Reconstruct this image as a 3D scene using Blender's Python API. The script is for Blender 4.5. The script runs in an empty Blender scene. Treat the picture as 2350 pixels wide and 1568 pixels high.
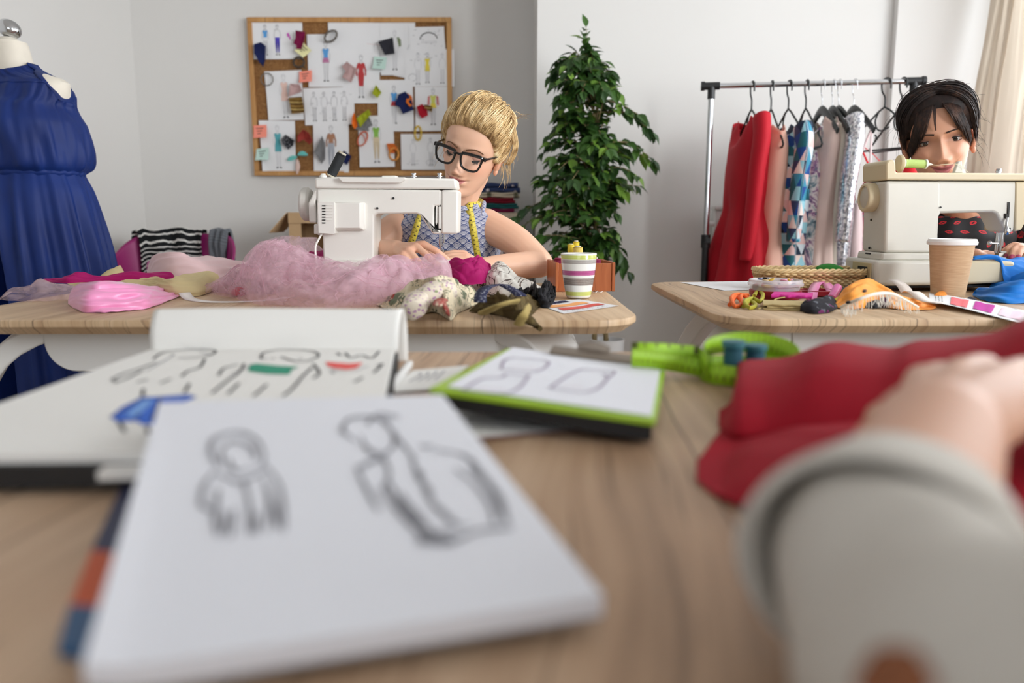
import bpy, math, random
from math import sin, cos, pi, sqrt, atan, tan, radians
from mathutils import Vector, Matrix, noise, Euler
from mathutils.bvhtree import BVHTree
RND = random.Random(7)
S = bpy.context.scene
COL = S.collection
V3 = Vector

# ---------------------------------------------------------------- camera, exposure, world, daylight and added fill lamps
FPX, CX, CY = 1800.0, 1175.0, 784.0
CAMZ, TILT = 0.93, atan(284 / 1800.0)
cam_d = bpy.data.cameras.new('camera'); cam = bpy.data.objects.new('camera', cam_d); COL.objects.link(cam)
cam.location = (0, 0, CAMZ); cam.rotation_euler = (pi / 2 - TILT, 0, 0)
cam_d.sensor_width = 36.0; cam_d.lens = 36.0 * FPX / 2350.0
cam_d.clip_start = 0.02; cam_d.clip_end = 100
cam_d.dof.use_dof = True; cam_d.dof.focus_distance = 1.98; cam_d.dof.aperture_fstop = 2.6
S.camera = cam
S.view_settings.view_transform = 'Standard'; S.view_settings.look = 'None'
S.view_settings.gamma = 1.0; S.view_settings.use_curve_mapping = False
S.view_settings.exposure = 0.05
S.cycles.max_bounces = 7; S.cycles.diffuse_bounces = 4; S.cycles.glossy_bounces = 3
S.cycles.transmission_bounces = 6; S.cycles.transparent_max_bounces = 12
S.cycles.caustics_reflective = False; S.cycles.caustics_refractive = False
W = bpy.data.worlds.new('sky'); S.world = W; W.use_nodes = True
W.node_tree.nodes['Background'].inputs[0].default_value = (0.86, 0.93, 1.0, 1)
W.node_tree.nodes['Background'].inputs[1].default_value = 2.2

def area(name, loc, target, sx, sy, power, col=(1, 1, 1)):
    d = bpy.data.lights.new(name, 'AREA'); d.shape = 'RECTANGLE'; d.size = sx; d.size_y = sy
    d.energy = power; d.color = col
    o = bpy.data.objects.new(name, d); COL.objects.link(o); o.location = loc
    o.rotation_euler = (Vector(target) - Vector(loc)).to_track_quat('-Z', 'Y').to_euler()
    return o
area('daylight_side_window', (2.62, 2.68, 1.72), (0.0, 2.68, 1.45), 2.1, 1.75, 35, (0.97, 0.99, 1.0))
area('daylight_near_window', (2.62, -0.6, 1.72), (0.0, -0.2, 1.2), 1.7, 1.75, 15, (0.97, 0.99, 1.0))
area('added_rear_fill', (-0.1, -2.12, 1.75), (-0.1, 2.0, 1.1), 1.5, 1.6, 5, (0.96, 0.985, 1.0))  # unseen source behind the camera, put in as broad fill
slant = area('added_slant_fill', (2.62, 0.0, 1.72), (-1.7, 4.3, 1.35), 1.0, 1.6, 34, (0.96, 0.985, 1.0))  # added lamp, aimed and narrowed to lift the left wall
slant.data.spread = radians(85)
across = area('added_across_fill', (2.62, 1.9, 1.9), (-1.7, 4.2, 1.45), 1.2, 1.2, 7.5, (0.96, 0.985, 1.0))  # second added lamp, aimed over the tables to brighten the far left
across.data.spread = radians(72)

# ---------------------------------------------------------------- geometry helpers
cT, sT = cos(TILT), sin(TILT)
def ray(px, py):
    a, b = (px - CX) / FPX, (CY - py) / FPX
    return Vector((a, cT + b * sT, -sT + b * cT))
def at(px, py, Y):                       # point of the place seen at this spot, at distance Y
    r = ray(px, py); return Vector((0, 0, CAMZ)) + r * (Y / r.y)
def on(px, py, z=0.75):                  # point of the place seen at this spot, at height z
    r = ray(px, py); return Vector((0, 0, CAMZ)) + r * ((z - CAMZ) / r.z)
def lerp(a, b, t): return a + (b - a) * t
def sm(a, b, x):
    t = min(1.0, max(0.0, (x - a) / (b - a))) if a != b else float(x >= a)
    return t * t * (3 - 2 * t)
def interp(keys, x):                     # keys: sorted [(x, v or tuple)], smooth (catmull) interpolation
    if x <= keys[0][0]: return keys[0][1]
    if x >= keys[-1][0]: return keys[-1][1]
    for i in range(len(keys) - 1):
        if x <= keys[i + 1][0]: break
    x0, a = keys[i]; x1, b = keys[i + 1]; t = (x - x0) / (x1 - x0)
    pm = keys[i - 1] if i > 0 else (2 * x0 - x1, None); pn = keys[i + 2] if i + 2 < len(keys) else (2 * x1 - x0, None)
    def f(a, b, p, n):
        if p is None: p = a
        if n is None: n = b
        m0 = (b - p) / (x1 - pm[0]) * (x1 - x0); m1 = (n - a) / (pn[0] - x0) * (x1 - x0)
        return (2*t**3-3*t*t+1)*a + (t**3-2*t*t+t)*m0 + (-2*t**3+3*t*t)*b + (t**3-t*t)*m1
    if isinstance(a, (tuple, list)):
        return tuple(f(a[k], b[k], None if pm[1] is None else pm[1][k], None if pn[1] is None else pn[1][k]) for k in range(len(a)))
    return f(a, b, pm[1], pn[1])
def resample(pts, n):
    pts = [Vector(p) for p in pts]; L = [0]
    for a, b in zip(pts, pts[1:]): L.append(L[-1] + (b - a).length)
    out = []; j = 0
    for i in range(n):
        s = L[-1] * i / (n - 1)
        while j < len(pts) - 2 and L[j + 1] < s: j += 1
        d = L[j + 1] - L[j]
        out.append(pts[j].lerp(pts[j + 1], (s - L[j]) / d if d else 0))
    return out
def smooth_path(pts, n):
    pts = [Vector(p) for p in pts]; k = [0.0]
    for a, b in zip(pts, pts[1:]): k.append(k[-1] + max((b - a).length, 1e-6))
    keys = [(k[i], tuple(pts[i])) for i in range(len(pts))]
    return [Vector(interp(keys, k[-1] * i / (n - 1))) for i in range(n)]
def nz(x, y=0.0, z=0.0): return noise.noise(Vector((x, y, z)))
def fbm(x, y, z=0.0, o=3):
    s, a = 0.0, 1.0
    for i in range(o):
        s += a * noise.noise(Vector((x, y, z))); x *= 2.03; y *= 2.03; z *= 2.03; a *= .5
    return s
def ridge(x, y, z=0.0, o=2):
    s, a = 0.0, 1.0
    for i in range(o):
        n = noise.noise(Vector((x, y, z))); s += a * (1 - min(1, 2.1 * sqrt(n*n + .008))); x *= 2.1; y *= 2.1; a *= .45
    return s

class MB:                                # collects shapes for ONE mesh
    def __init__(s): s.v, s.f, s.m, s.uv, s.c = [], [], [], {}, {}
    def add(s, v, f, mi=0, uv=None, M=None):
        o = len(s.v)
        s.v += [(M @ Vector(p)) if M else Vector(p) for p in v]
        for q in f: s.f.append(tuple(i + o for i in q)); s.m.append(mi)
        if uv:
            for i, t in enumerate(uv): s.uv[o + i] = t
        return s
    def box(s, c, d, mi=0, rz=0, M=None, taper=1.0):
        x, y, z = d[0] / 2, d[1] / 2, d[2] / 2; t = taper
        v = [(-x,-y,-z),(x,-y,-z),(x,y,-z),(-x,y,-z),(-x*t,-y*t,z),(x*t,-y*t,z),(x*t,y*t,z),(-x*t,y*t,z)]
        T = Matrix.Translation(Vector(c)) @ (M if M else Matrix.Rotation(rz, 4, 'Z'))
        return s.add(v, [(0,3,2,1),(4,5,6,7),(0,1,5,4),(1,2,6,5),(2,3,7,6),(3,0,4,7)], mi, M=T)
    def loft(s, rings, mi=0, close=True, cap=(True, True), uvs=None):
        n = len(rings[0]); v = [p for r in rings for p in r]; f = []
        for i in range(len(rings) - 1):
            for j in range(n if close else n - 1):
                k = (j + 1) % n
                f.append((i*n+j, i*n+k, (i+1)*n+k, (i+1)*n+j))
        if close and cap[0]: f.append(tuple(range(n - 1, -1, -1)))
        if close and cap[1]: f.append(tuple((len(rings)-1)*n + j for j in range(n)))
        return s.add(v, f, mi, uvs)
    def tube(s, pts, r, n=8, mi=0, cap=True, flat=1.0, up=None):
        pts = [Vector(p) for p in pts]; rings = []
        t0 = (pts[1] - pts[0]).normalized()
        u = Vector(up) if up else (Vector((0,0,1)) if abs(t0.z) < .9 else Vector((1,0,0)))
        for i, p in enumerate(pts):
            t = (pts[min(i+1, len(pts)-1)] - pts[max(i-1, 0)])
            t = t.normalized() if t.length > 1e-9 else t0
            a = t.cross(u)
            a = a.normalized() if a.length > 1e-6 else t.orthogonal().normalized()
            b = a.cross(t).normalized(); 
            if not up: u = b
            rr = r[i] if isinstance(r, (list, tuple)) else r
            rings.append([p + a * (rr * cos(2*pi*j/n)) + b * (rr * flat * sin(2*pi*j/n)) for j in range(n)])
        return s.loft(rings, mi, True, (cap, cap))
    def lathe(s, prof, n=32, mi=0, M=None, cap=(False, False)):
        rings = [[Vector((r*cos(2*pi*j/n), r*sin(2*pi*j/n), z)) for j in range(n)] for r, z in prof]
        if M: rings = [[M @ p for p in r] for r in rings]
        return s.loft(rings, mi, True, cap)
    def prism(s, poly, th, M=None, mi=0):   # poly in XY, extruded +Z by th
        n = len(poly); v = [(p[0], p[1], 0) for p in poly] + [(p[0], p[1], th) for p in poly]
        f = [tuple(range(n-1, -1, -1)), tuple(range(n, 2*n))] + [(i, (i+1) % n, n+(i+1) % n, n+i) for i in range(n)]
        return s.add(v, f, mi, M=M)
    def ell(s, c, r, mi=0, nu=16, nv=10, M=None):
        v = []; f = []
        for i in range(nv + 1):
            a = pi * i / nv
            for j in range(nu):
                b = 2*pi*j/nu; v.append(Vector((r[0]*sin(a)*cos(b), r[1]*sin(a)*sin(b), -r[2]*cos(a))))
        for i in range(nv):
            for j in range(nu):
                k = (j+1) % nu; f.append((i*nu+j, i*nu+k, (i+1)*nu+k, (i+1)*nu+j))
        T = Matrix.Translation(Vector(c)) @ (M if M else Matrix.Identity(4))
        return s.add(v, f, mi, M=T)
    def grid(s, fn, nu, nv, mi=0, closeu=False, uvs=True):
        v = []; uv = []; f = []
        for j in range(nv + 1):
            for i in range(nu + (0 if closeu else 1)):
                v.append(fn(i / nu, j / nv)); uv.append((i / nu, j / nv))
        w = nu + (0 if closeu else 1)
        for j in range(nv):
            for i in range(nu):
                k = (i + 1) % w
                f.append((j*w+i, j*w+k, (j+1)*w+k, (j+1)*w+i))
        return s.add(v, f, mi, uv)
    def strip(s, pts, w, nrm, mi=0):         # flat ribbon stroke along pts, width w, in the plane with normal nrm
        pts = [Vector(p) for p in pts]; v = []; n = Vector(nrm)
        for i, p in enumerate(pts):
            t = pts[min(i+1, len(pts)-1)] - pts[max(i-1, 0)]
            a = t.cross(n); a = a.normalized() if a.length > 1e-9 else Vector((1,0,0))
            ww = w[i] if isinstance(w, (list, tuple)) else w
            v += [p - a * ww / 2, p + a * ww / 2]
        return s.add(v, [(2*i, 2*i+1, 2*i+3, 2*i+2) for i in range(len(pts) - 1)], mi)

WLOC = {}
def base(o):
    return WLOC.get(o.name, Vector((0, 0, 0)))
def tag(o, label=None, cat=None, group=None, kind=None):
    for k, x in (('label', label), ('category', cat), ('group', group), ('kind', kind)):
        if x: o[k] = x
    return o
def thing(name, loc, label, cat, group=None, rot=None):
    o = bpy.data.objects.new(name, None); COL.objects.link(o); o.location = loc
    o.empty_display_size = .05
    if rot: o.rotation_euler = rot
    WLOC[o.name] = Vector(loc)
    return tag(o, label, cat, group)
def build(name, mb, mats, parent=None, local=False, loc=None, smooth=True, bev=0, bseg=2, sub=0, solid=0, solid_off=0, sharp=40, recalc=True):
    """links mb as ONE mesh object; its vertices are given in the world unless local"""
    org = base(parent) if parent else (Vector(loc) if loc is not None else None)
    if org is None:
        n = len(mb.v); org = Vector((sum(p.x for p in mb.v)/n, sum(p.y for p in mb.v)/n, min(p.z for p in mb.v)))
    vs = mb.v if local else [p - org for p in mb.v]
    me = bpy.data.meshes.new(name); me.from_pydata([tuple(p) for p in vs], [], mb.f)
    for m in (mats if isinstance(mats, (list, tuple)) else [mats]): me.materials.append(m)
    me.polygons.foreach_set('material_index', mb.m)
    if mb.uv:
        l = me.uv_layers.new(name='UVMap'); idx = [0] * len(me.loops); me.loops.foreach_get('vertex_index', idx)
        fl = []
        for i in idx: fl += mb.uv.get(i, (0, 0))
        l.data.foreach_set('uv', fl)
    if mb.c:
        ca = me.color_attributes.new('col', 'FLOAT_COLOR', 'POINT'); fl = []
        for i in range(len(vs)): fl += tuple(mb.c.get(i, (1, 1, 1))) + (1.0,)
        ca.data.foreach_set('color', fl)
    if recalc:
        import bmesh
        bm = bmesh.new(); bm.from_mesh(me); bmesh.ops.recalc_face_normals(bm, faces=bm.faces); bm.to_mesh(me); bm.free()
    if smooth:
        me.shade_smooth()
        if sharp: me.set_sharp_from_angle(angle=radians(sharp))
    me.update()
    o = bpy.data.objects.new(name, me); COL.objects.link(o)
    if parent:
        o.parent = parent; WLOC[o.name] = org.copy()
    else:
        o.location = org; WLOC[o.name] = org.copy()
    if solid:
        m = o.modifiers.new('thick', 'SOLIDIFY'); m.thickness = solid; m.offset = solid_off
    if bev:
        m = o.modifiers.new('edge', 'BEVEL'); m.width = bev; m.segments = bseg; m.limit_method = 'ANGLE'; m.angle_limit = radians(35)
    if sub:
        m = o.modifiers.new('fine', 'SUBSURF'); m.levels = sub; m.render_levels = sub
    return o
def copy_tree(o, parent=None):
    c = o.copy(); COL.objects.link(c)
    if parent: c.parent = parent
    for ch in list(o.children): copy_tree(ch, c)
    return c

# ---------------------------------------------------------------- materials
def C(r, g, b):
    f = lambda u: (u / 255 / 12.92) if u / 255 <= .04045 else ((u / 255 + .055) / 1.055) ** 2.4
    return (f(r), f(g), f(b), 1.0)
class X:                                 # shader arithmetic: X(nt, socket or number)
    def __init__(s, nt, k): s.nt, s.k = nt, k
    def op(s, o, *a):
        n = s.nt.nodes.new('ShaderNodeMath'); n.operation = o
        for i, q in enumerate((s,) + a):
            q = q.k if isinstance(q, X) else q
            if isinstance(q, (int, float)): n.inputs[i].default_value = q
            else: s.nt.links.new(q, n.inputs[i])
        return X(s.nt, n.outputs[0])
    def __add__(s, o): return s.op('ADD', o)
    def __sub__(s, o): return s.op('SUBTRACT', o)
    def __rsub__(s, o): return (s * -1) + o
    def __mul__(s, o): return s.op('MULTIPLY', o)
    def __truediv__(s, o): return s.op('DIVIDE', o)
    __radd__ = __add__; __rmul__ = __mul__
    def floor(s): return s.op('FLOOR')
    def fract(s): return s.op('FRACT')
    def mod(s, o): return s.op('FLOORED_MODULO', o)
    def abs(s): return s.op('ABSOLUTE')
    def sin(s): return s.op('SINE')
    def sqrt(s): return s.op('SQRT')
    def lt(s, o): return s.op('LESS_THAN', o)
    def gt(s, o): return s.op('GREATER_THAN', o)
    def min(s, o): return s.op('MINIMUM', o)
    def max(s, o): return s.op('MAXIMUM', o)
    def atan2(s, o): return s.op('ARCTAN2', o)
MATS = {}
class Mat:
    def __init__(s, name):
        s.m = bpy.data.materials.new(name); s.m.use_nodes = True; s.nt = s.m.node_tree
        s.b = s.nt.nodes['Principled BSDF']; s.out = s.nt.nodes['Material Output']
    def N(s, t, **k):
        n = s.nt.nodes.new(t)
        for a, v in k.items(): setattr(n, a, v)
        return n
    def L(s, a, b): s.nt.links.new(a.k if isinstance(a, X) else a, b)
    def coords(s, kind='Object', scale=(1,1,1), rot=(0,0,0)):
        t = s.N('ShaderNodeTexCoord'); mp = s.N('ShaderNodeMapping'); s.L(t.outputs[kind], mp.inputs[0])
        mp.inputs['Scale'].default_value = scale; mp.inputs['Rotation'].default_value = rot
        return mp.outputs[0]
    def xyz(s, vec):
        n = s.N('ShaderNodeSeparateXYZ'); s.L(vec, n.inputs[0]); return [X(s.nt, n.outputs[i]) for i in range(3)]
    def vec(s, x, y, z=0.0):
        n = s.N('ShaderNodeCombineXYZ')
        for i, q in enumerate((x, y, z)):
            if isinstance(q, X): s.L(q, n.inputs[i])
            else: n.inputs[i].default_value = q
        return n.outputs[0]
    def noise(s, vec, scale=5, detail=3, rough=.5, dist=0, out='Fac'):
        n = s.N('ShaderNodeTexNoise'); s.L(vec, n.inputs['Vector'])
        n.inputs['Scale'].default_value = scale; n.inputs['Detail'].default_value = detail
        n.inputs['Roughness'].default_value = rough; n.inputs['Distortion'].default_value = dist
        return X(s.nt, n.outputs[out])
    def voro(s, vec, scale=5, feature='F1', out='Distance', rnd=1.0):
        n = s.N('ShaderNodeTexVoronoi', feature=feature); s.L(vec, n.inputs['Vector'])
        n.inputs['Scale'].default_value = scale; n.inputs['Randomness'].default_value = rnd
        return X(s.nt, n.outputs[out])
    def mix(s, fac, a, b):
        n = s.N('ShaderNodeMix', data_type='RGBA')
        for q, k in ((fac, 0), (a, 6), (b, 7)):
            if isinstance(q, X): s.L(q, n.inputs[k])
            elif isinstance(q, (int, float)): n.inputs[k].default_value = q
            elif isinstance(q, tuple): n.inputs[k].default_value = q
            else: s.L(q, n.inputs[k])
        return n.outputs[2]
    def ramp(s, fac, stops, const=False):
        n = s.N('ShaderNodeValToRGB'); s.L(fac, n.inputs[0]); e = n.color_ramp.elements
        if const: n.color_ramp.interpolation = 'CONSTANT'
        while len(e) < len(stops): e.new(.5)
        for i, (p, c) in enumerate(stops): e[i].position = p; e[i].color = c
        return n.outputs[0]
    def bump(s, h, strength=.3, dist=.01):
        n = s.N('ShaderNodeBump'); s.L(h, n.inputs['Height']); n.inputs['Strength'].default_value = strength
        n.inputs['Distance'].default_value = dist; s.L(n.outputs[0], s.b.inputs['Normal'])
    def col(s, c):
        if isinstance(c, tuple): s.b.inputs['Base Color'].default_value = c
        else: s.L(c, s.b.inputs['Base Color'])
    def set(s, **k):
        nm = dict(rough='Roughness', metal='Metallic', spec='Specular IOR Level', sheen='Sheen Weight', trans='Transmission Weight', ior='IOR', alpha='Alpha', coat='Coat Weight', sss='Subsurface Weight', emis='Emission Strength')
        for a, v in k.items(): s.b.inputs[nm[a]].default_value = v
        return s
def plain(name, c, rough=.5, metal=0, vary=0, vscale=8, bump=0, bscale=200, **k):
    if name in MATS: return MATS[name]
    M = Mat(name); M.set(rough=rough, metal=metal, **k)
    co = M.coords()
    if vary:
        f = M.noise(co, vscale, 4); d = tuple(x * (1 - vary) for x in c[:3]) + (1,); e = tuple(min(1, x * (1 + vary)) for x in c[:3]) + (1,)
        M.col(M.ramp(f, [(.3, d), (.7, e)]))
    else: M.col(c)
    if bump: M.bump(M.noise(co, bscale, 2), bump, .002)
    MATS[name] = M.m; return M.m
def fabric(name, c, rough=.85, sheen=.25, vary=.06, weave=900, bump=.15, trans=0):
    if name in MATS: return MATS[name]
    M = Mat(name); M.set(rough=rough, sheen=sheen, spec=.25)
    M.b.inputs['Sheen Tint'].default_value = tuple(min(1, x * 1.3 + .1) for x in c[:3]) + (1,)
    co = M.coords(); f = M.noise(co, 14, 3)
    d = tuple(x * (1 - vary) for x in c[:3]) + (1,); e = tuple(min(1, x * (1 + vary)) for x in c[:3]) + (1,)
    M.col(M.ramp(f, [(.3, d), (.7, e)]))
    M.bump(M.noise(co, weave, 2), bump, .001)
    MATS[name] = M.m; return M.m
# ---------------------------------------------------------------- surface materials of the room
def wall_mat(name, c):
    M = Mat(name); M.set(rough=.75, spec=.2); co = M.coords()
    f = M.noise(co, 1.3, 3); d = tuple(x * .985 for x in c[:3]) + (1,)
    M.col(M.ramp(f, [(.35, d), (.65, c)])); M.bump(M.noise(co, 220, 3), .08, .002); return M.m
m_wall = wall_mat('white_wall_paint', C(226, 224, 221))
m_ceil = wall_mat('ceiling_paint', C(235, 234, 232))
m_white = plain('white_lacquer', C(232, 231, 229), .45)
m_black = plain('black_plastic', C(24, 25, 27), .45)
m_chrome = plain('chrome', C(205, 207, 210), .12, 1)
m_steel = plain('brushed_steel', C(150, 146, 140), .35, 1)
def wood(name, a, b, c, sx=22, sy=1.1, rot=0, seam=0, rough=.45, dark=C(70, 48, 34), coat=0):
    M = Mat(name); M.set(rough=rough, spec=.35, coat=coat)
    co = M.coords(scale=(1, 1, 1), rot=(0, 0, rot)); x, y, z = M.xyz(co)
    wv = M.noise(M.vec(x * 3.1, y * .9, z * 2), 1.6, 2)
    xx = x + (wv - .5) * .13
    g1 = M.noise(M.vec(xx * sx, y * sy, z * .8), 1, 4, .6)
    g2 = M.noise(M.vec(xx * sx * 6, y * sy * 1.6, z * 2), 1, 3, .65)
    big = M.noise(M.vec(xx * sx * .22, y * sy * .35, z * .3), 1, 2)
    f = g1 * .5 + g2 * .28 + big * .34
    col = M.ramp(f, [(.36, c), (.5, b), (.66, a)])
    fine = M.noise(M.vec(xx * sx * 16, y * sy * 3, z * 3), 1, 2)
    col = M.mix(fine.gt(.63) * .45, col, tuple(u * .62 for u in c[:3]) + (1,))
    if seam:
        px = (x + (M.noise(M.vec(x * 2, y * 2, z * 0), 3, 2) - .5) * .012 + .035).mod(seam)
        col = M.mix(px.lt(.0022) * .75, col, dark)
    M.col(col); M.bump(g2, .05, .001); return M.m
m_oak = wood('light_oak_veneer', C(214, 186, 152), C(188, 156, 122), C(148, 116, 88), 20, 1.2, 0, .40)
m_oak_front = wood('near_oak_veneer', C(212, 182, 152), C(180, 147, 118), C(122, 94, 73), 15, 1.1, radians(4), .23)
m_floor = wood('floor_laminate', C(196, 180, 160), C(176, 158, 138), C(150, 132, 114), 14, .9, pi / 2, .19, .5)

# ---------------------------------------------------------------- the room shell
XL, XR, YB, YB2, YF, H = -2.135, 2.36, 4.62, 4.0, -2.3, 2.75
def struct(name, mb, m, **k):
    o = build(name, mb, m, smooth=False, **k); o['kind'] = 'structure'; return o
XC = at(1232, 300, YB2).x; XS = at(2042, 150, YB2).x
struct('floor', MB().box(((XL+XR)/2, (YF+YB)/2, -.05), (XR-XL+.4, YB-YF+.4, .1)), m_floor)
struct('ceiling', MB().box(((XL+XR)/2, (YF+YB)/2, H+.05), (XR-XL+.4, YB-YF+.4, .1)), m_ceil)
struct('wall_back', MB().box(((XL+XC)/2, YB+.06, H/2), (XC-XL+.3, .12, H)), m_wall)
struct('wall_back_projecting', MB().box(((XC+XS)/2, (YB2+YB+.1)/2, H/2), (XS-XC, YB+.1-YB2, H)), m_wall)
struct('trim_1', MB().box(((XS+XR+.1)/2, (YB2-.045+YB+.1)/2, H/2), (XR+.1-XS, YB+.1-YB2+.045, H)), m_wall)
struct('wall_left', MB().box((XL-.06, (YF+YB)/2, H/2), (.12, YB-YF+.2, H)), m_wall)
wr = MB()
wins = [(1.12, 3.80), (-1.4, .25)]; z0, z1 = .86, 2.58
ys = [YF - .1, -1.4, .25, 1.12, 3.80, YB + .1]
for a, b in ((ys[0], ys[1]), (ys[2], ys[3]), (ys[4], ys[5])): wr.box((XR+.08, (a+b)/2, H/2), (.16, b-a, H))
for a, b in wins:
    wr.box((XR+.08, (a+b)/2, z0/2), (.16, b-a, z0)); wr.box((XR+.08, (a+b)/2, (z1+H)/2), (.16, b-a, H-z1))
struct('wall_right', wr, m_wall)
wf = MB(); xa, xb = -.95, .75
wf.box(((XL+xa)/2-.05, YF-.06, H/2), (xa-XL+.1, .12, H)); wf.box(((XR+xb)/2+.05, YF-.06, H/2), (XR-xb+.1, .12, H))
wf.box(((xa+xb)/2, YF-.06, .43), (xb-xa, .12, .86)); wf.box(((xa+xb)/2, YF-.06, (2.58+H)/2), (xb-xa, .12, H-2.58))
struct('wall_front', wf, m_wall)
mg = Mat('window_glass'); tr = mg.N('ShaderNodeBsdfTransparent'); gl = mg.N('ShaderNodeBsdfGlossy'); gl.inputs['Roughness'].default_value = .02
mx = mg.N('ShaderNodeMixShader'); mx.inputs[0].default_value = .035
mg.L(tr.outputs[0], mx.inputs[1]); mg.L(gl.outputs[0], mx.inputs[2]); mg.L(mx.outputs[0], mg.out.inputs[0]); m_glass = mg.m
def window(n, axis, a, b, p):
    f = MB(); g = MB(); t = .06
    def bx(mb, c0, c1, zc, w, hz, th):
        c, d = ((p, (c0+c1)/2, zc), (th, w, hz)) if axis == 'y' else (((c0+c1)/2, p, zc), (w, th, hz))
        mb.box(c, d)
    bx(f, a, b, z0+t/2, b-a, t, .07); bx(f, a, b, z1-t/2, b-a, t, .07)
    k = 3 if b - a > 2 else 2
    for i in range(k + 1):
        c = lerp(a + t/2, b - t/2, i / k); bx(f, c, c, (z0+z1)/2, t, z1-z0-2*t, .07)
    o = struct('window_%d' % n, f, m_white, bev=.004)
    for i in range(k):
        q = MB(); c0, c1 = lerp(a+t/2, b-t/2, i/k)+t/2, lerp(a+t/2, b-t/2, (i+1)/k)-t/2
        bx(q, c0, c1, (z0+z1)/2, c1-c0, z1-z0-2*t, .006); build('pane', q, m_glass, o)
    s = MB(); bx(s, a, b, z0-.015, b-a+.06, .03, .2); build('window_sill', s, m_white, o)
window(1, 'y', 1.12, 3.80, XR+.09); window(2, 'y', -1.4, .25, XR+.09); window(3, 'x', xa, xb, YF-.05)  # the third, behind the camera, is unseen and put in for fill
struct('baseboard_back', MB().box(((XL+XC)/2, YB-.008, .04), (XC-XL, .016, .08)), m_white)
struct('baseboard_left', MB().box((XL+.008, (YF+YB)/2, .04), (.016, YB-YF, .08)), m_white)
struct('baseboard_right', MB().box(((XC+XS)/2, YB2-.008, .04), (XS-XC, .016, .08)), m_white)

# radiator on the projecting wall
ra = at(1640, 477, 3.9); xr0 = ra.x; xr1 = 1.85
rad = thing('radiator', ((xr0+xr1)/2, 3.9, .16), 'white ribbed panel radiator on the wall behind the clothes rack', 'radiator')
mb = MB().box(((xr0+xr1)/2, 3.915, .57), (xr1-xr0, .05, .80))
build('panel', mb, m_white, rad, bev=.008)
mb = MB(); n = int((xr1-xr0-.06)/.042)
for i in range(n):
    x = xr0 + .045 + i*.042
    mb.box((x, 3.886, .57), (.024, .018, .72))
build('rib', mb, m_white, rad, bev=.007)
build('grille', MB().box(((xr0+xr1)/2, 3.915, .978), (xr1-xr0+.006, .07, .02)), m_white, rad, bev=.004)
build('pipe', MB().tube([(xr0+.06, 3.92, .2), (xr0+.06, 3.92, 0)], .009, 10), m_chrome, rad)
build('valve', MB().tube([(xr0-.03, 3.905, .9), (xr0+.01, 3.905, .9)], .013, 12), m_white, rad)
build('bracket', MB().box((xr0+.2, 3.965, .7), (.05, .06, .1)), m_white, rad)

# curtain
M = Mat('beige_curtain_cloth'); co = M.coords(); M.set(rough=.9, spec=.1)
M.col(M.ramp(M.noise(co, 5, 2), [(.3, C(216, 204, 188)), (.7, C(224, 213, 198))])); M.bump(M.noise(co, 700, 2), .1, .001)
tl = M.N('ShaderNodeBsdfTranslucent'); tl.inputs[0].default_value = C(220, 206, 188)
mx = M.N('ShaderNodeMixShader'); mx.inputs[0].default_value = .42
M.L(M.b.outputs[0], mx.inputs[1]); M.L(tl.outputs[0], mx.inputs[2]); M.L(mx.outputs[0], M.out.inputs[0]); m_curtain = M.m
ck = [(0.0, 2200), (.42, 2208), (.55, 2214), (.65, 2226), (.8, 2245), (1.0, 2275)]
def cur(u, v):
    z = lerp(.1, 2.62, v); y = 3.86 - .28*u
    r = at(interp(ck, v), 500, 3.86)
    xl = r.x; x = lerp(xl, 2.32, u ** .7)
    ph = u*30 + 1.6*v + 1.3*sin(2.4*v + 3*u)
    d = .012*sin(ph)*(1-.3*v) + .020*sin(u*9 - 5*v) + .012*fbm(u*8, v*3, 2)
    return (x - abs(d)*.6, y + d*.9, z)
mb = MB().grid(cur, 90, 60)
tag(build('curtain', mb, m_curtain, recalc=False), 'beige cloth curtain drawn to the side of the window', 'curtain')
mb = MB().tube([(2.28, .4, 2.64), (2.28, 3.9, 2.64)], .012, 10)
for y in (.5, 2.2, 3.85): mb.box((2.325, y, 2.64), (.08, .02, .03))
tag(build('curtain_rail', mb, m_steel), 'metal curtain rail above the window', 'rail')

# ---------------------------------------------------------------- tables
def rrect(x0, x1, y0, y1, r, n=10):
    if not isinstance(r, (list, tuple)): r = [r]*4
    out = []
    for (cx, cy, a, q) in ((x1-r[0], y0+r[0], -90, r[0]), (x1-r[1], y1-r[1], 0, r[1]), (x0+r[2], y1-r[2], 90, r[2]), (x0+r[3], y0+r[3], 180, r[3])):
        for i in range(n + 1):
            t = radians(a + 90*i/n); out.append((cx + q*cos(t), cy + q*sin(t)))
    return out
def tabletop(x0, x1, y0, y1, r, z=.75):
    mb = MB(); rings = []
    for off, dz in ((.004, 0), (.0012, -.0012), (0, -.004), (0, -.0125), (.003, -.0155), (.018, -.026), (.02, -.028)):
        rings.append([Vector((x, y, z + dz)) for x, y in rrect(x0+off, x1-off, y0+off, y1-off, max(r-off, .004))])
    return mb.loft(rings[::-1], 0, True, (True, True))
def table_leg(cx, cy, ang, z=.722):
    path = [(0, z), (.10, z - .006), (.19, z-.05), (.25, z-.14), (.29, z-.30), (.32, z-.52), (.335, 0)]
    path = smooth_path([(p[0], 0, p[1]) for p in path], 26); mb = MB(); rings = []
    for i, p in enumerate(path):
        t = (path[min(i+1, 25)] - path[max(i-1, 0)]).normalized(); nn = Vector((t.z, 0, -t.x))
        w = lerp(.085, .042, sm(0, .75, i/25)); th = .019
        rings.append([p + nn*a*th + Vector((0, b*w, 0)) for a, b in ((-1,-1),(1,-1),(1,1),(-1,1))])
    mb.loft(rings)
    T = Matrix.Translation((cx, cy, 0)) @ Matrix.Rotation(ang, 4, 'Z'); mb.v = [T @ p for p in mb.v]
    return mb
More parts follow.
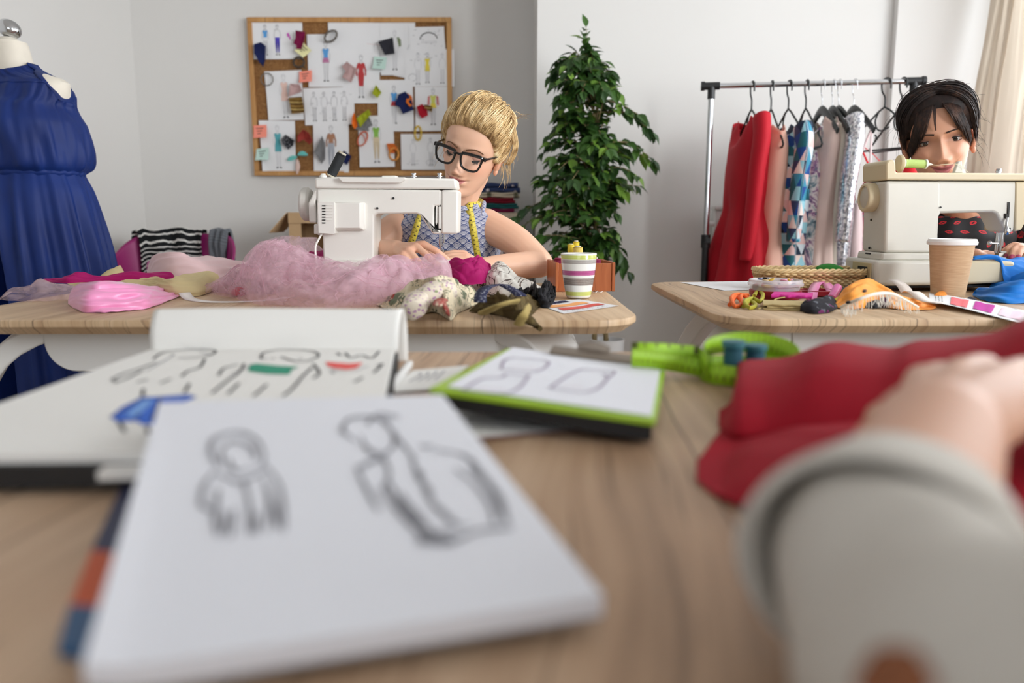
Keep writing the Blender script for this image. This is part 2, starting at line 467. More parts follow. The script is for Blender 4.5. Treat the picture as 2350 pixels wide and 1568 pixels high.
def table(x0, x1, y0, y1, r, label, panel=True, m=None):
    t = thing('sewing_table' if panel else 'work_table', ((x0+x1)/2, (y0+y1)/2, 0), label, 'table')
    build('tabletop', tabletop(x0, x1, y0, y1, r), m or m_oak, t, sharp=25)
    for cx, cy, a in ((x0+.24, y0+.24, 205), (x1-.32, y0+.24, -32), (x1-.32, y1-.24, 32), (x0+.32, y1-.24, 148)):
        build('leg', table_leg(cx, cy, radians(a)), m_white, t, bev=.004)
    if panel:
        mb = MB(); p = [(a, b) for a, b in rrect(x0+.165, x1-.215, .635, .721, [.06, .0, .0, .06])]
        mb.prism(p, .018, Matrix(((1,0,0,0),(0,0,-1,y0+.13),(0,1,0,0),(0,0,0,1))))
        build('modesty_panel', mb, m_white, t, bev=.002)
    return t
table(-1.07, .235, 1.385, 2.2, .10, 'oak-topped white sewing table of the blonde seamstress with pink tulle on it')
table(.382, 1.95, 1.40, 2.24, .10, 'oak-topped white sewing table with the wicker basket and paper cup')
table(-.445, 1.25, .05, 1.055, .08, 'nearest oak-topped work table under the open sketchbook', False, m_oak_front)

# ---------------------------------------------------------------- sewing machines
def pp(mb, poly, Y, th, mi=0):           # outline seen at distance Y, extruded away by th
    P = [at(x, y, Y) for x, y in poly]; n = len(P)
    v = P + [p + Vector((0, th, 0)) for p in P]
    mb.add(v, [tuple(range(n)), tuple(range(2*n-1, n-1, -1))] + [(i, n+i, n+(i+1) % n, (i+1) % n) for i in range(n)], mi)
    return mb
def pbox(mb, x0, y0, x1, y1, Y, th, mi=0): return pp(mb, [(x0, y0), (x1, y0), (x1, y1), (x0, y1)], Y, th, mi)
m_mach = plain('machine_white_plastic', C(236, 233, 226), .38, vary=.015, vscale=5)
m_mach2 = plain('machine_cream_enamel', C(208, 204, 193), .4, vary=.03, vscale=9)
m_beige = plain('machine_beige_plastic', C(208, 192, 158), .42, vary=.02)
m_dark = plain('dark_recess', C(26, 24, 24), .6)
Y1 = 1.93
t = thing('sewing_machine', at(880, 668, 2.0), 'white sewing machine on the table of pink tulle, its back plate facing out', 'sewing machine')
mb = MB(); pp(mb, [(738,434),(1012,436),(1012,472),(996,472),(996,528),(1012,528),(1012,537),(993,537),(963,493),(955,490),(868,490),(858,494),(857,600),(742,600),(740,540),(727,540),(727,434)], Y1, .11)
build('body', mb, m_mach, t, bev=.004)
mb = MB(); pp(mb, [(1012.6,436),(1052,436),(1050,537),(1012.6,537)], Y1-.002, .115); build('head_cover', mb, m_mach, t, bev=.005)
mb = MB(); pp(mb, [(722,408),(776,406),(932,408),(1046,410),(1048,434),(722,433)], Y1-.004, .12); build('top_cover', mb, m_mach, t, bev=.005)
mb = MB(); pp(mb, [(774,407),(786,419),(918,420),(930,411),(930,407)], Y1-.018, .02); pbox(mb, 876, 403, 909, 409, Y1-.01, .04); build('carrying_handle', mb, m_mach, t, bev=.002)
mb = MB(); pp(mb, [(723,434),(736,436),(724,463),(726,511),(709,511),(707,466)], Y1+.004, .10); build('side_panel', mb, m_mach, t, bev=.004)
mb = MB(); c = at(703, 469, Y1+.06); Tm = Matrix.Translation(c) @ Matrix.Rotation(pi/2, 4, 'Y')
mb.lathe([(0,-.012),(.034,-.012),(.041,-.006),(.042,.006),(.036,.014),(.012,.016),(0,.016)], 40, 0, Tm)
build('hand_wheel', mb, plain('wheel_plastic', C(214, 210, 203), .4), t, bev=.002)
mb = MB(); pp(mb, [(729,464),(764,463),(768,466),(768,536),(764,537.5),(731,535)], Y1-.032, .034)
for i in range(6): pbox(mb, 748, 471+i*6.8, 763, 471.8+i*6.8, Y1-.0332, .002)
mcv = build('motor_cover', mb, m_mach, t, bev=.004)
mb = MB()
for i in range(7): pbox(mb, 739, 471+i*6.6, 746.5, 473.6+i*6.6, Y1-.0335, .002)
build('vent_slots', mb, m_dark, mcv)
mb = MB(); pp(mb, [(766,464),(832,464),(838,466),(838,526),(834,529),(766,530)], Y1-.012, .014)
a = [at(x, y, Y1-.026) for x, y in ((767,465),(826,465),(826,523),(767,524))]; b = [at(x, y, Y1-.010) for x, y in ((767,464),(837,464),(837,529),(767,530))]
mb.loft([b, a]); build('motor_housing', mb, m_mach, t, bev=.002)
mb = MB(); pbox(mb, 720, 514, 731, 538, Y1, .05); build('cable_socket', mb, m_mach, t, bev=.003)
mb = MB(); pp(mb, [(738,597),(1054,597),(1057,602),(1057,664),(738,664)], Y1-.012, .16); build('bed', mb, m_mach, t, bev=.006)
for x, y, r in ((903,455,2.6),(866,478,2.6)):
    build('screw_hole', MB().lathe([(0,0),(r*.00107,0),(r*.00107,.003),(0,.003)], 14, 0, Matrix.Translation(at(x, y, Y1-.001)) @ Matrix.Rotation(pi/2, 4, 'X')), m_dark, t)
mb = MB(); mb.lathe([(0,0),(.0026,0),(.0026,.003),(0,.003)], 14, 0, Matrix.Translation(at(996.5, 529.5, Y1-.001)) @ Matrix.Rotation(pi/2, 4, 'X')); build('screw', mb, m_steel, t)
mb = MB(); pbox(mb, 996, 472, 1012, 528, Y1+.03, .01); build('lever_slot', mb, m_dark, t)
mb = MB(); pp(mb, [(1000,470),(1004,470),(1004,510),(1001,517),(999,511)], Y1+.004, .012); pbox(mb, 1006, 474, 1012, 525, Y1+.001, .03); build('lever', mb, m_mach, t, bev=.0015)
mb = MB(); nb = at(1011, 538, Y1+.06)
mb.tube([nb, nb - Vector((0,0,.03))], .0045, 12); mb.tube([nb - Vector((-.009,0,0)), nb - Vector((-.009,0,.022))], .003, 10)
mb.tube([nb - Vector((0,0,.03)), nb - Vector((0,0,.046))], .0018, 8); build('needle_bar', mb, m_chrome, t)
mb = MB(); q = nb - Vector((-.002,0,.044)); mb.box(q, (.012,.014,.010)); mb.box(q - Vector((.0,.008,.006)), (.022,.022,.0025)); mb.tube([q+Vector((-.016,0,.002)), q+Vector((.016,0,.002))], .0024, 8)
build('presser_foot', mb, m_steel, t, bev=.0008)
for x in (950, 1009):
    p = at(x, 409, Y1+.05); mb = MB().lathe([(.004,-.004),(.004,.003),(.007,.003),(.007,.005),(.0045,.006),(.0045,.009),(.0065,.009),(.006,.012),(0,.0125)], 18, 0, Matrix.Translation(p)); build('thread_guide', mb, m_chrome, t)
p = at(742, 407, Y1+.04); build('spool_holder', MB().lathe([(.009,-.004),(.009,.004),(.006,.006),(.006,.009),(0,.0095)], 16, 0, Matrix.Translation(p)), m_mach, t)
a, b = at(757, 412, Y1+.05), at(789, 348, Y1+.05); build('spool_pin', MB().tube([a, b], .002, 8), m_steel, t)
mb = MB().tube(smooth_path([at(738, 538, Y1-.02), at(731, 550, Y1-.035), at(724, 566, Y1-.045), at(726, 600, Y1-.05), at(736, 662, Y1-.03)], 20), .0024, 8); build('power_cord', mb, m_mach, t)
def spool_m(a, b, r, rc, th, core, name, label, cat='thread spool', group=None):
    d = (b - a); L = d.length; T = Matrix.Translation(a) @ d.to_track_quat('Z', 'Y').to_matrix().to_4x4()
    o = thing(name, a, label, cat, group)
    pr = [(r*.8, L*.06), (r, L*.1)]
    for i in range(16):
        z = L*(.1 + .8*i/15); pr += [(r*(.975+.02*(i % 2)), z)]
    pr += [(r, L*.9), (r*.8, L*.94)]
    build('thread', MB().lathe(pr, 24, 0, T, (True, True)), th, o, sharp=0)
    build('core', MB().lathe([(rc*.5, 0), (rc, 0), (rc, L*.06), (rc*.8, L*.07), (rc*.8, L*.93), (rc, L*.94), (rc, L), (rc*.5, L), (rc*.5, 0)], 20, 0, T), core, o)
    return o
m_card = plain('spool_card', C(206, 198, 178), .7)
ax = (b - a).normalized(); s0 = at(758.5, 405, Y1+.05); s1 = at(786.5, 350, Y1+.05)
spool_m(s0, s1, .0125, .0105, plain('black_thread', C(30, 33, 37), .7, bump=.5, bscale=900), m_card, 'thread_spool', 'tilted spool of black thread on top of the white sewing machine')

# the cream machine
Y2 = 1.93
t = thing('sewing_machine', at(2180, 660, 2.0), 'cream and beige old sewing machine behind the kraft paper cup', 'sewing machine')
XA = at(2034, 500, Y2).x
mb = MB()
pp(mb, [(2034,415),(2160,416),(2160,491),(2156,497),(2152,581),(2030,581),(2032,500)], Y2, .125)
build('column', mb, m_mach2, t, bev=.008, bseg=3)
mb = MB(); pp(mb, [(2150,415.5),(2330,417),(2338,417),(2328,530),(2322,533),(2308,533),(2287,491),(2279,487),(2150,490)], Y2+.001, .078)
build('arm', mb, m_mach2, t, bev=.006, bseg=3)
mb = MB(); pp(mb, [(2156,417),(2330,418),(2326,470),(2156,470)], Y2+.07, .05); build('rear_cover', mb, m_mach2, t, bev=.006)
mb = MB(); pp(mb, [(2331,417),(2400,418),(2400,440),(2370,480),(2345,528),(2329,532)], Y2-.002, .128); build('head_cover', mb, m_beige, t, bev=.004)
mb = MB(); pp(mb, [(2034,413.5),(2034,374),(2040,367),(2050,366),(2056,371),(2057,396),(2400,398),(2400,415.5)], Y2-.003, .131); build('top_cover', mb, m_beige, t, bev=.004)
mb = MB(); pp(mb, [(2026,581),(2156,581),(2162,598),(2022,599)], Y2-.008, .14); build('pedestal', mb, m_mach2, t, bev=.005)
mb = MB(); pp(mb, [(2010,598),(2212,598),(2212,655),(2010,657)], Y2-.02, .18); build('base', mb, m_mach2, t, bev=.009, bseg=3)
mb = MB(); pp(mb, [(2200,598),(2308,600),(2330,601),(2330,648),(2200,654)], Y2-.02, .18); build('bed', mb, m_beige, t, bev=.006)
mb = MB(); pp(mb, [(2020,655),(2315,652),(2315,659),(2020,662)], Y2+.005, .13); build('base_plate', mb, m_dark, t, bev=.002)
c = Vector((XA - .004, Y2+.066, at(2034, 452, Y2).z)); Tm = Matrix.Translation(c) @ Matrix.Rotation(-pi/2, 4, 'Y')
hw_ = build('hand_wheel', MB().lathe([(.0,-.002),(.034,-.002),(.036,.004),(.037,.020),(.034,.026),(.028,.027),(.028,.022),(0,.022)], 44, 0, Tm), m_beige, t, bev=.001)
build('wheel_cap', MB().lathe([(0,.0245),(.022,.0245),(.0265,.022),(.0265,.018)], 40, 0, Tm), plain('wheel_cap_grey', C(196, 188, 172), .45), hw_)
xb_ = at(2010, 620, Y2-.02).x
mb = MB().box((xb_-.001, Y2+.055, at(2010, 628, Y2).z), (.004, .105, .05)); skp = build('socket_panel', mb, plain('socket_beige', C(190, 172, 132), .5), t, bev=.002)
mb = MB().box((xb_-.003, Y2+.045, at(2010, 627, Y2).z), (.004, .05, .028)).box((xb_-.003, Y2+.02, at(2010, 645, Y2).z), (.004, .012, .010)); build('socket', mb, m_dark, skp)
build('seam_slot', MB().box((XA-.002, Y2+.07, at(2030, 585, Y2).z), (.01, .03, .004)), m_dark, t)
for z in (505, 572): build('screw', MB().lathe([(0,0),(.003,0),(.003,.003),(0,.003)], 12, 0, Matrix.Translation((XA-.001, Y2+.075, at(2030, z, Y2).z)) @ Matrix.Rotation(-pi/2, 4, 'Y')), m_dark, t)
for x, y in ((2158,476),(2317,525)): build('screw', MB().lathe([(0,0),(.0022,0),(.0022,.002),(0,.002)], 12, 0, Matrix.Translation(at(x, y, Y2-.001)) @ Matrix.Rotation(pi/2, 4, 'X')), m_dark, t)
mb = MB(); pp(mb, [(2314,464),(2318,464),(2316,500),(2312,502)], Y2-.002, .004); pp(mb, [(2308,490),(2316,492),(2315,502),(2308,501)], Y2-.004, .006); build('lever_slot', mb, m_dark, t)
mb = MB().tube(smooth_path([at(2312,500,Y2-.006), at(2310,518,Y2-.010), at(2311,528,Y2-.012), at(2313,538,Y2-.012)], 10), [.003]*5+[.004,.005,.006,.006,.004], 10); build('lever', mb, m_chrome, t)
nb = at(2299, 534, Y2+.055); mb = MB().tube([nb, nb-Vector((0,0,.034))], .0065, 14); mb.tube([nb+Vector((-.010,0,0)), nb+Vector((-.010,0,-.05))], .0045, 12); mb.tube([nb+Vector((0,0,-.03)), nb+Vector((0,0,-.058))], .0035, 10)
mb.tube([nb+Vector((-.008,-.003,-.026)), nb+Vector((-.028,-.003,-.026))], .003, 10); mb.ell(nb+Vector((-.03,-.003,-.026)), (.006,.006,.006)); build('needle_bar', mb, m_chrome, t)
q = nb + Vector((-.003, -.004, -.056)); mb = MB().box(q, (.014,.016,.012)).box(q-Vector((.004,.008,.006)), (.03,.024,.003)).tube([q+Vector((0,0,.004)), q+Vector((.022,0,.004))], .006, 12); build('presser_foot', mb, m_steel, t, bev=.001)
mb = MB(); c = at(2066, 375, Y2+.05); Tm = Matrix.Translation(c) @ Matrix.Rotation(pi/2, 4, 'Y'); mb.lathe([(0,-.005),(.019,-.005),(.021,-.002),(.021,.002),(.019,.004),(0,.004)], 36, 0, Tm); build('spool_disc', mb, m_beige, t)
mb = MB(); pp(mb, [(2190,397),(2199,371),(2208,369),(2210,397)], Y2+.05, .012); build('thread_guide', mb, m_mach2, t, bev=.002)
p = at(2291, 398, Y2+.05); build('tension_knob', MB().lathe([(.006,0),(.006,.004),(.0075,.004),(.0075,.006),(.006,.0065),(.007,.008),(.006,.011),(0,.0115)], 18, 0, Matrix.Translation(p)), m_chrome, t)
build('spool_tip', MB().tube([at(2122,376,Y2+.05), at(2132,377,Y2+.05), at(2140,378,Y2+.05)], [.004,.004,.0012], 10), m_white, t)
spool_m(at(2072, 375, Y2+.05), at(2126, 377, Y2+.05), .0105, .0115, plain('lime_thread', C(186, 212, 122), .7, bump=.5, bscale=900), plain('spool_white', C(235, 236, 230), .5), 'thread_spool', 'spool of lime green thread lying on the cream sewing machine')
pts = [at(2128,372,Y2+.045), at(2140,378,Y2+.045), at(2150,379,Y2+.045), at(2172,377,Y2+.045), at(2200,378,Y2+.045), at(2222,396,Y2+.045)]
tag(build('loose_thread', MB().tube(smooth_path(pts, 24), .0006, 5), plain('pale_thread', C(222, 216, 186), .8)), 'pale thread strung from the lime spool to the guide', 'thread')
# ---------------------------------------------------------------- pin board with its papers, swatches and trinkets
YP = YB - .035
def cb(x, y, Y=None): return at(550 + x*.2551, 20 + y*.2551, YP if Y is None else Y)
bd = thing('pinboard', cb(1000, 1500), 'wood-framed cork pinboard covered in fashion sketches on the back wall', 'pinboard')
o4 = [cb(62, 68), cb(1918, 86), cb(1905, 1510), cb(135, 1497)]
x0 = (o4[0].x + o4[3].x)/2; x1 = (o4[1].x + o4[2].x)/2; zt = (o4[0].z + o4[1].z)/2; zb = (o4[2].z + o4[3].z)/2
M = Mat('cork'); co = M.coords(); f = M.noise(co, 90, 4, .7); M.col(M.ramp(f, [(.3, C(118, 82, 50)), (.55, C(150, 108, 68)), (.75, C(172, 130, 86))])); M.set(rough=.9, spec=.1)
build('cork', MB().box(((x0+x1)/2, YP+.017, (zt+zb)/2), (x1-x0-.02, .016, zt-zb-.02)), M.m, bd)
m_frame = wood('pine_frame', C(206, 158, 100), C(188, 138, 84), C(168, 118, 68), 6, 6, 0, 0, .5)
fr = MB(); w = .027
for c, d in ((((x0+x1)/2, zt-w/2), (x1-x0, w)), (((x0+x1)/2, zb+w/2), (x1-x0, w)), ((x0+w/2, (zt+zb)/2), (w, zt-zb-2*w)), ((x1-w/2, (zt+zb)/2), (w, zt-zb-2*w))):
    fr.box((c[0], YP+.009, c[1]), (d[0], .03, d[1]))
build('frame', fr, m_frame, bd, bev=.003)
m_paper = plain('white_paper', C(238, 238, 240), .8, vary=.01)
def flat(name, c, r=.85): return plain(name, c, r)
ink = flat('grey_pencil', C(120, 120, 126)); inkd = flat('dark_ink', C(40, 40, 46)); inkl = flat('pale_pencil', C(178, 178, 184))
PC = {k: flat('marker_' + k, C(*v)) for k, v in dict(blue=(92,160,220), violet=(84,70,190), pink=(214,90,200), red=(196,66,68), green=(140,190,84), olive=(126,140,106), yellow=(234,214,80), peach=(238,204,192), teal=(90,172,182), brown=(176,128,100), sand=(222,204,172), grey=(176,180,190), mauve=(190,120,160), lemon=(214,216,110), rose=(214,130,130), skin=(236,216,204)).items()}
pm_names = list(PC); PMATS = [m_paper, ink, inkd, inkl] + [PC[k] for k in pm_names]
PI = {k: i + 4 for i, k in enumerate(pm_names)}; PI.update(ink=1, dark=2, pale=3)
def poly(mb, pts, mi): mb.add(pts, [tuple(range(len(pts)))], mi)
PAPER_N = [0]
def sheet(quad, draw, label, name='sketch_sheet', lift=.004, curl=.006, cat='paper sheet', group='papers pinned on the board'):
    """one sheet pinned on the board: crop corners TL TR BR BL, draw(q, mb) adds its drawing with q(u, v) -> point"""
    PAPER_N[0] += 1; Y = YP + .0075 - lift - .00045*PAPER_N[0]
    P = [cb(x, y, Y) for x, y in quad]; sd = PAPER_N[0]*3.1
    def q(u, v, h=0):
        p = P[0].lerp(P[1], u).lerp(P[3].lerp(P[2], u), v)
        k = abs(2*u-1)**2*abs(2*v-1)**3*(1 if v > .5 else .25)
        return p + Vector((0, -curl*k*(.6+.5*sin(sd + 3*u)) - h, 0))
    mb = MB().grid(lambda u, v: q(u, v), 8, 10)
    if draw: draw(lambda u, v: q(u, v, .0012), mb)
    return tag(build(name, mb, PMATS, smooth=False, recalc=False, solid=.0006, solid_off=1) if False else build(name, mb, PMATS, smooth=False, recalc=False), label, cat, group)
def line(mb, q, pts, w=.0016, mi=1): mb.strip([q(u, v) for u, v in pts], w, (0, 1, 0), mi)
def oval(q, mb, u, v, ru, rv, w=.0014, mi=1, n=16, a0=0, a1=2*pi): line(mb, q, [(u+ru*cos(a0+(a1-a0)*i/n), v+rv*sin(a0+(a1-a0)*i/n)) for i in range(n+1)], w, mi)
def fig(q, mb, u, v, h, asp, top='peach', bot=None, dress=False, sleeve=False, pants=False, outline=1):
    """a fashion figure h tall (in v), head top at v, centred on u; asp = height/width of the sheet"""
    k = lambda x: u + x*h*asp; y = lambda t: v + t*h
    oval(q, mb, u, y(.07), .035*h*asp, .055*h, .0013, outline); oval(q, mb, u, y(.05), .045*h*asp, .06*h, .0013, outline, 10, pi, 2*pi)
    for s in (-1, 1):
        line(mb, q, [(k(s*.015), y(.12)), (k(s*.02), y(.16)), (k(s*.085), y(.19)), (k(s*.11), y(.33)), (k(s*.10), y(.47))], .0013, outline)
        line(mb, q, [(k(s*.06), y(.5)), (k(s*.055), y(.7)), (k(s*.04), y(.93)), (k(s*.06), y(.97))], .0013, outline)
        line(mb, q, [(k(s*.02), y(.52)), (k(s*.02), y(.7)), (k(s*.025), y(.93))], .0011, outline)
        poly(mb, [q(k(s*.02), y(.95)), q(k(s*.075), y(.98)), q(k(s*.06), y(1.0)), q(k(s*.02), y(.985))], PI['dark'])
    if top:
        b = .72 if dress == 'long' else (.6 if dress else .40)
        bw = .055 if dress == 'long' else (.085 if dress else .06)
        poly(mb, [q(k(-.085), y(.19)), q(k(-.03), y(.17)), q(k(0), y(.20)), q(k(.03), y(.17)), q(k(.085), y(.19)), q(k(.06), y(.30)), q(k(.055), y(.36)), q(k(.075), y(.44)), q(k(bw), y(b)), q(k(-bw), y(b)), q(k(-.075), y(.44)), q(k(-.055), y(.36)), q(k(-.06), y(.30))], PI[top])
        if sleeve:
            for s in (-1, 1): poly(mb, [q(k(s*.085), y(.19)), q(k(s*.125), y(.34)), q(k(s*.12), y(.48)), q(k(s*.09), y(.48)), q(k(s*.088), y(.34)), q(k(s*.06), y(.28))], PI[top])
    if bot:
        if pants:
            for s in (-1, 1): poly(mb, [q(k(s*.075), y(.40)), q(k(s*.075), y(.6)), q(k(s*.055), y(.9)), q(k(s*.02), y(.9)), q(k(0), y(.52)), q(k(0), y(.40))], PI[bot])
        else:
            poly(mb, [q(k(-.06), y(.40)), q(k(.06), y(.40)), q(k(.095), y(.52)), q(k(-.095), y(.52))], PI[bot])
def scribble(q, mb, u0, v0, u1, v1, n, mi=1, w=.0012, seed=0):
    r = random.Random(seed)
    for _ in range(n):
        a, b = r.uniform(u0, u1), r.uniform(v0, v1); L = r.uniform(.02, .07)
        line(mb, q, [(a, b), (a + L*.5, b + r.uniform(-.01, .01)), (a + L, b + r.uniform(-.01, .01))], w, mi)
def d1(q, mb):
    fig(q, mb, .26, .10, .8, .74, 'blue'); fig(q, mb, .5, .10, .8, .74, None, 'violet', pants=True); poly(mb, [q(.69,.32), q(.72,.3), q(.77,.46), q(.75,.5), q(.72,.4), q(.7,.42)], PI['pink']); scribble(q, mb, .1, .2, .9, .9, 8, PI['dark'], .0014, 1)
def d2(q, mb):
    r = random.Random(3); p = []
    for i in range(20): line(mb, q, [(.36+.03*i, .95), (.36+.03*i, r.uniform(.55, .75))], .001, 3)
    line(mb, q, [(.34+.033*i, .55+.12*sin(i*1.3)+r.uniform(-.06,.06)) for i in range(20)], .0014, 1); line(mb, q, [(.34,.45),(.7,.45)], .001, PI['rose'])
def d3(q, mb): fig(q, mb, .5, .14, .76, 1.4, 'blue', 'mauve')
def d4(q, mb): fig(q, mb, .5, .1, .8, 1.43, 'red', dress='long', sleeve=True)
def d5(q, mb): fig(q, mb, .6, .12, .78, 1.9, None, None, outline=3); [poly(mb, [q(.6+s*.15,.24), q(.6+s*.25,.3), q(.6+s*.27,.42), q(.6+s*.18,.44), q(.6+s*.08,.26)], PI['olive']) for s in (-1, 1)]
def d6(q, mb):
    oval(q, mb, .55, .55, .24, .3, .005, PI['dark'], 16, pi, 2*pi-.1); scribble(q, mb, .05, .12, .9, .95, 16, 1, .0016, 5); [line(mb, q, [(.35+.05*i, .62), (.35+.05*i, .72)], .0012, 1) for i in range(9)]
def d7(q, mb): fig(q, mb, .27, .1, .84, .74, None, outline=3); fig(q, mb, .46, .1, .8, .74, 'yellow', dress=True); fig(q, mb, .76, .12, .8, .74, None, outline=3); scribble(q, mb, .05, .1, .95, .3, 8, PI['dark'], .0013, 8); oval(q, mb, .16, .75, .08, .1)
def d8(q, mb): fig(q, mb, .5, .08, .88, 1.3, 'peach', dress=True, outline=3)
def d9(q, mb): [fig(q, mb, .2+.2*i, .12, .78, .72, None, outline=1) for i in range(4)]; scribble(q, mb, .1, .1, .9, .9, 22, 1, .0012, 9)
def d10(q, mb): fig(q, mb, .46, .12, .74, 1.41, 'blue', 'red')
def d11(q, mb): fig(q, mb, .52, .05, .82, 1.27, 'lemon', 'yellow'); [poly(mb, [q(.52+s*.09,.2), q(.52+s*.15,.22), q(.52+s*.17,.42), q(.52+s*.1,.4)], PI['rose']) for s in (-1, 1)]
def d12(q, mb): fig(q, mb, .5, .1, .85, 1.36, 'teal', dress=True, outline=3)
def d13(q, mb): fig(q, mb, .5, .08, .85, 1.4, 'brown', 'grey', sleeve=True, pants=True)
def d14(q, mb): fig(q, mb, .5, .08, .84, 1.39, 'green', 'sand', pants=True)
def d15(q, mb): fig(q, mb, .25, .15, .72, .78, None, outline=3); fig(q, mb, .62, .12, .75, .78, None, outline=1); scribble(q, mb, .1, .7, .95, .85, 10, 1, .0012, 15); oval(q, mb, .62, .8, .1, .09)
sheet([(925,125),(1580,122),(1560,640),(925,500)], d2, 'wide sheet with a bar chart at the top of the pinboard')
sheet([(795,120),(1200,124),(1206,400),(800,398)], None, 'blank sheet half covered at the top of the pinboard')
sheet([(105,115),(562,112),(572,452),(122,456)], d1, 'landscape sheet of three sketches with a violet pair of trousers')
sheet([(605,232),(935,228),(942,703),(622,706)], d3, 'upright sheet with a blue top and mauve skirt drawing')
sheet([(922,372),(1258,372),(1262,850),(930,852)], d4, 'upright sheet with a long red dress drawing')
sheet([(1262,150),(1482,140),(1482,598),(1272,600)], d5, 'upright sheet with an open olive jacket drawing')
sheet([(1520,168),(1838,160),(1852,366),(1530,372)], d6, 'landscape sheet with a black curved collar drawing')
sheet([(1482,368),(1930,364),(1932,700),(1484,704)], d7, 'landscape sheet with a yellow dress between pencil sketches')
sheet([(222,565),(556,552),(580,1000),(262,1006)], d8, 'upright sheet with a pale peach dress drawing')
sheet([(1240,642),(1556,640),(1570,1104),(1244,1100)], d10, 'upright sheet with a blue overall drawing')
sheet([(1576,704),(1890,702),(1892,1098),(1582,1102)], d11, 'upright sheet with a lemon vest and yellow shorts drawing')
sheet([(570,716),(1030,702),(1034,1040),(592,1050)], d9, 'landscape sheet of crowded pencil figures')
sheet([(172,1006),(496,1010),(508,1460),(208,1462)], d12, 'upright sheet with a teal dress drawing')
sheet([(660,1022),(980,1015),(985,1474),(668,1470)], d13, 'upright sheet with a brown jacket and grey trousers drawing')
sheet([(1062,966),(1382,962),(1396,1422),(1082,1426)], d14, 'upright sheet with a green tee and sand trousers drawing')
sheet([(1448,1128),(1880,1126),(1890,1450),(1456,1450)], d15, 'landscape sheet of faint figures behind the black glasses')
def note(quad, name, c, label, seed):
    m = flat(name, C(*c))
    P = [cb(x, y, YP - .012) for x, y in quad]
    def q(u, v, h=0): return P[0].lerp(P[1], u).lerp(P[3].lerp(P[2], u), v) + Vector((0, -.02*v*v - h, 0))
    mb = MB().grid(lambda u, v: q(u, v), 2, 8); r = random.Random(seed)
    for i in range(3): line(mb, lambda u, v: q(u, v, .0015), [(.2+.05*i, .25+.2*i), (.4, .27+.2*i), (.75-.1*i, .24+.2*i)], .0035, 1)
    tag(build('sticky_note', mb, [m, inkd], recalc=False, smooth=False), label, 'sticky note', 'sticky notes on the pinboard')
note([(535,566),(648,552),(655,660),(542,672)], 'note_salmon', (250,150,130), 'salmon sticky note beside the blue top sketch', 1)
note([(124,1050),(240,1045),(252,1160),(132,1168)], 'note_salmon', (250,150,130), 'salmon sticky note on the lower frame edge above the mint one', 2)
note([(1208,430),(1322,438),(1314,550),(1198,546)], 'note_mint', (196,224,214), 'mint sticky note under the black swatch', 3)
note([(150,1262),(262,1250),(268,1362),(148,1366)], 'note_mint', (196,224,214), 'mint sticky note in the bottom corner of the pinboard', 4)
note([(570,300),(645,376),(580,446),(500,382)], 'note_yellow', (232,228,172), 'pale yellow sticky note under the burgundy swatch', 5)
def swatch(pts, m, label, seed=0, puff=.018, name='fabric_swatch'):
    """a hanging scrap of cloth: outline in crop pixels"""
    cx = sum(p[0] for p in pts)/len(pts); cy = sum(p[1] for p in pts)/len(pts); n = len(pts); mb = MB(); K = 6
    ring = []
    for i in range(n):
        a, b = pts[i], pts[(i+1) % n]
        for j in range(5): ring.append((lerp(a[0], b[0], j/5), lerp(a[1], b[1], j/5)))
    rings = []
    for k in range(K, -1, -1):
        t = max(k/K, .02)
        rr = []
        for (x, y) in ring:
            X_, Y_ = cx + (x-cx)*t, cy + (y-cy)*t
            d = puff*(.35 + .65*t*t)*(.6 + .8*abs(sin(seed + X_*.03 + Y_*.011))) + .006*nz(X_*.03, Y_*.03, seed)
            rr.append(cb(X_, Y_, YP - .014 - d))
        rings.append(rr)
    mb.loft(rings, 0, True, (False, True))
    return tag(build(name, mb, m, recalc=False, solid=.0012), label, 'fabric swatch', 'swatches pinned on the board')
F = lambda n, c, **k: fabric(n, C(*c), **k)
m_navy = F('navy_cloth', (26,36,84)); m_burg = F('burgundy_cloth', (122,18,66)); m_char = F('charcoal_cloth', (48,48,56)); m_dusty = F('dusty_pink_cloth', (190,158,156)); m_lime = F('lime_cloth', (162,170,40)); m_greyc = F('grey_cloth', (126,126,128)); m_redc = F('red_scrap_cloth', (178,28,48)); m_orange = F('orange_cloth', (232,122,40)); m_brick = F('brick_cloth', (156,62,54))
def stripe_mat(name, cols, scale, axis='z', rough=.85, coord='Object', wob=0):
    M = Mat(name); M.set(rough=rough, spec=.2); co = M.coords(coord); x, y, z = M.xyz(co); v = dict(x=x, y=y, z=z)[axis] * scale
    if wob: v = v + (M.noise(co, 6, 2) - .5) * wob
    n = len(cols); M.col(M.ramp(v.fract(), [(i/n, c) for i, c in enumerate(cols)], True)); return M.m
m_gold = stripe_mat('gold_brown_stripe', [C(150,118,62), C(84,58,28), C(176,150,92), C(110,82,40)], 26)
def speck_mat(name, a, b, scale, thr, rough=.85):
    M = Mat(name); M.set(rough=rough, spec=.25); co = M.coords(); d = M.voro(co, scale); M.col(M.mix(d.lt(thr), a, b)); return M.m
m_dots = speck_mat('black_white_check_cloth', C(34,34,40), C(190,190,196), 120, .28)
swatch([(128,320),(190,300),(235,335),(232,450),(212,525),(175,480),(130,400)], m_navy, 'navy teardrop swatch over the first sketch sheet', 1)
swatch([(500,195),(590,208),(585,262),(555,365),(510,362),(512,330),(482,310),(505,255)], m_burg, 'burgundy swatch pinned above the yellow note', 2)
swatch([(1245,295),(1378,260),(1395,405),(1305,414)], m_char, 'charcoal square swatch beside the olive jacket sketch', 3)
swatch([(965,475),(1060,548),(1002,664),(922,618),(956,560),(918,518)], m_dusty, 'dusty pink swatch beside the red dress sketch', 4)
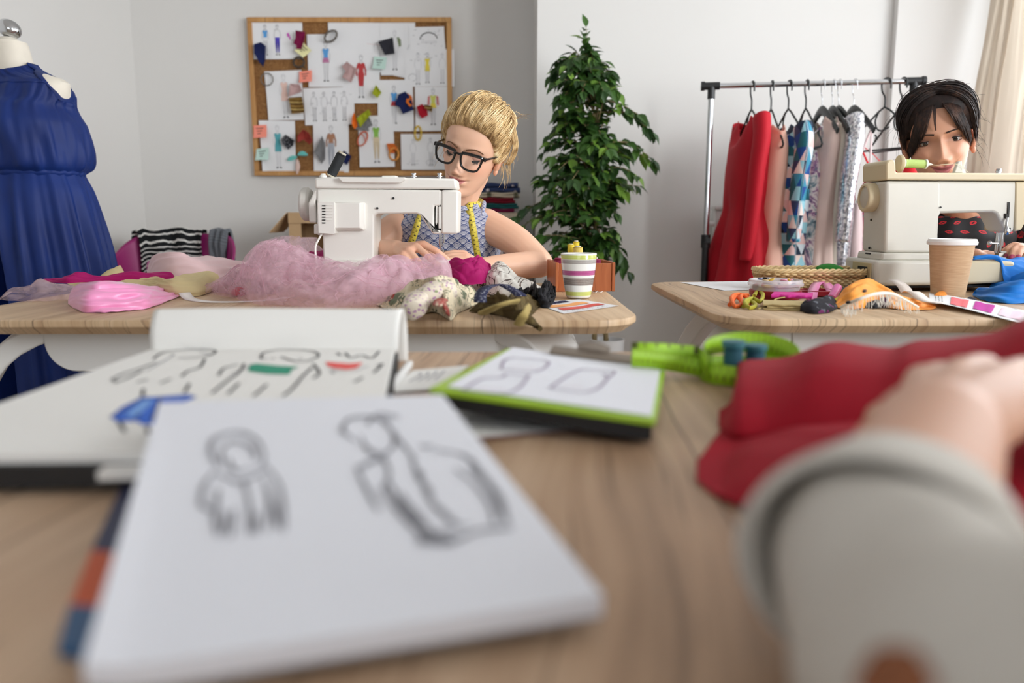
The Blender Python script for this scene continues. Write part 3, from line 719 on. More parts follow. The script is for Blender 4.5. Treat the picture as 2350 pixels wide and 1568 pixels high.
swatch([(452,675),(540,680),(562,745),(440,792)], m_dusty, 'dusty pink swatch above the gold striped one', 5)
swatch([(438,800),(560,792),(582,935),(468,946)], m_gold, 'gold and brown striped swatch by the peach dress sketch', 6)
swatch([(1225,685),(1276,755),(1240,804),(1190,762)], m_lime, 'small lime swatch at the centre of the pinboard', 7)
swatch([(1430,770),(1490,745),(1540,800),(1566,910),(1468,948),(1440,890),(1394,862)], m_navy, 'navy swatch over the blue overall sketch', 8)
swatch([(1510,760),(1548,790),(1562,865),(1530,882),(1496,840)], m_orange, 'orange and plum swatch tucked under the navy one', 9)
swatch([(1592,882),(1640,858),(1675,885),(1695,960),(1640,985),(1615,960)], m_redc, 'red pouch swatch on the lemon vest sheet', 10)
swatch([(1660,862),(1736,880),(1728,930),(1668,905)], m_gold, 'brown plaid swatch beside the red pouch', 11)
swatch([(1030,1085),(1165,975),(1198,1050),(1155,1068),(1165,1100)], m_greyc, 'grey triangular swatch under the lime one', 12, .008)
swatch([(1050,985),(1160,905),(1182,948),(1085,1070)], m_lime, 'large lime swatch over the grey triangle', 13, .02)
swatch([(1030,930),(1050,1000),(1058,1060),(1035,1085),(1008,1040),(1010,980)], m_orange, 'dark and orange swatch beside the large lime one', 14)
swatch([(370,1182),(412,1132),(492,1185),(482,1230),(435,1268),(385,1215)], m_dots, 'black and white checked swatch on the teal dress sheet', 15)
swatch([(570,1085),(625,1120),(655,1190),(630,1222),(575,1180),(520,1205),(515,1150)], m_brick, 'crumpled brick red swatch between two sheets', 16, .04)
swatch([(740,1142),(770,1210),(768,1355),(735,1396),(705,1340),(668,1290)], m_greyc, 'grey pointed swatch on the brown jacket sheet', 17)
swatch([(935,1275),(1006,1330),(965,1408),(915,1365)], m_navy, 'small navy swatch behind the black thread spool', 18)
def loop(cx, cy, rx, ry, r, m, label, rot=0, tail=None, name='bracelet'):
    pts = []
    for i in range(41):
        a = 2*pi*i/40; x, y = rx*cos(a), ry*sin(a)
        pts.append(cb(cx + x*cos(rot) - y*sin(rot), cy + x*sin(rot) + y*cos(rot), YP - .02 - .008*sin(2*a)))
    mb = MB().tube(pts, [r*(.85+.3*((i*7) % 3)/2) for i in range(41)], 7)
    if tail: mb.tube([cb(x, y, YP-.02) for x, y in tail], r*.7, 6)
    tag(build(name, mb, m), label, 'bracelet', 'bracelets pinned on the board')
m_cordg = plain('grey_cord', C(110,104,98), .7); m_cordd = plain('dark_cord', C(70,60,52), .7); m_cordy = plain('yellow_beads', C(222,184,50), .5); m_cordr = plain('orange_beads', C(206,96,60), .5)
loop(820, 248, 62, 42, .006, m_cordg, 'grey rope bracelet hanging over the chart sheet', -.7, [(800,200),(870,200)])
loop(532, 482, 48, 44, .006, m_cordd, 'dark rope bracelet under the yellow sticky note', 0, [(560,515),(590,535)])
loop(245, 636, 55, 56, .003, m_cordg, 'thin grey hoop over the peach dress sheet')
loop(1605, 1120, 28, 62, .005, m_cordy, 'yellow beaded bracelet hanging on the wide cork strip')
loop(1105, 1170, 38, 68, .004, m_cordr, 'orange beaded necklace beside the green tee sketch', .45, [(1085,1110),(1120,1150),(1130,1190)], 'necklace')
loop(1388, 1308, 42, 54, .005, plain('amber_elastic', C(226,150,60), .5), 'orange hair elastic with a spotted cloth tab', 0)
mbx = [(1320,1215),(1385,1212),(1418,1250),(1395,1300),(1345,1300)]
swatch(mbx, speck_mat('spotted_orange', C(214,112,50), C(40,26,22), 60, .22), 'spotted orange cloth tab holding a hair elastic', 20, .01, 'cloth_tab')
def feather(pts, m, label):
    P = smooth_path([cb(x, y, YP-.022) for x, y in pts], 14); mb = MB()
    mb.tube(P, [.001 + .012*sin(pi*min(1, i/13*1.02)) for i in range(14)], 8, 0, True, .25, (0, 1, 0))
    tag(build('feather', mb, m), label, 'feather', 'trinkets on the pinboard')
m_aqua = F('aqua_feather', (110,196,190)); feather([(428,1362),(470,1345),(520,1330)], m_aqua, 'drooping aqua feather pinned at the bottom of the board'); feather([(520,1318),(560,1302),(615,1318)], m_aqua, 'aqua feather lying across the bottom cork strip'); feather([(518,1350),(522,1420),(516,1492)], F('blush_feather', (226,198,188)), 'blush pendant hanging over the bottom frame')

# ---------------------------------------------------------------- fuchsia chair with two garments over its back
ch = thing('tub_chair', at(405, 760, 3.95).xy.to_3d(), 'fuchsia shell chair with clothes thrown over its back by the wall', 'chair')
m_fu = plain('fuchsia_shell', C(150, 30, 104), .45)
cc = Vector((at(405, 560, 3.95).x, 3.9, 0)); ztop = at(405, 538, 3.95).z
def shell(u, v):
    a = (u - .5)*2; th = a*radians(118); R_ = lerp(.300, .235, v); top = ztop - .17*sm(.35, 1, abs(a)) - .02*a*a
    z = lerp(top, .44, v); return (cc.x + R_*sin(th)*1.0, cc.y + R_*cos(th)*.85 - .02*(1-v), z)
mb = MB().grid(shell, 40, 16); build('back_shell', mb, m_fu, ch, solid=.012, recalc=False)
mb = MB().lathe([(0,.43),(.2,.435),(.238,.45),(.24,.46),(.2,.452),(0,.447)], 40, 0, Matrix.Translation((cc.x, cc.y, 0)) @ Matrix.Scale(.9, 4, (0,1,0))); build('seat', mb, m_fu, ch)
for sx in (-1, 1):
    for sy in (-1, 1): build('leg', MB().tube([(cc.x+sx*.12, cc.y+sy*.1, .435), (cc.x+sx*.235, cc.y+sy*.2, 0)], .009, 10), m_black, ch)
def drape(name, u0, u1, front, back, m, label, seed, amp=.012):
    def f(u, v):
        uu = lerp(u0, u1, u + .05*sin(v*5+seed)*(v-.5)); L = front + back; s = v*L; r = .03
        p = Vector(shell(uu, 0)); out = Vector(((p.x-cc.x), (p.y-cc.y)/.85, 0)).normalized()
        d = .017 + amp*(1+sin(u*17+seed+3*v))*.5 + .010*nz(u*6, v*5, seed)
        if s < front: q = p + out*(-d) + Vector((0,0,-(front-s)+.0))
        else: q = p + out*d + Vector((0,0,-(s-front)))
        k = max(0, 1-abs(s-front)/.05); q.z += .022*k + .004*nz(u*5, v*9, seed)
        if k: q = q.lerp(p + Vector((0,0,.03+amp*.5*sin(u*11+seed))), k*.6)
        return q
    tag(build(name, MB().grid(f, 36, 50), m, recalc=False, solid=.006), label, 'garment')
m_stripe = stripe_mat('black_white_knit', [C(24,26,28), C(24,26,28), C(24,26,28), C(222,220,214)], 19, 'y', .9, 'UV', 1.0)
drape('striped_sweater', .27, .56, .22, .20, m_stripe, 'black and white striped sweater over the fuchsia chair back', 1, .03)
drape('grey_sweater', .60, .72, .20, .16, stripe_mat('grey_fine_stripe', [C(104,108,114), C(122,126,132)], 46, 'y', .9, 'UV'), 'grey knit folded over the fuchsia chair back', 5, .018)

# ---------------------------------------------------------------- shelf unit behind the seamstress, folded fabrics, boxes
m_birch = wood('pale_shelf_wood', C(206,192,172), C(192,176,154), C(176,158,136), 4, 9, 0, 0, .55)
sx0, sx1, sy0, sy1, szt = at(1010, 490, 4.2).x, at(1192, 490, 4.2).x, 4.2, 4.56, at(1190, 488, 4.2).z
sh = thing('shelf_unit', ((sx0+sx1)/2, (sy0+sy1)/2, 0), 'pale wooden cube shelf behind the blonde seamstress with folded cloth on top', 'shelf')
mb = MB().box(((sx0+sx1)/2, (sy0+sy1)/2, szt-.018), (sx1-sx0, sy1-sy0, .036)); build('top', mb, m_birch, sh, bev=.002)
for x in (sx0+.018, sx1-.018): build('side_panel', MB().box((x, (sy0+sy1)/2, (szt-.036)/2), (.036, sy1-sy0, szt-.036)), m_birch, sh, bev=.002)
for z in (.03, .33, .63): build('shelf', MB().box(((sx0+sx1)/2, (sy0+sy1)/2, z), (sx1-sx0-.074, sy1-sy0, .024)), m_birch, sh, bev=.002)
build('back_panel', MB().box(((sx0+sx1)/2, sy1-.006, szt/2), (sx1-sx0-.074, .01, szt-.08)), plain('shelf_back', C(96,84,72), .8), sh)
pb = at(1134, 590, 4.25); bw = .16
bx_ = thing('storage_box', (pb.x, 4.34, .643), 'pink box with white stripes inside the pale cube shelf', 'box')
build('body', MB().box((pb.x-.03, 4.34, .643+.07), (bw, .22, .138)), stripe_mat('pink_white_box', [C(226,178,184), C(226,178,184), C(238,224,222)], 20, 'x'), bx_, bev=.003)
build('lid', MB().box((pb.x-.03, 4.34, .643+.15), (bw+.012, .23, .026)), plain('pink_lid', C(222,164,174), .7), bx_, bev=.003)
def folded(x0, x1, y0, y1, z0, h, m, label, layers=3, seed=0, bow=.004):
    """a folded length of cloth: stacked layers with a rounded fold along the front"""
    mb = MB(); lh = h/layers
    for k in range(layers):
        rings = []; n = 14; zz = z0 + k*lh
        j = .006*sin(seed*3+k*2.1)
        for i in range(n+1):
            x = lerp(x0 + abs(j), x1 + j, i/n); w = .004*sin(i*1.7+seed+k) + bow*sin(i*.9+seed)
            r = []
            for a in range(10): t = pi/2 + pi*a/9; r.append(Vector((x, y0 + lh/2 + w + lh*.5*cos(t)*1.0, zz + lh/2 + lh*.47*sin(t) + .002*sin(i+k))))
            r = [Vector((x, y1, zz + lh*.97))] + r + [Vector((x, y1, zz+lh*.03))]
            rings.append(r)
        mb.loft(rings, 0, True, (True, True))
    return tag(build('folded_fabric', mb, m, sharp=60), label, 'folded fabric', 'folded fabrics on the shelf unit')
M = Mat('navy_floral_cotton'); co = M.coords(); d = M.voro(co, 26); s_ = M.noise(co, 60, 2); M.col(M.mix((d + s_*.25).lt(.34), C(44,60,104), C(214,204,206))); M.set(rough=.85); m_nfl = M.m
z = szt; fx0, fx1 = at(1062, 450, 4.22).x, at(1190, 450, 4.22).x
for h, m, lb, dx, ly in ((.020, m_burg, 'dark red cloth at the bottom of the folded stack', -.02, 1), (.026, F('teal_cloth',(34,96,98)), 'teal cloth second from the bottom of the folded stack', -.005, 2), (.03, F('deep_red_cloth',(128,18,40)), 'deep red cloth in the middle of the folded stack', -.02, 2), (.026, stripe_mat('cream_check_cotton', [C(214,202,180)]*5+[C(120,118,96)], 7, 'x'), 'cream checked cloth under the navy patterned one', 0, 2), (.048, m_nfl, 'navy cloth with white motifs on top of the folded stack', .003, 2)):
    folded(fx0 + RND.uniform(0,.01), fx1 + dx, 4.215, 4.45, z+.0005, h, m, lb, ly, h*100); z += h + .001
m_cardb = plain('cardboard', C(186,154,116), .85, vary=.05, bump=.1, bscale=60)
px0, px1 = at(657, 520, 4.0).x, at(790, 520, 4.0).x; zt_ = at(690, 487, 4.0).z; zb_ = .55
st = thing('bench', ((px0+px1)/2, 4.2, 0), 'low white bench under the open cardboard box', 'bench')
build('seat', MB().box(((px0+px1)/2, 4.2, zb_-.02), (px1-px0+.06, .42, .036)), m_white, st, bev=.003)
for sx in (px0+.0, px1-.0):
    for sy in (4.03, 4.37): build('leg', MB().box((sx, sy, (zb_-.04)/2), (.035, .035, zb_-.04)), m_white, st)
cbx = thing('cardboard_box', ((px0+px1)/2, 4.2, zb_), 'open cardboard box with a loose flap by the back wall', 'box')
cxm = (px0+px1)/2; hgt = zt_-zb_; mb = MB(); bt = .005
mb.box((cxm, 4.35, zb_+hgt/2), (px1-px0, bt, hgt)); mb.box((px0+bt/2, 4.2, zb_+hgt/2), (bt, .3, hgt)); mb.box((px1-bt/2, 4.2, zb_+hgt/2), (bt, .3, hgt)); mb.box((cxm, 4.2, zb_+.003), (px1-px0, .3, bt)); mb.box((cxm, 4.2, zt_-.003), (px1-px0, .3, bt))
build('body', mb, m_cardb, cbx)
mb = MB().box((px0+.032, 4.045, zb_+hgt/2), (.062, .004, hgt-.01)); mb.box((cxm, 4.04, zt_-.028), (px1-px0, .004, .054)); build('front_flange', mb, m_cardb, cbx)
a = at(657, 488, 4.04); b = at(618, 533, 4.0); mb = MB().add([a, a+Vector((0,.28,.0)), b+Vector((0,.26,0)), b, a-Vector((0,0,.004)), a+Vector((0,.28,-.004)), b+Vector((0,.26,-.004)), b-Vector((0,0,.004))], [(0,1,2,3),(7,6,5,4),(0,4,5,1),(1,5,6,2),(2,6,7,3),(3,7,4,0)])
build('flap', mb, m_cardb, cbx, smooth=False)
# ---------------------------------------------------------------- dress form with the blue jumpsuit
YM = 2.55
def mz(py): return at(45, py, YM).z
mxc = at(46, 400, YM).x; kpx = YM/1800
df = thing('dress_form', (mxc, YM, 0), 'cream dress form with a chrome neck knob standing at the wall corner', 'dress form')
m_cream = fabric('cream_jersey', C(226, 218, 204), .85, .2)
def ering(cx, cy, z, a, b, n, fn=None, ex=2.0):
    r = []
    for j in range(n):
        t = 2*pi*j/n; k = fn(t, z) if fn else 0
        ct, st = cos(t), sin(t)
        r.append(Vector((cx + (a+k)*math.copysign(abs(ct)**(2/ex), ct), cy + (b+k)*math.copysign(abs(st)**(2/ex), st), z)))
    return r
bk = [(.88, (.135, .09, 0)), (.95, (.15, .10, 0)), (1.06, (.122, .092, 0)), (1.12, (.12, .09, 0)), (1.22, (.15, .115, -.01)), (1.27, (.165, .12, -.01)), (mz(235), (.178, .10, 0)), (mz(210), (.188, .085, 0)), (mz(188), (.182, .07, .005)), (mz(176), (.135, .062, .008)), (mz(162), (.085, .06, .008)), (mz(145), (.063, .058, .008)), (mz(120), (.056, .054, .006)), (mz(102), (.052, .05, .006))]
bk.sort(); zs = [lerp(.88, mz(102), i/44) for i in range(45)]
rot_m = Matrix.Translation((mxc, YM, 0)) @ Matrix.Rotation(radians(-8), 4, 'Z') @ Matrix.Translation((-mxc, -YM, 0))
rings = []
for z in zs:
    a, b, dy = interp(bk, z); rings.append([rot_m @ p for p in ering(mxc, YM+dy, z, a, b, 48, None, 2.2)])
build('torso', MB().loft(rings), m_cream, df)
zt = mz(101)
build('neck_cap', MB().lathe([(.052, -.002), (.051, .006), (.030, .010), (.022, .020), (0, .021)], 32, 0, Matrix.Translation((mxc, YM+.006, zt))), m_cream, df)
kn = MB().ell((mxc+.006, YM+.006, zt+.046), (.036, .032, .028), 0, 32, 20, Matrix.Rotation(radians(28), 4, 'Y')); build('knob', kn, m_chrome, df)
build('pole', MB().tube([(mxc, YM, .90), (mxc, YM, .10)], .016, 14), m_chrome, df)
for i in range(4):
    a = pi/4 + i*pi/2; build('foot', MB().tube(smooth_path([(mxc, YM, .12), (mxc+.12*cos(a), YM+.12*sin(a), .10), (mxc+.24*cos(a), YM+.24*sin(a), .014)], 10), .012, 10), m_chrome, df)
M = Mat('royal_blue_jersey'); co = M.coords(); M.set(rough=.6, sheen=.08, spec=.35); M.b.inputs['Sheen Tint'].default_value = C(90, 140, 230)
M.col(M.ramp(M.noise(co, 6, 3), [(.3, C(10, 34, 94)), (.7, C(15, 45, 114))])); M.bump(M.noise(co, 1100, 2), .06, .001); m_royal = M.m
js = thing('jumpsuit', (mxc, YM, .1), 'royal blue halter jumpsuit worn by the dress form', 'jumpsuit')
tk = [(mz(400), (.200, .135)), (mz(388), (.222, .158)), (mz(365), (.230, .172)), (mz(330), (.224, .174)), (mz(290), (.210, .172)), (mz(255), (.200, .160)), (mz(232), (.188, .142)), (mz(212), (.168, .124)), (mz(192), (.142, .108)), (mz(172), (.110, .090)), (mz(158), (.082, .078)), (mz(148), (.070, .069))]
tk.sort()
def folds(t, g, seed): return sum(a*sin(n*t + p + g*s) for n, a, p, s in ((23, .4, seed, 3), (31, .3, seed*2.1, -4), (13, .5, seed*.7, 5), (47, .16, seed*1.7, 2))) + .5*nz(cos(t)*2.2+seed, sin(t)*2.2, g*1.3)
def top_ring(z):
    a, b = interp(tk, z); zz0, zz1 = mz(400), mz(200); g = (z-zz0)/(zz1-zz0); k = sm(mz(290), mz(225), z); ta, tb_, _ = interp(bk, z); a, b = lerp(a, ta+.010, k), lerp(b, tb_+.014, k)
    hx = interp([(mz(262), .26), (mz(240), .190), (mz(215), .176), (mz(190), .147), (mz(168), .108), (mz(152), .078), (mz(146), .074)], z)
    amp = .0080*sm(-.02, .06, g)*(1 - .55*sm(.2, .6, g)) + (.0035*sm(.55, .9, g))*(1 - sm(.97, 1.04, g))
    def fn(t, z): return amp*folds(t, g*1.2, 1.0) + .012*amp/.0055*nz(cos(t)*1.5, sin(t)*1.5, g*2)*(1-sm(.8,1,g))
    dz = lambda t: -.03*max(0, -sin(t))*sm(.95, 1.3, g)   # the collar dips in front
    r = ering(mxc, YM+.004-.004*k, z, a, b, 160, fn, 2.15)
    for p in r:
        x = p.x-mxc
        if abs(x) > hx: p.x = mxc + math.copysign(hx, x); p.y = YM + math.copysign(b*max(.05, 1-(hx/a)**2.15)**(1/2.15), p.y-YM)
    return [rot_m @ (p + Vector((0, 0, dz(2*pi*j/160)))) for j, p in enumerate(r)]
build('bodice', MB().loft([top_ring(lerp(mz(400), mz(196), i/50)) for i in range(51)], 0, True, (False, False)), m_royal, js, sharp=0, recalc=False)
build('halter_band', MB().loft([top_ring(lerp(mz(199), mz(148), i/12)) for i in range(13)], 0, True, (False, False)), m_royal, js, sharp=0, recalc=False, solid=.004)
wz = mz(398)
def wr(i):
    z = wz + .010 - .022*i/8; return [rot_m @ p for p in ering(mxc, YM, z, .197 + .006*sin(pi*i/8), .133 + .006*sin(pi*i/8), 160, lambda t, z: .0035*sin(34*t+2*i*.2)*(.5+.5*nz(t*3)), 2.1)]
build('waistband', MB().loft([wr(i) for i in range(9)], 0, True, (False, False)), m_royal, js, sharp=0, recalc=False)
hem = .13; lk = [(wz-.005, (.100, .135, .1)), (mz(440), (.115, .15, .108)), (mz(500), (.125, .155, .115)), (mz(600), (.132, .155, .132)), (mz(700), (.135, .155, .142)), (mz(850), (.14, .155, .150)), (hem, (.148, .16, .158))]
lk.sort()
pk = sorted([(wz, (.196, .134)), (mz(440), (.218, .152)), (mz(500), (.236, .162)), (mz(600), (.262, .168)), (mz(700), (.276, .168)), (mz(850), (.290, .168)), (.13, (.305, .172))])
rings = []
for i in range(90):
    z = lerp(.13, wz, i/89); a, b = interp(pk, z); g = (wz-z)/(wz-.13); amp = .0030 + .0095*sm(0, .3, g); pin = .95*sm(mz(520), mz(680), z) if False else .94*sm(mz(500), mz(660), z) 
    pin = .94*sm(0, 1, (mz(500)-z)/(mz(500)-mz(670)))
    r = ering(mxc, YM, z, a, b, 220, lambda t, z: amp*folds(t, g*.4, 3.1)*1.2 + .010*sm(.15, .6, g)*sin(13*t + .8*g), 2.1)
    for p in r:
        x = p.x - mxc; k = math.exp(-(x/.030)**2)*pin; p.y = YM + (p.y - YM)*(1-k)
    rings.append([rot_m @ p for p in r])
build('trousers', MB().loft(rings, 0, True, (False, False)), m_royal, js, sharp=0, recalc=False)

# ---------------------------------------------------------------- potted fig
YT = 3.6
pt = at(1394, 790, YT); pot = thing('potted_fig', (pt.x, YT, 0), 'tall artificial weeping fig in a white pot beside the wall corner', 'plant')
zr = at(1394, 778, YT).z; k = .079
mb = MB().lathe([(0, .002), (k*.82, .002), (k*.84, .01), (k*.98, zr-.02), (k, zr), (k*.93, zr), (k*.91, zr-.03), (0, zr-.03)], 48, 0, Matrix.Translation((pt.x, YT, 0))); build('pot', mb, plain('white_ceramic', C(232, 232, 232), .3), pot, sharp=50)
build('soil', MB().lathe([(0, zr-.022), (k*.915, zr-.024)], 32, 0, Matrix.Translation((pt.x, YT, 0))), plain('grey_moss', C(110, 106, 100), .95, vary=.3, vscale=120), pot)
m_bark = plain('fig_bark', C(136, 118, 82), .8, vary=.2, vscale=60, bump=.4, bscale=120)
trunks = [[at(1364, 782, YT), at(1368, 700, YT), at(1372, 560, YT), at(1362, 420, YT), at(1369, 300, YT-.01), at(1352, 190, YT), at(1341, 90, YT)], [at(1391, 782, YT), at(1388, 720, YT), at(1374, 620, YT+.015), at(1366, 480, YT+.03), at(1350, 360, YT+.04), at(1332, 250, YT+.03)]]
for i, tr in enumerate(trunks):
    P = smooth_path(tr, 40); build('trunk', MB().tube(P, [lerp(.0125, .002, (j/39)**.9) for j in range(40)], 9), m_bark, pot)
build('twig_stub', MB().tube([at(1391, 775, YT), at(1384, 762, YT-.01)], [.007, .005], 8), m_bark, pot)
M = Mat('fig_leaf'); vc = M.N('ShaderNodeVertexColor'); vc.layer_name = 'col'; M.L(vc.outputs[0], M.b.inputs['Base Color']); M.set(rough=.42, spec=.45)
tl = M.N('ShaderNodeBsdfTranslucent'); M.L(vc.outputs[0], tl.inputs[0]); mx = M.N('ShaderNodeMixShader'); mx.inputs[0].default_value = .22
M.L(M.b.outputs[0], mx.inputs[1]); M.L(tl.outputs[0], mx.inputs[2]); M.L(mx.outputs[0], M.out.inputs[0]); m_leaf = M.m
out_l = [(115, 1300, 1365), (140, 1250, 1400), (170, 1242, 1432), (205, 1240, 1448), (235, 1250, 1440), (262, 1262, 1430), (285, 1262, 1400), (300, 1236, 1425), (330, 1222, 1455), (365, 1222, 1478), (400, 1226, 1482), (440, 1222, 1488), (480, 1215, 1440), (510, 1200, 1438), (560, 1235, 1430), (590, 1262, 1412)]
def crown(py):
    for (a, l0, r0), (b, l1, r1) in zip(out_l, out_l[1:]):
        if a <= py <= b: t = (py-a)/(b-a); return lerp(l0, l1, t), lerp(r0, r1, t)
    return 1330, 1370
leaf = MB(); tw = MB(); rl = random.Random(11)
def add_leaf(p, d, nrm, L, c):
    d = d.normalized(); s = d.cross(nrm); s = s.normalized() if s.length > 1e-5 else d.orthogonal().normalized(); n = s.cross(d).normalized(); o = len(leaf.v)
    prof = ((0, .0), (.14, .16), (.36, .27), (.60, .23), (.82, .10), (1.0, .0)); v = []; 
    for t, w in prof:
        q = p + d*(L*t) - n*(L*.22*t*t)
        v += [q - s*(w*L) + n*(w*L*.35), q, q + s*(w*L) + n*(w*L*.35)]
    f = []
    for i in range(5): f += [(3*i, 3*i+1, 3*i+4, 3*i+3), (3*i+1, 3*i+2, 3*i+5, 3*i+4)]
    leaf.add(v, f)
    for i in range(len(v)): leaf.c[o+i] = c
def leaf_col():
    u = rl.random(); a = C(34, 62, 28); b = C(66, 102, 42); c = C(128, 166, 66)
    q = [lerp(a[i], b[i], u) for i in range(3)] if rl.random() < .8 else [lerp(b[i], c[i], u) for i in range(3)]
    return tuple(q)
TP = smooth_path(trunks[0], 60)
def twig(tip, n, z0=None):
    z0 = z0 if z0 is not None else max(zr+.12, tip.z - rl.uniform(-.02, .16)); rootp = min(TP, key=lambda p: abs(p.z-z0))
    mid = rootp.lerp(tip, .55) + Vector((0, 0, rl.uniform(.02, .06))); P = smooth_path([rootp, mid, tip], 14)
    tw.tube(P, [lerp(.0035, .001, i/13) for i in range(14)], 5)
    for i in range(n):
        t = lerp(.35, 1, (i+.5)/n); j = min(12, int(t*13)); p = P[j].lerp(P[j+1], t*13-j); ax = (P[j+1]-P[j]).normalized()
        sd = ax.cross(Vector((0, 0, 1))).normalized()*(1 if i % 2 else -1)
        d = ax*rl.uniform(.3, .9) + sd*rl.uniform(.5, 1.1) + Vector((rl.uniform(-.3, .3), rl.uniform(-.3, .3), rl.uniform(-.75, .15)))
        add_leaf(p, d, Vector((rl.uniform(-.5, .5), rl.uniform(-.9, .1), 1)), rl.uniform(.05, .082), leaf_col())
    add_leaf(P[-1], P[-1]-P[-3] + Vector((0, 0, -.01)), Vector((0, -.4, 1)), .06, leaf_col())
for i in range(235):
    py = rl.uniform(128, 592); l, r = crown(py); u = rl.random(); u = .5 + (u-.5)*(.9 + .1*rl.random()); px = lerp(l+14, r-14, u)
    hw = (r-l)/1800*YT/2; dy = sqrt(max(0, 1-(2*u-1)**2))*hw*rl.uniform(-.95, .75)
    twig(at(px, py, YT + dy), rl.randint(6, 9))
for px, py in ((1345, 62), (1338, 90), (1350, 110), (1340, 120)): twig(at(px, py, YT), 4, at(1345, 150, YT).z)
for px, py in ((1440, 625), (1432, 600), (1425, 615), (1185, 498), (1195, 520), (1205, 480), (1490, 372), (1498, 305), (1490, 300), (1475, 270), (1500, 370)): twig(at(px, py, YT-.05), 7, at(1370, py-40, YT).z)
build('foliage', leaf, m_leaf, pot, smooth=False, recalc=False); build('twigs', tw, m_bark, pot)

# ---------------------------------------------------------------- clothes rail
YRL, YRR = 3.56, 3.44
def rk(px, py=197):                       # a point on the rail's line
    a, b = (px-CX)/FPX, (CY-py)/FPX; t = (YRL + 0)/ (cT + b*sT)
    p0, p1 = at(1640, 197, YRL), at(2095, 187, YRR); r = ray(px, py); # cut with the rail's vertical plane
    d = (p1-p0); n = Vector((-d.y, d.x, 0)); k = n.dot(p0 - Vector((0, 0, CAMZ)))/n.dot(r)
    return Vector((0, 0, CAMZ)) + r*k
pL, pR = rk(1633, 197), rk(2098, 187); zB = (pL.z + pR.z)/2
pL.z = pR.z = zB; dr = (pR-pL).normalized(); nr = Vector((-dr.y, dr.x, 0))
rack = thing('clothes_rack', ((pL+pR)/2).xy.to_3d(), 'chrome clothes rack with black joints hung with dresses', 'clothes rack')
build('rail', MB().tube([pL - dr*.02, pR + dr*.02], .0115, 16), m_chrome, rack)
for p, s in ((pL, -1), (pR, 1)):
    q = p
    build('post', MB().tube([q + Vector((0,0,-.02)), Vector((q.x, q.y, .80))], .0125, 16), m_chrome, rack)
    build('lower_post', MB().tube([Vector((q.x, q.y, .84)), Vector((q.x, q.y, .12))], .016, 16), m_black, rack)
    mb = MB().tube([q - dr*.035, q + dr*.035], .0165, 18); mb.tube([q + Vector((0,0,.0)), q + Vector((0,0,-.055))], .0165, 18)
    mb.tube([q + dr*s*.03, q + dr*s*.045], .02, 18); build('corner_joint', mb, m_black, rack)
    mb = MB().tube([Vector((q.x, q.y, .855)), Vector((q.x, q.y, .795))], .021, 18); mb.box(Vector((q.x, q.y-.024, .83)), (.02, .03, .022)); build('clamp', mb, m_black, rack)
    build('foot_bar', MB().tube([q.xy.to_3d() + nr*.24 + Vector((0,0,.10)), q.xy.to_3d() - nr*.24 + Vector((0,0,.10))], .014, 12), m_black, rack)
    for k in (-1, 1):
        w = q.xy.to_3d() + nr*.22*k; build('wheel', MB().lathe([(0,-.01),(.03,-.01),(.034,0),(.03,.01),(0,.01)], 20, 0, Matrix.Translation(w + Vector((0,0,.036))) @ Matrix.Rotation(pi/2, 4, 'X')), m_black, rack)
build('lower_bar', MB().tube([pL.xy.to_3d() + Vector((0,0,.16)), pR.xy.to_3d() + Vector((0,0,.16))], .01, 12), m_chrome, rack)
m_hang = plain('black_hanger_plastic', C(34, 38, 38), .4)
def hook(mb, r=.003, top=.024):
    P = [(-.026, 0, -.022), (-.024, 0, .004)] + [(.024*cos(a)*-1, 0, .004+.020*sin(a)) for a in [pi*i/8 for i in range(1, 8)]] + [(.024, 0, .0), (.018, 0, -.03), (.002, 0, -.055), (0, 0, -.10)]
    mb.tube(smooth_path(P, 30), r, 8)
HG = {}
def hanger(px, kind, label, ang, tilt=0):
    p = rk(px, 195); p.z = zB - .008
    o = thing('hanger', p, label, 'hanger', 'hangers on the clothes rack', (0, tilt, ang))
    if kind == 'tube':
        mb = MB(); hook(mb, .0036); build('hook', mb, m_hang, o, local=True)
        mb = MB(); mb.tube([(0,0,-.095), (.03,0,-.112), (.20,0,-.245), (.213,0,-.262), (.20,0,-.272), (-.20,0,-.272), (-.213,0,-.262), (-.20,0,-.245), (-.03,0,-.112), (0,0,-.095)], .0042, 8)
        mb.tube(smooth_path([(.03,0,-.113), (.045,0,-.15), (.03,0,-.185), (0,0,-.192), (-.03,0,-.18)], 14), .0036, 8)
        mb.tube(smooth_path([(.175,0,-.226), (.165,0,-.205), (.175,0,-.195)], 8), .004, 8); mb.tube(smooth_path([(-.175,0,-.226), (-.165,0,-.205), (-.175,0,-.195)], 8), .004, 8)
        build('frame', mb, m_hang, o, local=True)
    else:
        mb = MB(); hook(mb, .0018); build('hook', mb, m_chrome, o, local=True)
        mb = MB(); P = smooth_path([(-.21,0,-.212), (-.17,0,-.185), (-.06,0,-.125), (0,0,-.105), (.06,0,-.125), (.17,0,-.185), (.21,0,-.212)], 30)
        mb.tube(P, [lerp(.022, .012, abs(2*i/29-1)) if i not in (0, 29) else .014 for i in range(30)], 12, 0, True, .45, (0,1,0)); mb.v = [Vector((v.x, v.y*1.0, v.z)) for v in mb.v]
        build('frame', mb, m_hang, o, local=True)
    return o
base_a = math.atan2(nr.y, nr.x)
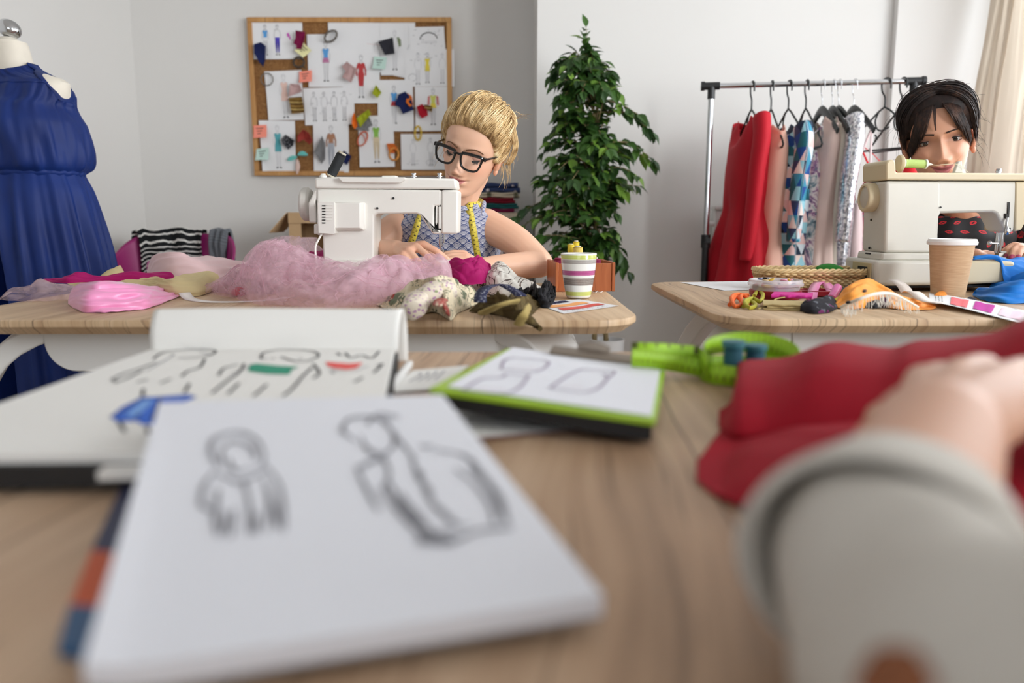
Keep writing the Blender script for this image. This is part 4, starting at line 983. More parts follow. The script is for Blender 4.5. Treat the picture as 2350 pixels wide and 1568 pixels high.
hs = [(1727,'tube','black tubular hanger holding the red long-sleeved dress',0), (1772,'tube','black tubular hanger holding the peach sleeveless dress',.1), (1812,'tube','black tubular hanger holding the blue triangle print dress',-.05), (1852,'tube','black tubular hanger holding the marbled print dress',.06), (1889,'flat','flat black hanger with steel hook holding the blush gown',.1), (1913,'flat','flat black hanger with steel hook holding the cream and gold dress',.12), (1927,'flat','flat black hanger with steel hook holding the silver sequin dress',.1), (1962,'flat','bare flat black hanger right of the silver sequin dress',.05), (2034,'tube','turned black tubular hanger holding the pink strappy dress',-.35), (2073,'tube','black tubular hanger nearest the rack end holding the red strappy dress',-.1)]
for px, k, lb, da in hs: HG[px] = hanger(px, k, lb, base_a - da + .2)
def garment(px, ang, keys, mat, label, name='dress', cat='dress', sleeves=None, pleat=(0, 9), neck=(.07, .05), seed=0, armhole=False, straps=False, sub=None, n=72, band=None):
    """hangs from the hook at px. keys: (z, half width, half depth); +x is the end of the garment nearer to the room"""
    p = rk(px, 195); p.z = zB - .008
    o = thing(name, p, label, cat, 'garments on the clothes rack', (0, 0, ang)); keys = sorted(keys)
    z0, z1 = keys[0][0], keys[-1][0]; rings = []; N = 60
    K = [(k[0], (k[1], k[2])) for k in keys]
    for i in range(N):
        z = lerp(z0, z1, i/(N-1)); a, b = interp(K, z); g = (z1-z)/(z1-z0)
        am = pleat[0]*sm(.25, 1, g)
        r = []
        for j in range(n):
            t = 2*pi*j/n; kf = am*(sin(pleat[1]*t + seed + 1.5*g) + .5*sin(pleat[1]*1.6*t + 2*seed)) + .004*nz(cos(t)*2+seed, sin(t)*2, z*7)*(.3+g)
            ct, st = cos(t), sin(t); q = Vector(((a+kf)*ct, (b+kf)*math.copysign(abs(st)**.9, st), z))
            if not straps:                # scooped neckline, deeper in front
                e = sm(.8, 1, 1-g*1.0) if g < .2 else 0
                q.z -= e*(neck[0] if st < 0 else neck[0]*.4)*max(0, 1-(abs(ct)/.62)**2) - e*.012*(1-abs(ct))*0
                q.z -= e*.035*max(0, abs(ct)-.62)/.38
            r.append(q)
        rings.append(r)
    mats = mat if isinstance(mat, list) else [mat]
    mb = MB().loft(rings, 0, True, (False, False), [(j/n, i/(N-1)) for i in range(N) for j in range(n)])
    if band:
        for fi in range(len(mb.f)):
            zc = mb.v[mb.f[fi][0]].z
            for lim, mi in band:
                if zc < lim: mb.m[fi] = mi
    build('body', mb, mats, o, local=True, sharp=0, recalc=False, solid=.003)
    if sleeves:
        for s in (-1, 1):
            P = smooth_path([(s*.165, 0, z1-.02), (s*.20, -.005, z1-.10)] + [(s*x, y, z) for x, y, z in sleeves], 26)
            r = [lerp(.050, .036, i/25)*(1+.05*nz(i*.8, seed, s)) for i in range(26)]
            mb = MB().tube(P, r, 20, 0, False, .7, (0,1,0)); mb.uv = {i: ((i % 20)/40, (i//20)/25*.5) for i in range(len(mb.v))}; build('sleeve', mb, mats[0], o, local=True, sharp=0, solid=.003)
    if straps:
        for s in (-1, 1):
            for sy in (-1, 1): build('strap', MB().tube([(s*.19, 0, straps), (s*.13, sy*.03, lerp(straps, z1, .5)), (s*.085, sy*.045, z1+.005)], .005, 8, 0, True, .4), mats[0], o, local=True)
    return o
m_red = fabric('red_crepe', C(178, 18, 36), .7, .35, .03); m_peach = fabric('peach_crepe', C(236, 186, 166), .75, .3, .02); m_blush = fabric('blush_satin', C(228, 200, 190), .45, .2, .03); m_creamc = fabric('cream_crepe', C(232, 222, 208), .75, .3, .03)
m_goldc = plain('gold_satin', C(196, 164, 82), .35, .35)
def tri_mat(name, cols, scale):
    M = Mat(name); M.set(rough=.6, spec=.3); u, v, w = M.xyz(M.coords('UV')); u = u*scale*1.15; v = v*scale*2.1
    h = v*1.0; row = h.floor(); uu = u + row*.5; fu, fv = uu.fract(), h.fract(); up = (fu*2-1).abs().lt(1-fv) if False else ((fu*2 - 1).abs() + fv).lt(1.0)
    cell = uu.floor() + (1-up)*(((fu).gt(.5))*1.0 + .37); wn = M.N('ShaderNodeTexWhiteNoise', noise_dimensions='2D'); M.L(M.vec(cell, row + up*.5), wn.inputs['Vector'])
    n = len(cols); M.col(M.ramp(X(M.nt, wn.outputs['Value']), [(i/n, c) for i, c in enumerate(cols)], True)); return M.m
m_tri = tri_mat('blue_triangle_print', [C(20,40,64), C(60,140,168), C(236,214,206), C(24,70,140), C(150,200,212), C(30,100,110), C(210,220,226), C(52,62,96), C(226,190,186)], 9)
M = Mat('marbled_print'); co = M.coords(); n1 = M.noise(co, 9, 4, .6, 2.2); M.col(M.ramp(n1, [(.28, C(38,34,46)), (.4, C(96,120,130)), (.5, C(212,200,196)), (.58, C(120,72,116)), (.68, C(70,108,118)), (.8, C(180,176,176))])); M.set(rough=.7); m_marb = M.m
def sequin_mat(name, cols, scale, metal=.8):
    M = Mat(name); co = M.coords(); vo = M.N('ShaderNodeTexVoronoi'); M.L(co, vo.inputs['Vector']); vo.inputs['Scale'].default_value = scale
    s = M.N('ShaderNodeSeparateColor'); M.L(vo.outputs['Color'], s.inputs[0]); k = X(M.nt, s.outputs[0]); n = len(cols)
    M.col(M.ramp(k, [(i/n, c) for i, c in enumerate(cols)], True)); M.set(rough=.22, metal=metal)
    bp = M.N('ShaderNodeBump'); M.L(X(M.nt, s.outputs[1]), bp.inputs['Height']); bp.inputs['Strength'].default_value = .9; bp.inputs['Distance'].default_value = .006; M.L(bp.outputs[0], M.b.inputs['Normal']); return M.m
m_silver = sequin_mat('silver_sequins', [C(236,238,242), C(190,192,200), C(250,250,252), C(222,216,222), C(150,152,160)], 130)
m_pseq = sequin_mat('pink_sequins', [C(190,96,128), C(226,170,180), C(140,60,96), C(240,214,200), C(120,140,150), C(210,120,140)], 90, .45)
A0 = base_a + pi + .2
def G(px, da, *a, **k): return garment(px, A0 - da, *a, **k)
G(1727, .08, [(-.13,.160,.035), (-.20,.178,.070), (-.32,.172,.085), (-.44,.165,.09), (-.53,.155,.09), (-.62,.18,.11), (-.78,.205,.135), (-.94,.225,.155)], m_red, 'red long-sleeved dress with flared skirt at the start of the rack', sleeves=[(.205,-.02,-.36), (.20,-.03,-.55), (.19,-.045,-.74)], pleat=(.030, 7), neck=(.09,.05), seed=1)
G(1772, .06, [(-.17,.175,.03), (-.26,.18,.06), (-.5,.165,.07), (-.62,.155,.07), (-.8,.18,.08), (-.90,.185,.085), (-.98,.18,.08)], m_peach, 'peach sleeveless dress behind the red one', pleat=(.006, 5), seed=2)
G(1812, 0, [(-.17,.17,.035), (-.26,.185,.07), (-.5,.18,.085), (-.72,.17,.08), (-.9,.19,.09), (-1.04,.2,.09)], m_tri, 'dress printed with blue and white triangles', sleeves=[(.205,-.02,-.42), (.20,-.03,-.66)], pleat=(.010, 6), seed=3)
G(1852, .04, [(-.28,.13,.03), (-.36,.15,.05), (-.6,.14,.055), (-.8,.15,.06), (-1.04,.18,.08)], m_marb, 'dark marbled print dress next to the triangle print one', pleat=(.012, 5), seed=4, straps=-.19)
G(1889, .05, [(-.14,.165,.03), (-.24,.175,.055), (-.5,.15,.06), (-.7,.15,.06), (-.9,.18,.075), (-1.05,.2,.085)], [m_blush], 'long blush satin gown on a flat hanger', pleat=(.012, 6), seed=5, neck=(.12,.05))
G(1913, .06, [(-.15,.165,.03), (-.25,.17,.05), (-.5,.15,.055), (-.7,.15,.055), (-.86,.155,.055), (-1.02,.16,.055)], [m_creamc, m_goldc], 'cream dress with a gold skirt beside the silver sequin one', pleat=(.005, 6), seed=6, band=[(-.80, 1)])
G(1927, .05, [(-.14,.165,.03), (-.24,.18,.055), (-.5,.165,.065), (-.8,.16,.065), (-1.0,.165,.065)], m_silver, 'silver sequin dress shimmering near the rack middle', pleat=(.004, 5), seed=7, sleeves=[(.20,-.02,-.40), (.20,-.03,-.66)])
G(1962, .05, [(-.50,.12,.03), (-.6,.13,.045), (-.85,.15,.05), (-1.04,.16,.06)], fabric('pale_pink_chiffon', C(240,214,214), .7, .3, .02), 'pale pink slip dress beside the cream sewing machine', pleat=(.008, 6), seed=8, straps=-.2)
G(2008, -.45, [(-.50,.13,.04), (-.60,.15,.07), (-.74,.13,.07), (-.86,.16,.09), (-.95,.19,.11), (-1.05,.22,.13)], [m_pseq, fabric('rose_tulle_cloth', C(214,150,166), .8, .4, .03)], 'pink sequin strappy dress with a rose skirt', pleat=(.014, 8), seed=9, straps=-.27, band=[(-.84, 1)])
G(2062, -.35, [(-.34,.11,.03), (-.46,.16,.06), (-.75,.14,.06), (-1.03,.2,.1)], fabric('coral_red', C(226, 44, 52), .7, .3, .03), 'bright red strappy dress behind the dark-haired woman', pleat=(.010, 6), seed=10, straps=-.23)
# ---------------------------------------------------------------- cloth heaps: front outline on the table, crest as seen, then down behind
def heap(name, base_px, top_px, mats, label, cat='fabric', dep=.10, back=.10, z=.75, amp=.012, fu=6, fv=2.2, seed=0, nu=110, nv=56, bulge=1.0, fine=.25, group=None, par=None, crest=1.0, loc_only=False, thick=.0, warp=.5, skew=0.0, cr=0.0, crs=1.0, creases=0):
    B = smooth_path([on(x, y, z) for x, y in base_px], nu + 1); n = len(top_px)
    Tpx = smooth_path([(x, y, 0) for x, y in top_px], nu + 1)
    pts = []
    L = sum((b-a).length for a, b in zip(B, B[1:]))
    for i in range(nu + 1):
        u = i/nu; e = sm(0, .12, u)*sm(0, .12, 1-u)
        d = dep*(.25 + .75*e); t = at(Tpx[i].x, Tpx[i].y, B[i].y + d)
        t.z = max(t.z, z + .002); ky = t.y + back*(.3+.7*e); k = Vector((t.x*ky/t.y, ky, z))
        pts.append((B[i], t, k, e))
    def f(u, v):
        i = min(int(u*nu + .5), nu); b, t, k, e = pts[i]
        if v < .62: a = v/.62*pi/2; p = Vector((lerp(b.x, t.x, 1-cos(a)), lerp(b.y, t.y, 1-cos(a)**bulge), lerp(b.z, t.z, sin(a)**(1/bulge))))
        else: a = (v-.62)/.38*pi/2; p = Vector((lerp(t.x, k.x, sin(a)), lerp(t.y, k.y, sin(a)), lerp(k.z, t.z, cos(a))))
        s = u*L*10; vv = v*fv; w = warp*noise.noise(Vector((s*.35, vv*.8, seed))) + skew*v
        h = ridge(s*fu*.1*1.6 + w*2, vv + w, seed, 2) - .7 + fine*fbm(s*1.7 + w, vv*3, seed + 9, 3)
        if cr:
            D = noise.voronoi(Vector((s*1.3*crs + w*1.5, vv*1.4*crs + s*.5*skew, seed*1.7)))[0]; h += cr*(min(D[1]-D[0], .55) - .25 - .35*D[0])
            D = noise.voronoi(Vector((s*3.1*crs + w*2, vv*3.0*crs - s*.7, seed)))[0]; h += cr*.4*(min(D[1]-D[0], .5) - .2)
        ed = sm(0, .10, v)*sm(0, .10, 1-v)*(.15+.85*e)*(1 - (1-crest)*max(0, 1-abs(v-.62)/.25))
        nv_ = (p - Vector((t.x, lerp(b.y, k.y, .55), z - .03))); nv_ = nv_.normalized() if nv_.length > 1e-6 else Vector((0, 0, 1))
        q = p + nv_*(amp*h*ed); q.z = max(q.z, z + .0012 + .0006*(1+sin(u*40)))
        return q
    mb = MB().grid(f, nu, nv)
    rc = random.Random(seed)
    for _ in range(creases):
        u0, v0 = rc.uniform(.03, .95), rc.uniform(.08, .8); du, dv = rc.uniform(-.16, .16), rc.uniform(-.45, .45); b_ = rc.uniform(-.05, .05)
        mb.tube([f(min(.995, max(.005, u0 + du*t + b_*sin(3*t))), min(.97, max(.03, v0 + dv*t))) + Vector((0, -.0015, .0015)) for t in [i/9 for i in range(10)]], [.0013*sin(pi*(i+.5)/10) for i in range(10)], 4)
    o = build(name, mb, mats, par, recalc=False, sharp=0, solid=thick)
    return tag(o, label, cat, group) if label else o
def sheer(name, c, a0=.38, a1=.8, scale=7, net=0):
    M = Mat(name); co = M.coords(); x, y, z = M.xyz(co)
    s = M.noise(M.vec(x*7 + z*5, y*4, z*12 - x*4), scale*.22, 3, .5, 1.2); f = M.noise(co, 40, 3)
    al = M.N('ShaderNodeMapRange'); M.L(s*.8 + f*.2, al.inputs[0]); al.inputs[1].default_value = .36; al.inputs[2].default_value = .62; al.inputs[3].default_value = a0; al.inputs[4].default_value = a1
    df = M.N('ShaderNodeBsdfDiffuse'); df.inputs[0].default_value = c; tl = M.N('ShaderNodeBsdfTranslucent'); tl.inputs[0].default_value = c
    m1 = M.N('ShaderNodeMixShader'); m1.inputs[0].default_value = .4; M.L(df.outputs[0], m1.inputs[1]); M.L(tl.outputs[0], m1.inputs[2])
    tr = M.N('ShaderNodeBsdfTransparent'); m2 = M.N('ShaderNodeMixShader'); k = X(M.nt, al.outputs[0])
    if net:
        d = M.voro(co, net, 'DISTANCE_TO_EDGE', rnd=.12); k = k*.75 + d.lt(.10)*.4
    M.L(k, m2.inputs[0]); M.L(tr.outputs[0], m2.inputs[1]); M.L(m1.outputs[0], m2.inputs[2]); M.L(m2.outputs[0], M.out.inputs[0]); return M.m
m_tulle = sheer('pink_tulle', C(248, 212, 226), .15, .42, 7); m_tulle2 = sheer('pink_tulle_folds', C(250, 222, 232), .06, .52, 10); m_tulle3 = sheer('pale_tulle', C(240, 214, 220), .2, .5, 7)
m_magenta = fabric('magenta_cloth', C(158, 8, 92), .7, .3, .04); m_beigec = fabric('sand_linen', C(208, 190, 144), .85, .2, .05); m_organza = fabric('pale_pink_organza', C(238, 204, 206), .5, .3, .02)
m_satin = plain('pink_satin', C(238, 150, 196), .32, 0, .03, 9, spec=.6, sheen=.3)
def print_mat(name, bg, spots, rough=.85, scale=1.0, lines=None, lscale=20):
    M = Mat(name); M.set(rough=rough, spec=.2); co = M.coords(); col = bg
    for i, (c, sc, th) in enumerate(spots):
        mp = M.N('ShaderNodeVectorMath', operation='ADD'); M.L(co, mp.inputs[0]); mp.inputs[1].default_value = (i*3.7, i*1.3, i*.7)
        d = M.voro(mp.outputs[0], sc*scale); w = M.noise(co, sc*scale*2.3, 3, .6); col = M.mix((d + (w-.5)*.7).lt(th), col, c)
    if lines:
        for i, c in enumerate(lines):
            mp = M.N('ShaderNodeVectorMath', operation='ADD'); M.L(co, mp.inputs[0]); mp.inputs[1].default_value = (i*2.2, i, 5)
            n = M.noise(mp.outputs[0], lscale, 2, .5, 1.5); col = M.mix(((n-.5).abs()).lt(.012), col, c)
    M.col(col); M.bump(M.noise(co, 900, 2), .1, .001); return M.m
m_floral = print_mat('cream_floral_cotton', C(226, 212, 184), [(C(120,126,104), 15, .26), (C(176,170,140), 26, .22), (C(176,66,62), 11, .2)], lines=[C(92,98,80)], lscale=26)
m_purplefl = print_mat('purple_sprig_cotton', C(226, 214, 196), [(C(178,130,172), 130, .3), (C(150,160,120), 80, .2)])
m_whitepr = print_mat('white_sketch_print', C(226, 222, 214), [(C(150,132,110), 16, .14)], lines=[C(120,104,92), C(90,80,74)], lscale=13)
m_olive = print_mat('olive_gold_brocade', C(78, 64, 36), [(C(96,82,50), 18, .4)])
m_blackc = fabric('black_voile', C(26, 26, 30), .8, .5, .1)
heap('organza_cloth', [(338,640),(400,650),(480,650),(560,640),(610,625)], [(336,632),(341,604),(350,586),(380,580),(412,583),(440,592),(490,588),(530,600),(575,606),(612,612)], m_organza, 'pale pink organza cloth folded behind the sand linen', dep=.05, back=.12, amp=.012, fu=2, seed=3, fv=3, bulge=1.1, fine=.1)
heap('linen_cloth', [(146,648),(190,664),(260,668),(330,672),(400,682),(460,680),(505,660)], [(146,640),(200,642),(262,634),(276,613),(292,634),(340,640),(400,638),(440,632),(478,622),(500,630)], m_beigec, 'crumpled sand linen cloth under the magenta strip', dep=.06, back=.14, amp=.010, fu=3, seed=8, bulge=1.0, fv=3, fine=.12)
heap('magenta_strip', [(100,648),(150,652),(200,650),(260,648),(330,646),(400,640)], [(100,640),(150,640),(178,627),(192,624),(215,632),(245,634),(262,630),(300,624),(345,628),(392,626),(400,634)], m_magenta, 'frayed magenta strip lying across the sand linen', dep=.03, back=.05, amp=.007, fu=5, seed=4, z=.772)
heap('tulle_spill', [(0,690),(60,694),(130,692),(200,690),(260,680)], [(0,686),(30,668),(70,664),(92,642),(120,652),(170,662),(200,664),(258,674)], m_tulle3, 'pale pink tulle spilling towards the table end', dep=.08, back=.1, amp=.014, fu=5, seed=6)
heap('satin_cloth', [(156,700),(176,712),(200,719),(262,716),(330,711),(372,698),(436,672)], [(156,690),(166,668),(190,657),(240,653),(300,657),(340,663),(385,666),(434,662)], m_satin, 'folded glossy pink satin near the table edge', dep=.07, back=.07, amp=.016, fu=1.4, fv=5.5, seed=12, bulge=1.15, fine=.08, warp=.7)
heap('satin_flap', [(196,718),(240,719),(300,714),(345,706)], [(196,712),(220,704),(280,699),(345,699)], m_satin, 'frayed lower fold of pink satin overlapping itself', dep=.03, back=.03, amp=.003, fu=2, seed=2, bulge=1.3, z=.7505)
def ribbon(name, px, w, m, label, cat='ribbon', z=.751, lift=None, thick=.0008, stand=False, group=None, n=60):
    P = smooth_path([on(p[0], p[1], z) if len(p) == 2 else at(p[0], p[1], p[2]) for p in px], n)
    mb = MB(); v = []; uv = []
    for i, p in enumerate(P):
        t = (P[min(i+1, n-1)] - P[max(i-1, 0)]).normalized(); s = t.cross(Vector((0, 0, 1))).normalized()
        l = (lift(i/(n-1)) if lift else 0); p = p + Vector((0, 0, l))
        if stand: v += [p, p + Vector((0, 0, w))]
        else: v += [p - s*w/2, p + s*w/2]
        uv += [(i/(n-1), 0), (i/(n-1), 1)]
    mb.add(v, [(2*i, 2*i+1, 2*i+3, 2*i+2) for i in range(n-1)], 0, uv)
    return tag(build(name, mb, m, recalc=False, solid=thick), label, cat, group)
ribbon('ivory_ribbon', [(424,684),(470,692),(530,693),(600,690),(660,682)], .026, fabric('ivory_grosgrain', C(226,218,212), .7), 'ivory ribbon running out from under the pink tulle', lift=lambda t: .012*max(0, 1-t*6)**2)
heap('red_scrap', [(530,678),(548,682),(568,676)], [(530,670),(545,660),(568,662)], m_redc, 'small bright red scrap beside the tulle pile', dep=.02, back=.03, amp=.004, seed=3, nu=30, nv=20)
heap('printed_scrap', [(575,668),(610,676),(648,672)], [(578,648),(592,640),(628,646),(650,664)], print_mat('grey_block_print', C(70,68,80), [(C(176,170,180), 70, .3)]), 'grey block printed scrap half under the tulle', dep=.03, back=.04, amp=.004, seed=5, nu=40, nv=24)
heap('magenta_bundle', [(640,650),(700,664),(780,668),(840,660),(870,648)], [(650,630),(690,596),(725,578),(752,580),(782,600),(820,628),(868,640)], m_magenta, 'magenta cloth bundle showing through the tulle', dep=.06, back=.05, amp=.012, fu=4, seed=7)
# the big pile of tulle: one net cloth in loose overlapping folds
tb = [(462,676),(520,682),(570,696),(620,706),(700,712),(770,712),(830,708),(900,702),(960,698),(1010,694),(1040,688)]
tt = [(462,662),(505,632),(545,608),(575,598),(592,568),(612,549),(638,543),(664,556),(700,566),(735,580),(775,592),(820,602),(855,594),(890,588),(930,592),(960,598),(990,592),(1012,588),(1030,602),(1036,622)]
tu = thing('tulle_cloth', on(760, 700), 'big airy heap of pink tulle in front of the white sewing machine', 'fabric')
heap('outer_layer', tb, tt, m_tulle, None, dep=.11, back=.045, amp=.026, fu=2.6, fv=1.7, seed=21, par=tu, bulge=1.2, crest=.45, nu=190, nv=100, fine=.03, cr=1.1, creases=70, warp=1.3, skew=.6)
heap('middle_layer', [(x, y-6) for x, y in tb], [(x, y+8) for x, y in tt], m_tulle2, None, dep=.10, back=.04, amp=.034, fu=4, fv=2.4, seed=33, par=tu, bulge=1.1, crest=.4, nu=190, nv=100, fine=.06, skew=1.4, warp=1.6, cr=1.5, creases=70)
heap('inner_layer', [(x, y-14) for x, y in tb], [(x, y+24) for x, y in tt], m_tulle, None, dep=.08, back=.035, amp=.030, fu=3.2, fv=2, seed=45, par=tu, crest=.5, skew=-1.4, fine=.12, warp=1.6)
heap('upper_fold', [(560,640),(620,622),(700,640),(790,672),(840,690)], [(572,602),(600,562),(640,546),(692,546),(727,560),(760,596),(836,660)], m_tulle2, None, dep=.03, back=.03, amp=.020, fu=4, fv=2, seed=53, par=tu, z=.765, crest=.4, skew=1.2, fine=.12, warp=1.4)
heap('net_corner', [(640,600),(690,596),(728,590)], [(640,560),(684,546),(727,545)], m_tulle3, None, dep=.01, back=.02, amp=.004, seed=55, par=tu, z=.80, nu=40, nv=24)
heap('magenta_cloth', [(1028,652),(1060,655),(1100,654),(1128,648)], [(1030,600),(1045,593),(1070,592),(1094,585),(1104,594),(1126,606)], m_magenta, 'magenta cloth being fed under the needle', dep=.035, back=.03, amp=.014, fu=2.4, seed=14, bulge=.9, crest=.6, z=.775, fine=.05, cr=.9, crs=1.5)
heap('printed_cloth', [(1030,664),(1090,672),(1150,682),(1210,684),(1250,676)], [(1034,640),(1080,634),(1110,620),(1142,598),(1156,603),(1185,628),(1226,646),(1250,664)], m_whitepr, 'white cloth with line drawings peaked beside the wooden box', dep=.10, back=.08, amp=.014, fu=3, seed=17, bulge=1.0, crest=.5, fv=2, cr=.8, crs=1.2, fine=.1)
heap('floral_cloth', [(864,702),(900,716),(953,723),(995,719),(1018,728),(1034,738),(1052,720),(1080,708),(1106,694)], [(864,697),(890,684),(920,664),(950,646),(980,642),(1012,633),(1040,640),(1058,654),(1080,662),(1104,682)], m_floral, 'crumpled cream floral cloth in front of the tulle', dep=.09, back=.08, amp=.020, fu=4, fv=2.4, seed=23, fine=.06, nu=140, nv=70, cr=.7, crs=1.3, crest=.45)
def tubecloth(name, path, r, m, label, cat='fabric', flat=.7, seed=0, amp=.25, n=40, k=26, cap=True):
    P = smooth_path(path, n); rr = []
    mb = MB(); mb.tube(P, [ (r[0] if i < n*.5 else r[-1]) if False else lerp(r[0], r[-1], i/(n-1)) for i in range(n)], k, 0, cap, flat)
    for i, v in enumerate(mb.v):
        c = P[min(i//k, n-1)]; d = v - c; L = d.length
        if L > 1e-6: q = c + d*(1 + amp*(ridge(v.x*30, v.y*30, v.z*30 + seed) - .7)); q.z = max(q.z, .752); mb.v[i] = q
    return tag(build(name, mb, m, sharp=0, recalc=False), label, cat)
tubecloth('rolled_floral', [on(944,714,.775), on(964,688,.785), on(990,674,.795), on(1020,668,.795)], [.020,.026], m_purplefl, 'rolled cream cloth with purple sprigs on the floral heap', flat=.8, seed=3)
tubecloth('red_leaf_scrap', [on(1004,700,.79), on(1016,690,.785), on(1026,716,.77)], [.009,.011], print_mat('red_leaf_print', C(176,92,84), [(C(226,204,182), 110, .3), (C(120,60,56), 90, .25)]), 'red leaf printed fold tucked in the floral heap', flat=.35, seed=8)
heap('brocade_cloth', [(1076,718),(1120,722),(1160,730),(1200,744),(1222,724),(1240,706)], [(1086,706),(1118,684),(1150,674),(1190,678),(1222,686),(1242,698)], m_olive, 'olive and gold brocade rolled at the table edge', dep=.08, back=.06, amp=.012, fu=4, seed=31, skew=.6, cr=.8, crs=2, fine=.1)
m_gold2 = fabric('gold_stripe_cloth', C(168, 148, 92), .8)
tubecloth('gold_band', [on(1110,718,.772), on(1150,700,.79), on(1186,692,.792)], [.011,.008], m_gold2, 'gold woven band wrapped over the olive brocade', flat=.4, seed=2)
tubecloth('gold_cuff', [on(1192,744,.757), on(1204,722,.775), on(1214,706,.78)], [.010,.007], m_gold2, 'short gold edge band at the end of the brocade roll', flat=.5, seed=4)
P = [on(1190,722,.77), on(1212,733,.765), at(1226,744,1.37), at(1240,755,1.36)]
mbt = MB().tube(smooth_path(P, 24), [lerp(.011, .006, i/23)*(1+.12*sin(i*1.9)) for i in range(24)], 12, 0, True, .8); tag(build('twisted_strip', mbt, m_olive), 'twisted brown strip hanging off the table edge', 'fabric')
ribbon('polka_ribbon', [(1102,694),(1104,684),(1122,672),(1150,666),(1180,674),(1196,680)], .022, print_mat('navy_dots', C(34,38,70), [(C(210,210,216), 150, .22)]), 'navy ribbon with white dots curving over the heap', z=.79, lift=lambda t: .012*sin(pi*t))
heap('black_cloth', [(1180,690),(1205,694),(1228,692),(1244,708),(1262,708),(1276,682)], [(1181,676),(1192,662),(1206,664),(1222,648),(1228,672),(1240,660),(1252,645),(1262,654),(1275,656)], m_blackc, 'black crumpled voile tuft beside the striped mug', dep=.05, back=.04, amp=.014, fu=6, fv=2.5, seed=37, fine=.2, cr=1.2, crs=3)

# colour card, mug, wooden box with spools
def card(name, px, mats, label, draw=None, z=.7512, cat='card', curl=None, th=.0009, n=14):
    P = [on(x, y, z) for x, y in px]
    def q(u, v, h=0):
        p = P[0].lerp(P[1], u).lerp(P[3].lerp(P[2], u), v); return p + Vector((0, 0, (curl(u, v) if curl else 0) + h))
    mb = MB().grid(lambda u, v: q(u, v), n, n)
    def patch(u0, v0, u1, v1, mi, h=.0008, wob=0):
        k = 8; mb.grid(lambda a, b: q(lerp(u0, u1, a), lerp(v0, v1, b) + wob*sin(a*5), h + .0006*sin(a*9)), k, 3, mi)
    def ln(pts, w, mi=1, h=.0006):
        m = []
        for a, b in zip(pts, pts[1:]):
            for i in range(4): m.append((lerp(a[0], b[0], i/4), lerp(a[1], b[1], i/4)))
        m.append(pts[-1]); mb.strip([q(u, v, h) for u, v in m], w, (0, 0, 1), mi)
    if draw: draw(patch, ln)
    return tag(build(name, mb, mats, recalc=False, smooth=False), label, cat)
m_blueink = flat('blue_ink', C(70, 84, 150)); m_navysw = print_mat('navy_spotted_swatch', C(38,38,72), [(C(170,170,190), 260, .2)])
def dcard(patch, ln):
    patch(.10, .10, .62, .26, 4, wob=.02); patch(.04, .36, .80, .56, 2, wob=.03); patch(.10, .64, .90, .82, 3, wob=.03)
    for i in range(9): ln([(.1+.09*i, .92), (.13+.09*i, .90), (.15+.09*i, .93)], .0012)
    for i in range(4): ln([(.02+.03*i, .05), (.03+.03*i, .09), (.05+.03*i, .04)], .0014, 5)
card('swatch_card', [(1222,694),(1330,687),(1421,702),(1294,720)], [m_paper, inkd, fabric('apricot_swatch', C(240,164,100)), fabric('coral_swatch', C(206,82,72)), m_navysw, m_blueink], 'swatch card with orange and coral strips in front of the mug', dcard)
mg = on(1327, 685); mug = thing('mug', mg, 'ceramic mug with lime, magenta and grey stripes', 'mug')
Rm = 41/1800*mg.y; hm = at(1327, 581, mg.y).z - .75
prof = [(0, .002), (Rm*.62, .002), (Rm*.66, .004), (Rm*.70, hm*.06), (Rm*.80, hm*.28), (Rm*.90, hm*.52), (Rm*.97, hm*.78), (Rm, hm*.985), (Rm*.985, hm), (Rm*.955, hm*.985), (Rm*.92, hm*.75), (Rm*.74, hm*.2), (0, hm*.1)]
M = Mat('striped_glaze'); x, y, z = M.xyz(M.coords()); v = z / hm; M.set(rough=.12, spec=.55, coat=.3)
col = C(238, 238, 234); lin = ((v*46).fract()).lt(.28)
for a, b, c, d in ((.08, .17, C(196,206,92), C(224,230,170)), (.31, .47, C(112,98,92), C(206,200,194)), (.53, .63, C(168,44,122), C(216,150,190)), (.78, .865, C(150,144,140), C(214,210,206)), (.875, .965, C(190,200,84), C(220,226,160))):
    col = M.mix(v.gt(a)*v.lt(b), col, M.mix(lin, c, d))
M.col(col); build('cup', MB().lathe(prof, 64), M.m, mug, local=True, sharp=0, recalc=False)
m_box = wood('reddish_box_wood', C(188,112,68), C(164,90,52), C(132,68,38), 8, 40, 0, 0, .4)
p0 = on(1277, 670); p1 = on(1408, 669); p2 = on(1232, 651); ex = (p1-p0).normalized(); ey = Vector((-ex.y, ex.x, 0)); Lb = (p1-p0).length; Db = .16; Hb = at(1277, 605, p0.y).z - .75
wb = thing('wooden_box', p0, 'reddish wooden box of thread spools behind the striped mug', 'box', rot=(0, 0, math.atan2(ex.y, ex.x)))
for nm, c, d in (('front_panel', (Lb/2, .004, Hb/2), (Lb-.010, .007, Hb)), ('rear_panel', (Lb/2, Db-.004, Hb/2), (Lb-.010, .007, Hb)), ('bottom', (Lb/2, Db/2, .004), (Lb-.012, Db-.01, .006))): build(nm, MB().box(c, d), m_box, wb, local=True, bev=.001)
for x in (0.001, Lb-.001): build('end_panel', MB().box((x, Db/2, Hb/2+.001), (.008, Db+.004, Hb+.002)), m_box, wb, local=True, bev=.0012)
def inbox(x, y, z=.757): return p0 + ex*x + ey*y + Vector((0, 0, z-.75))
m_mthr = plain('magenta_thread', C(140, 28, 74), .75, bump=.5, bscale=800); m_ythr = plain('yellow_thread', C(232, 206, 60), .75, bump=.5, bscale=800); m_y2thr = plain('straw_thread', C(226, 200, 104), .75, bump=.5, bscale=800); m_spg = plain('spool_grey', C(190,186,180), .6)
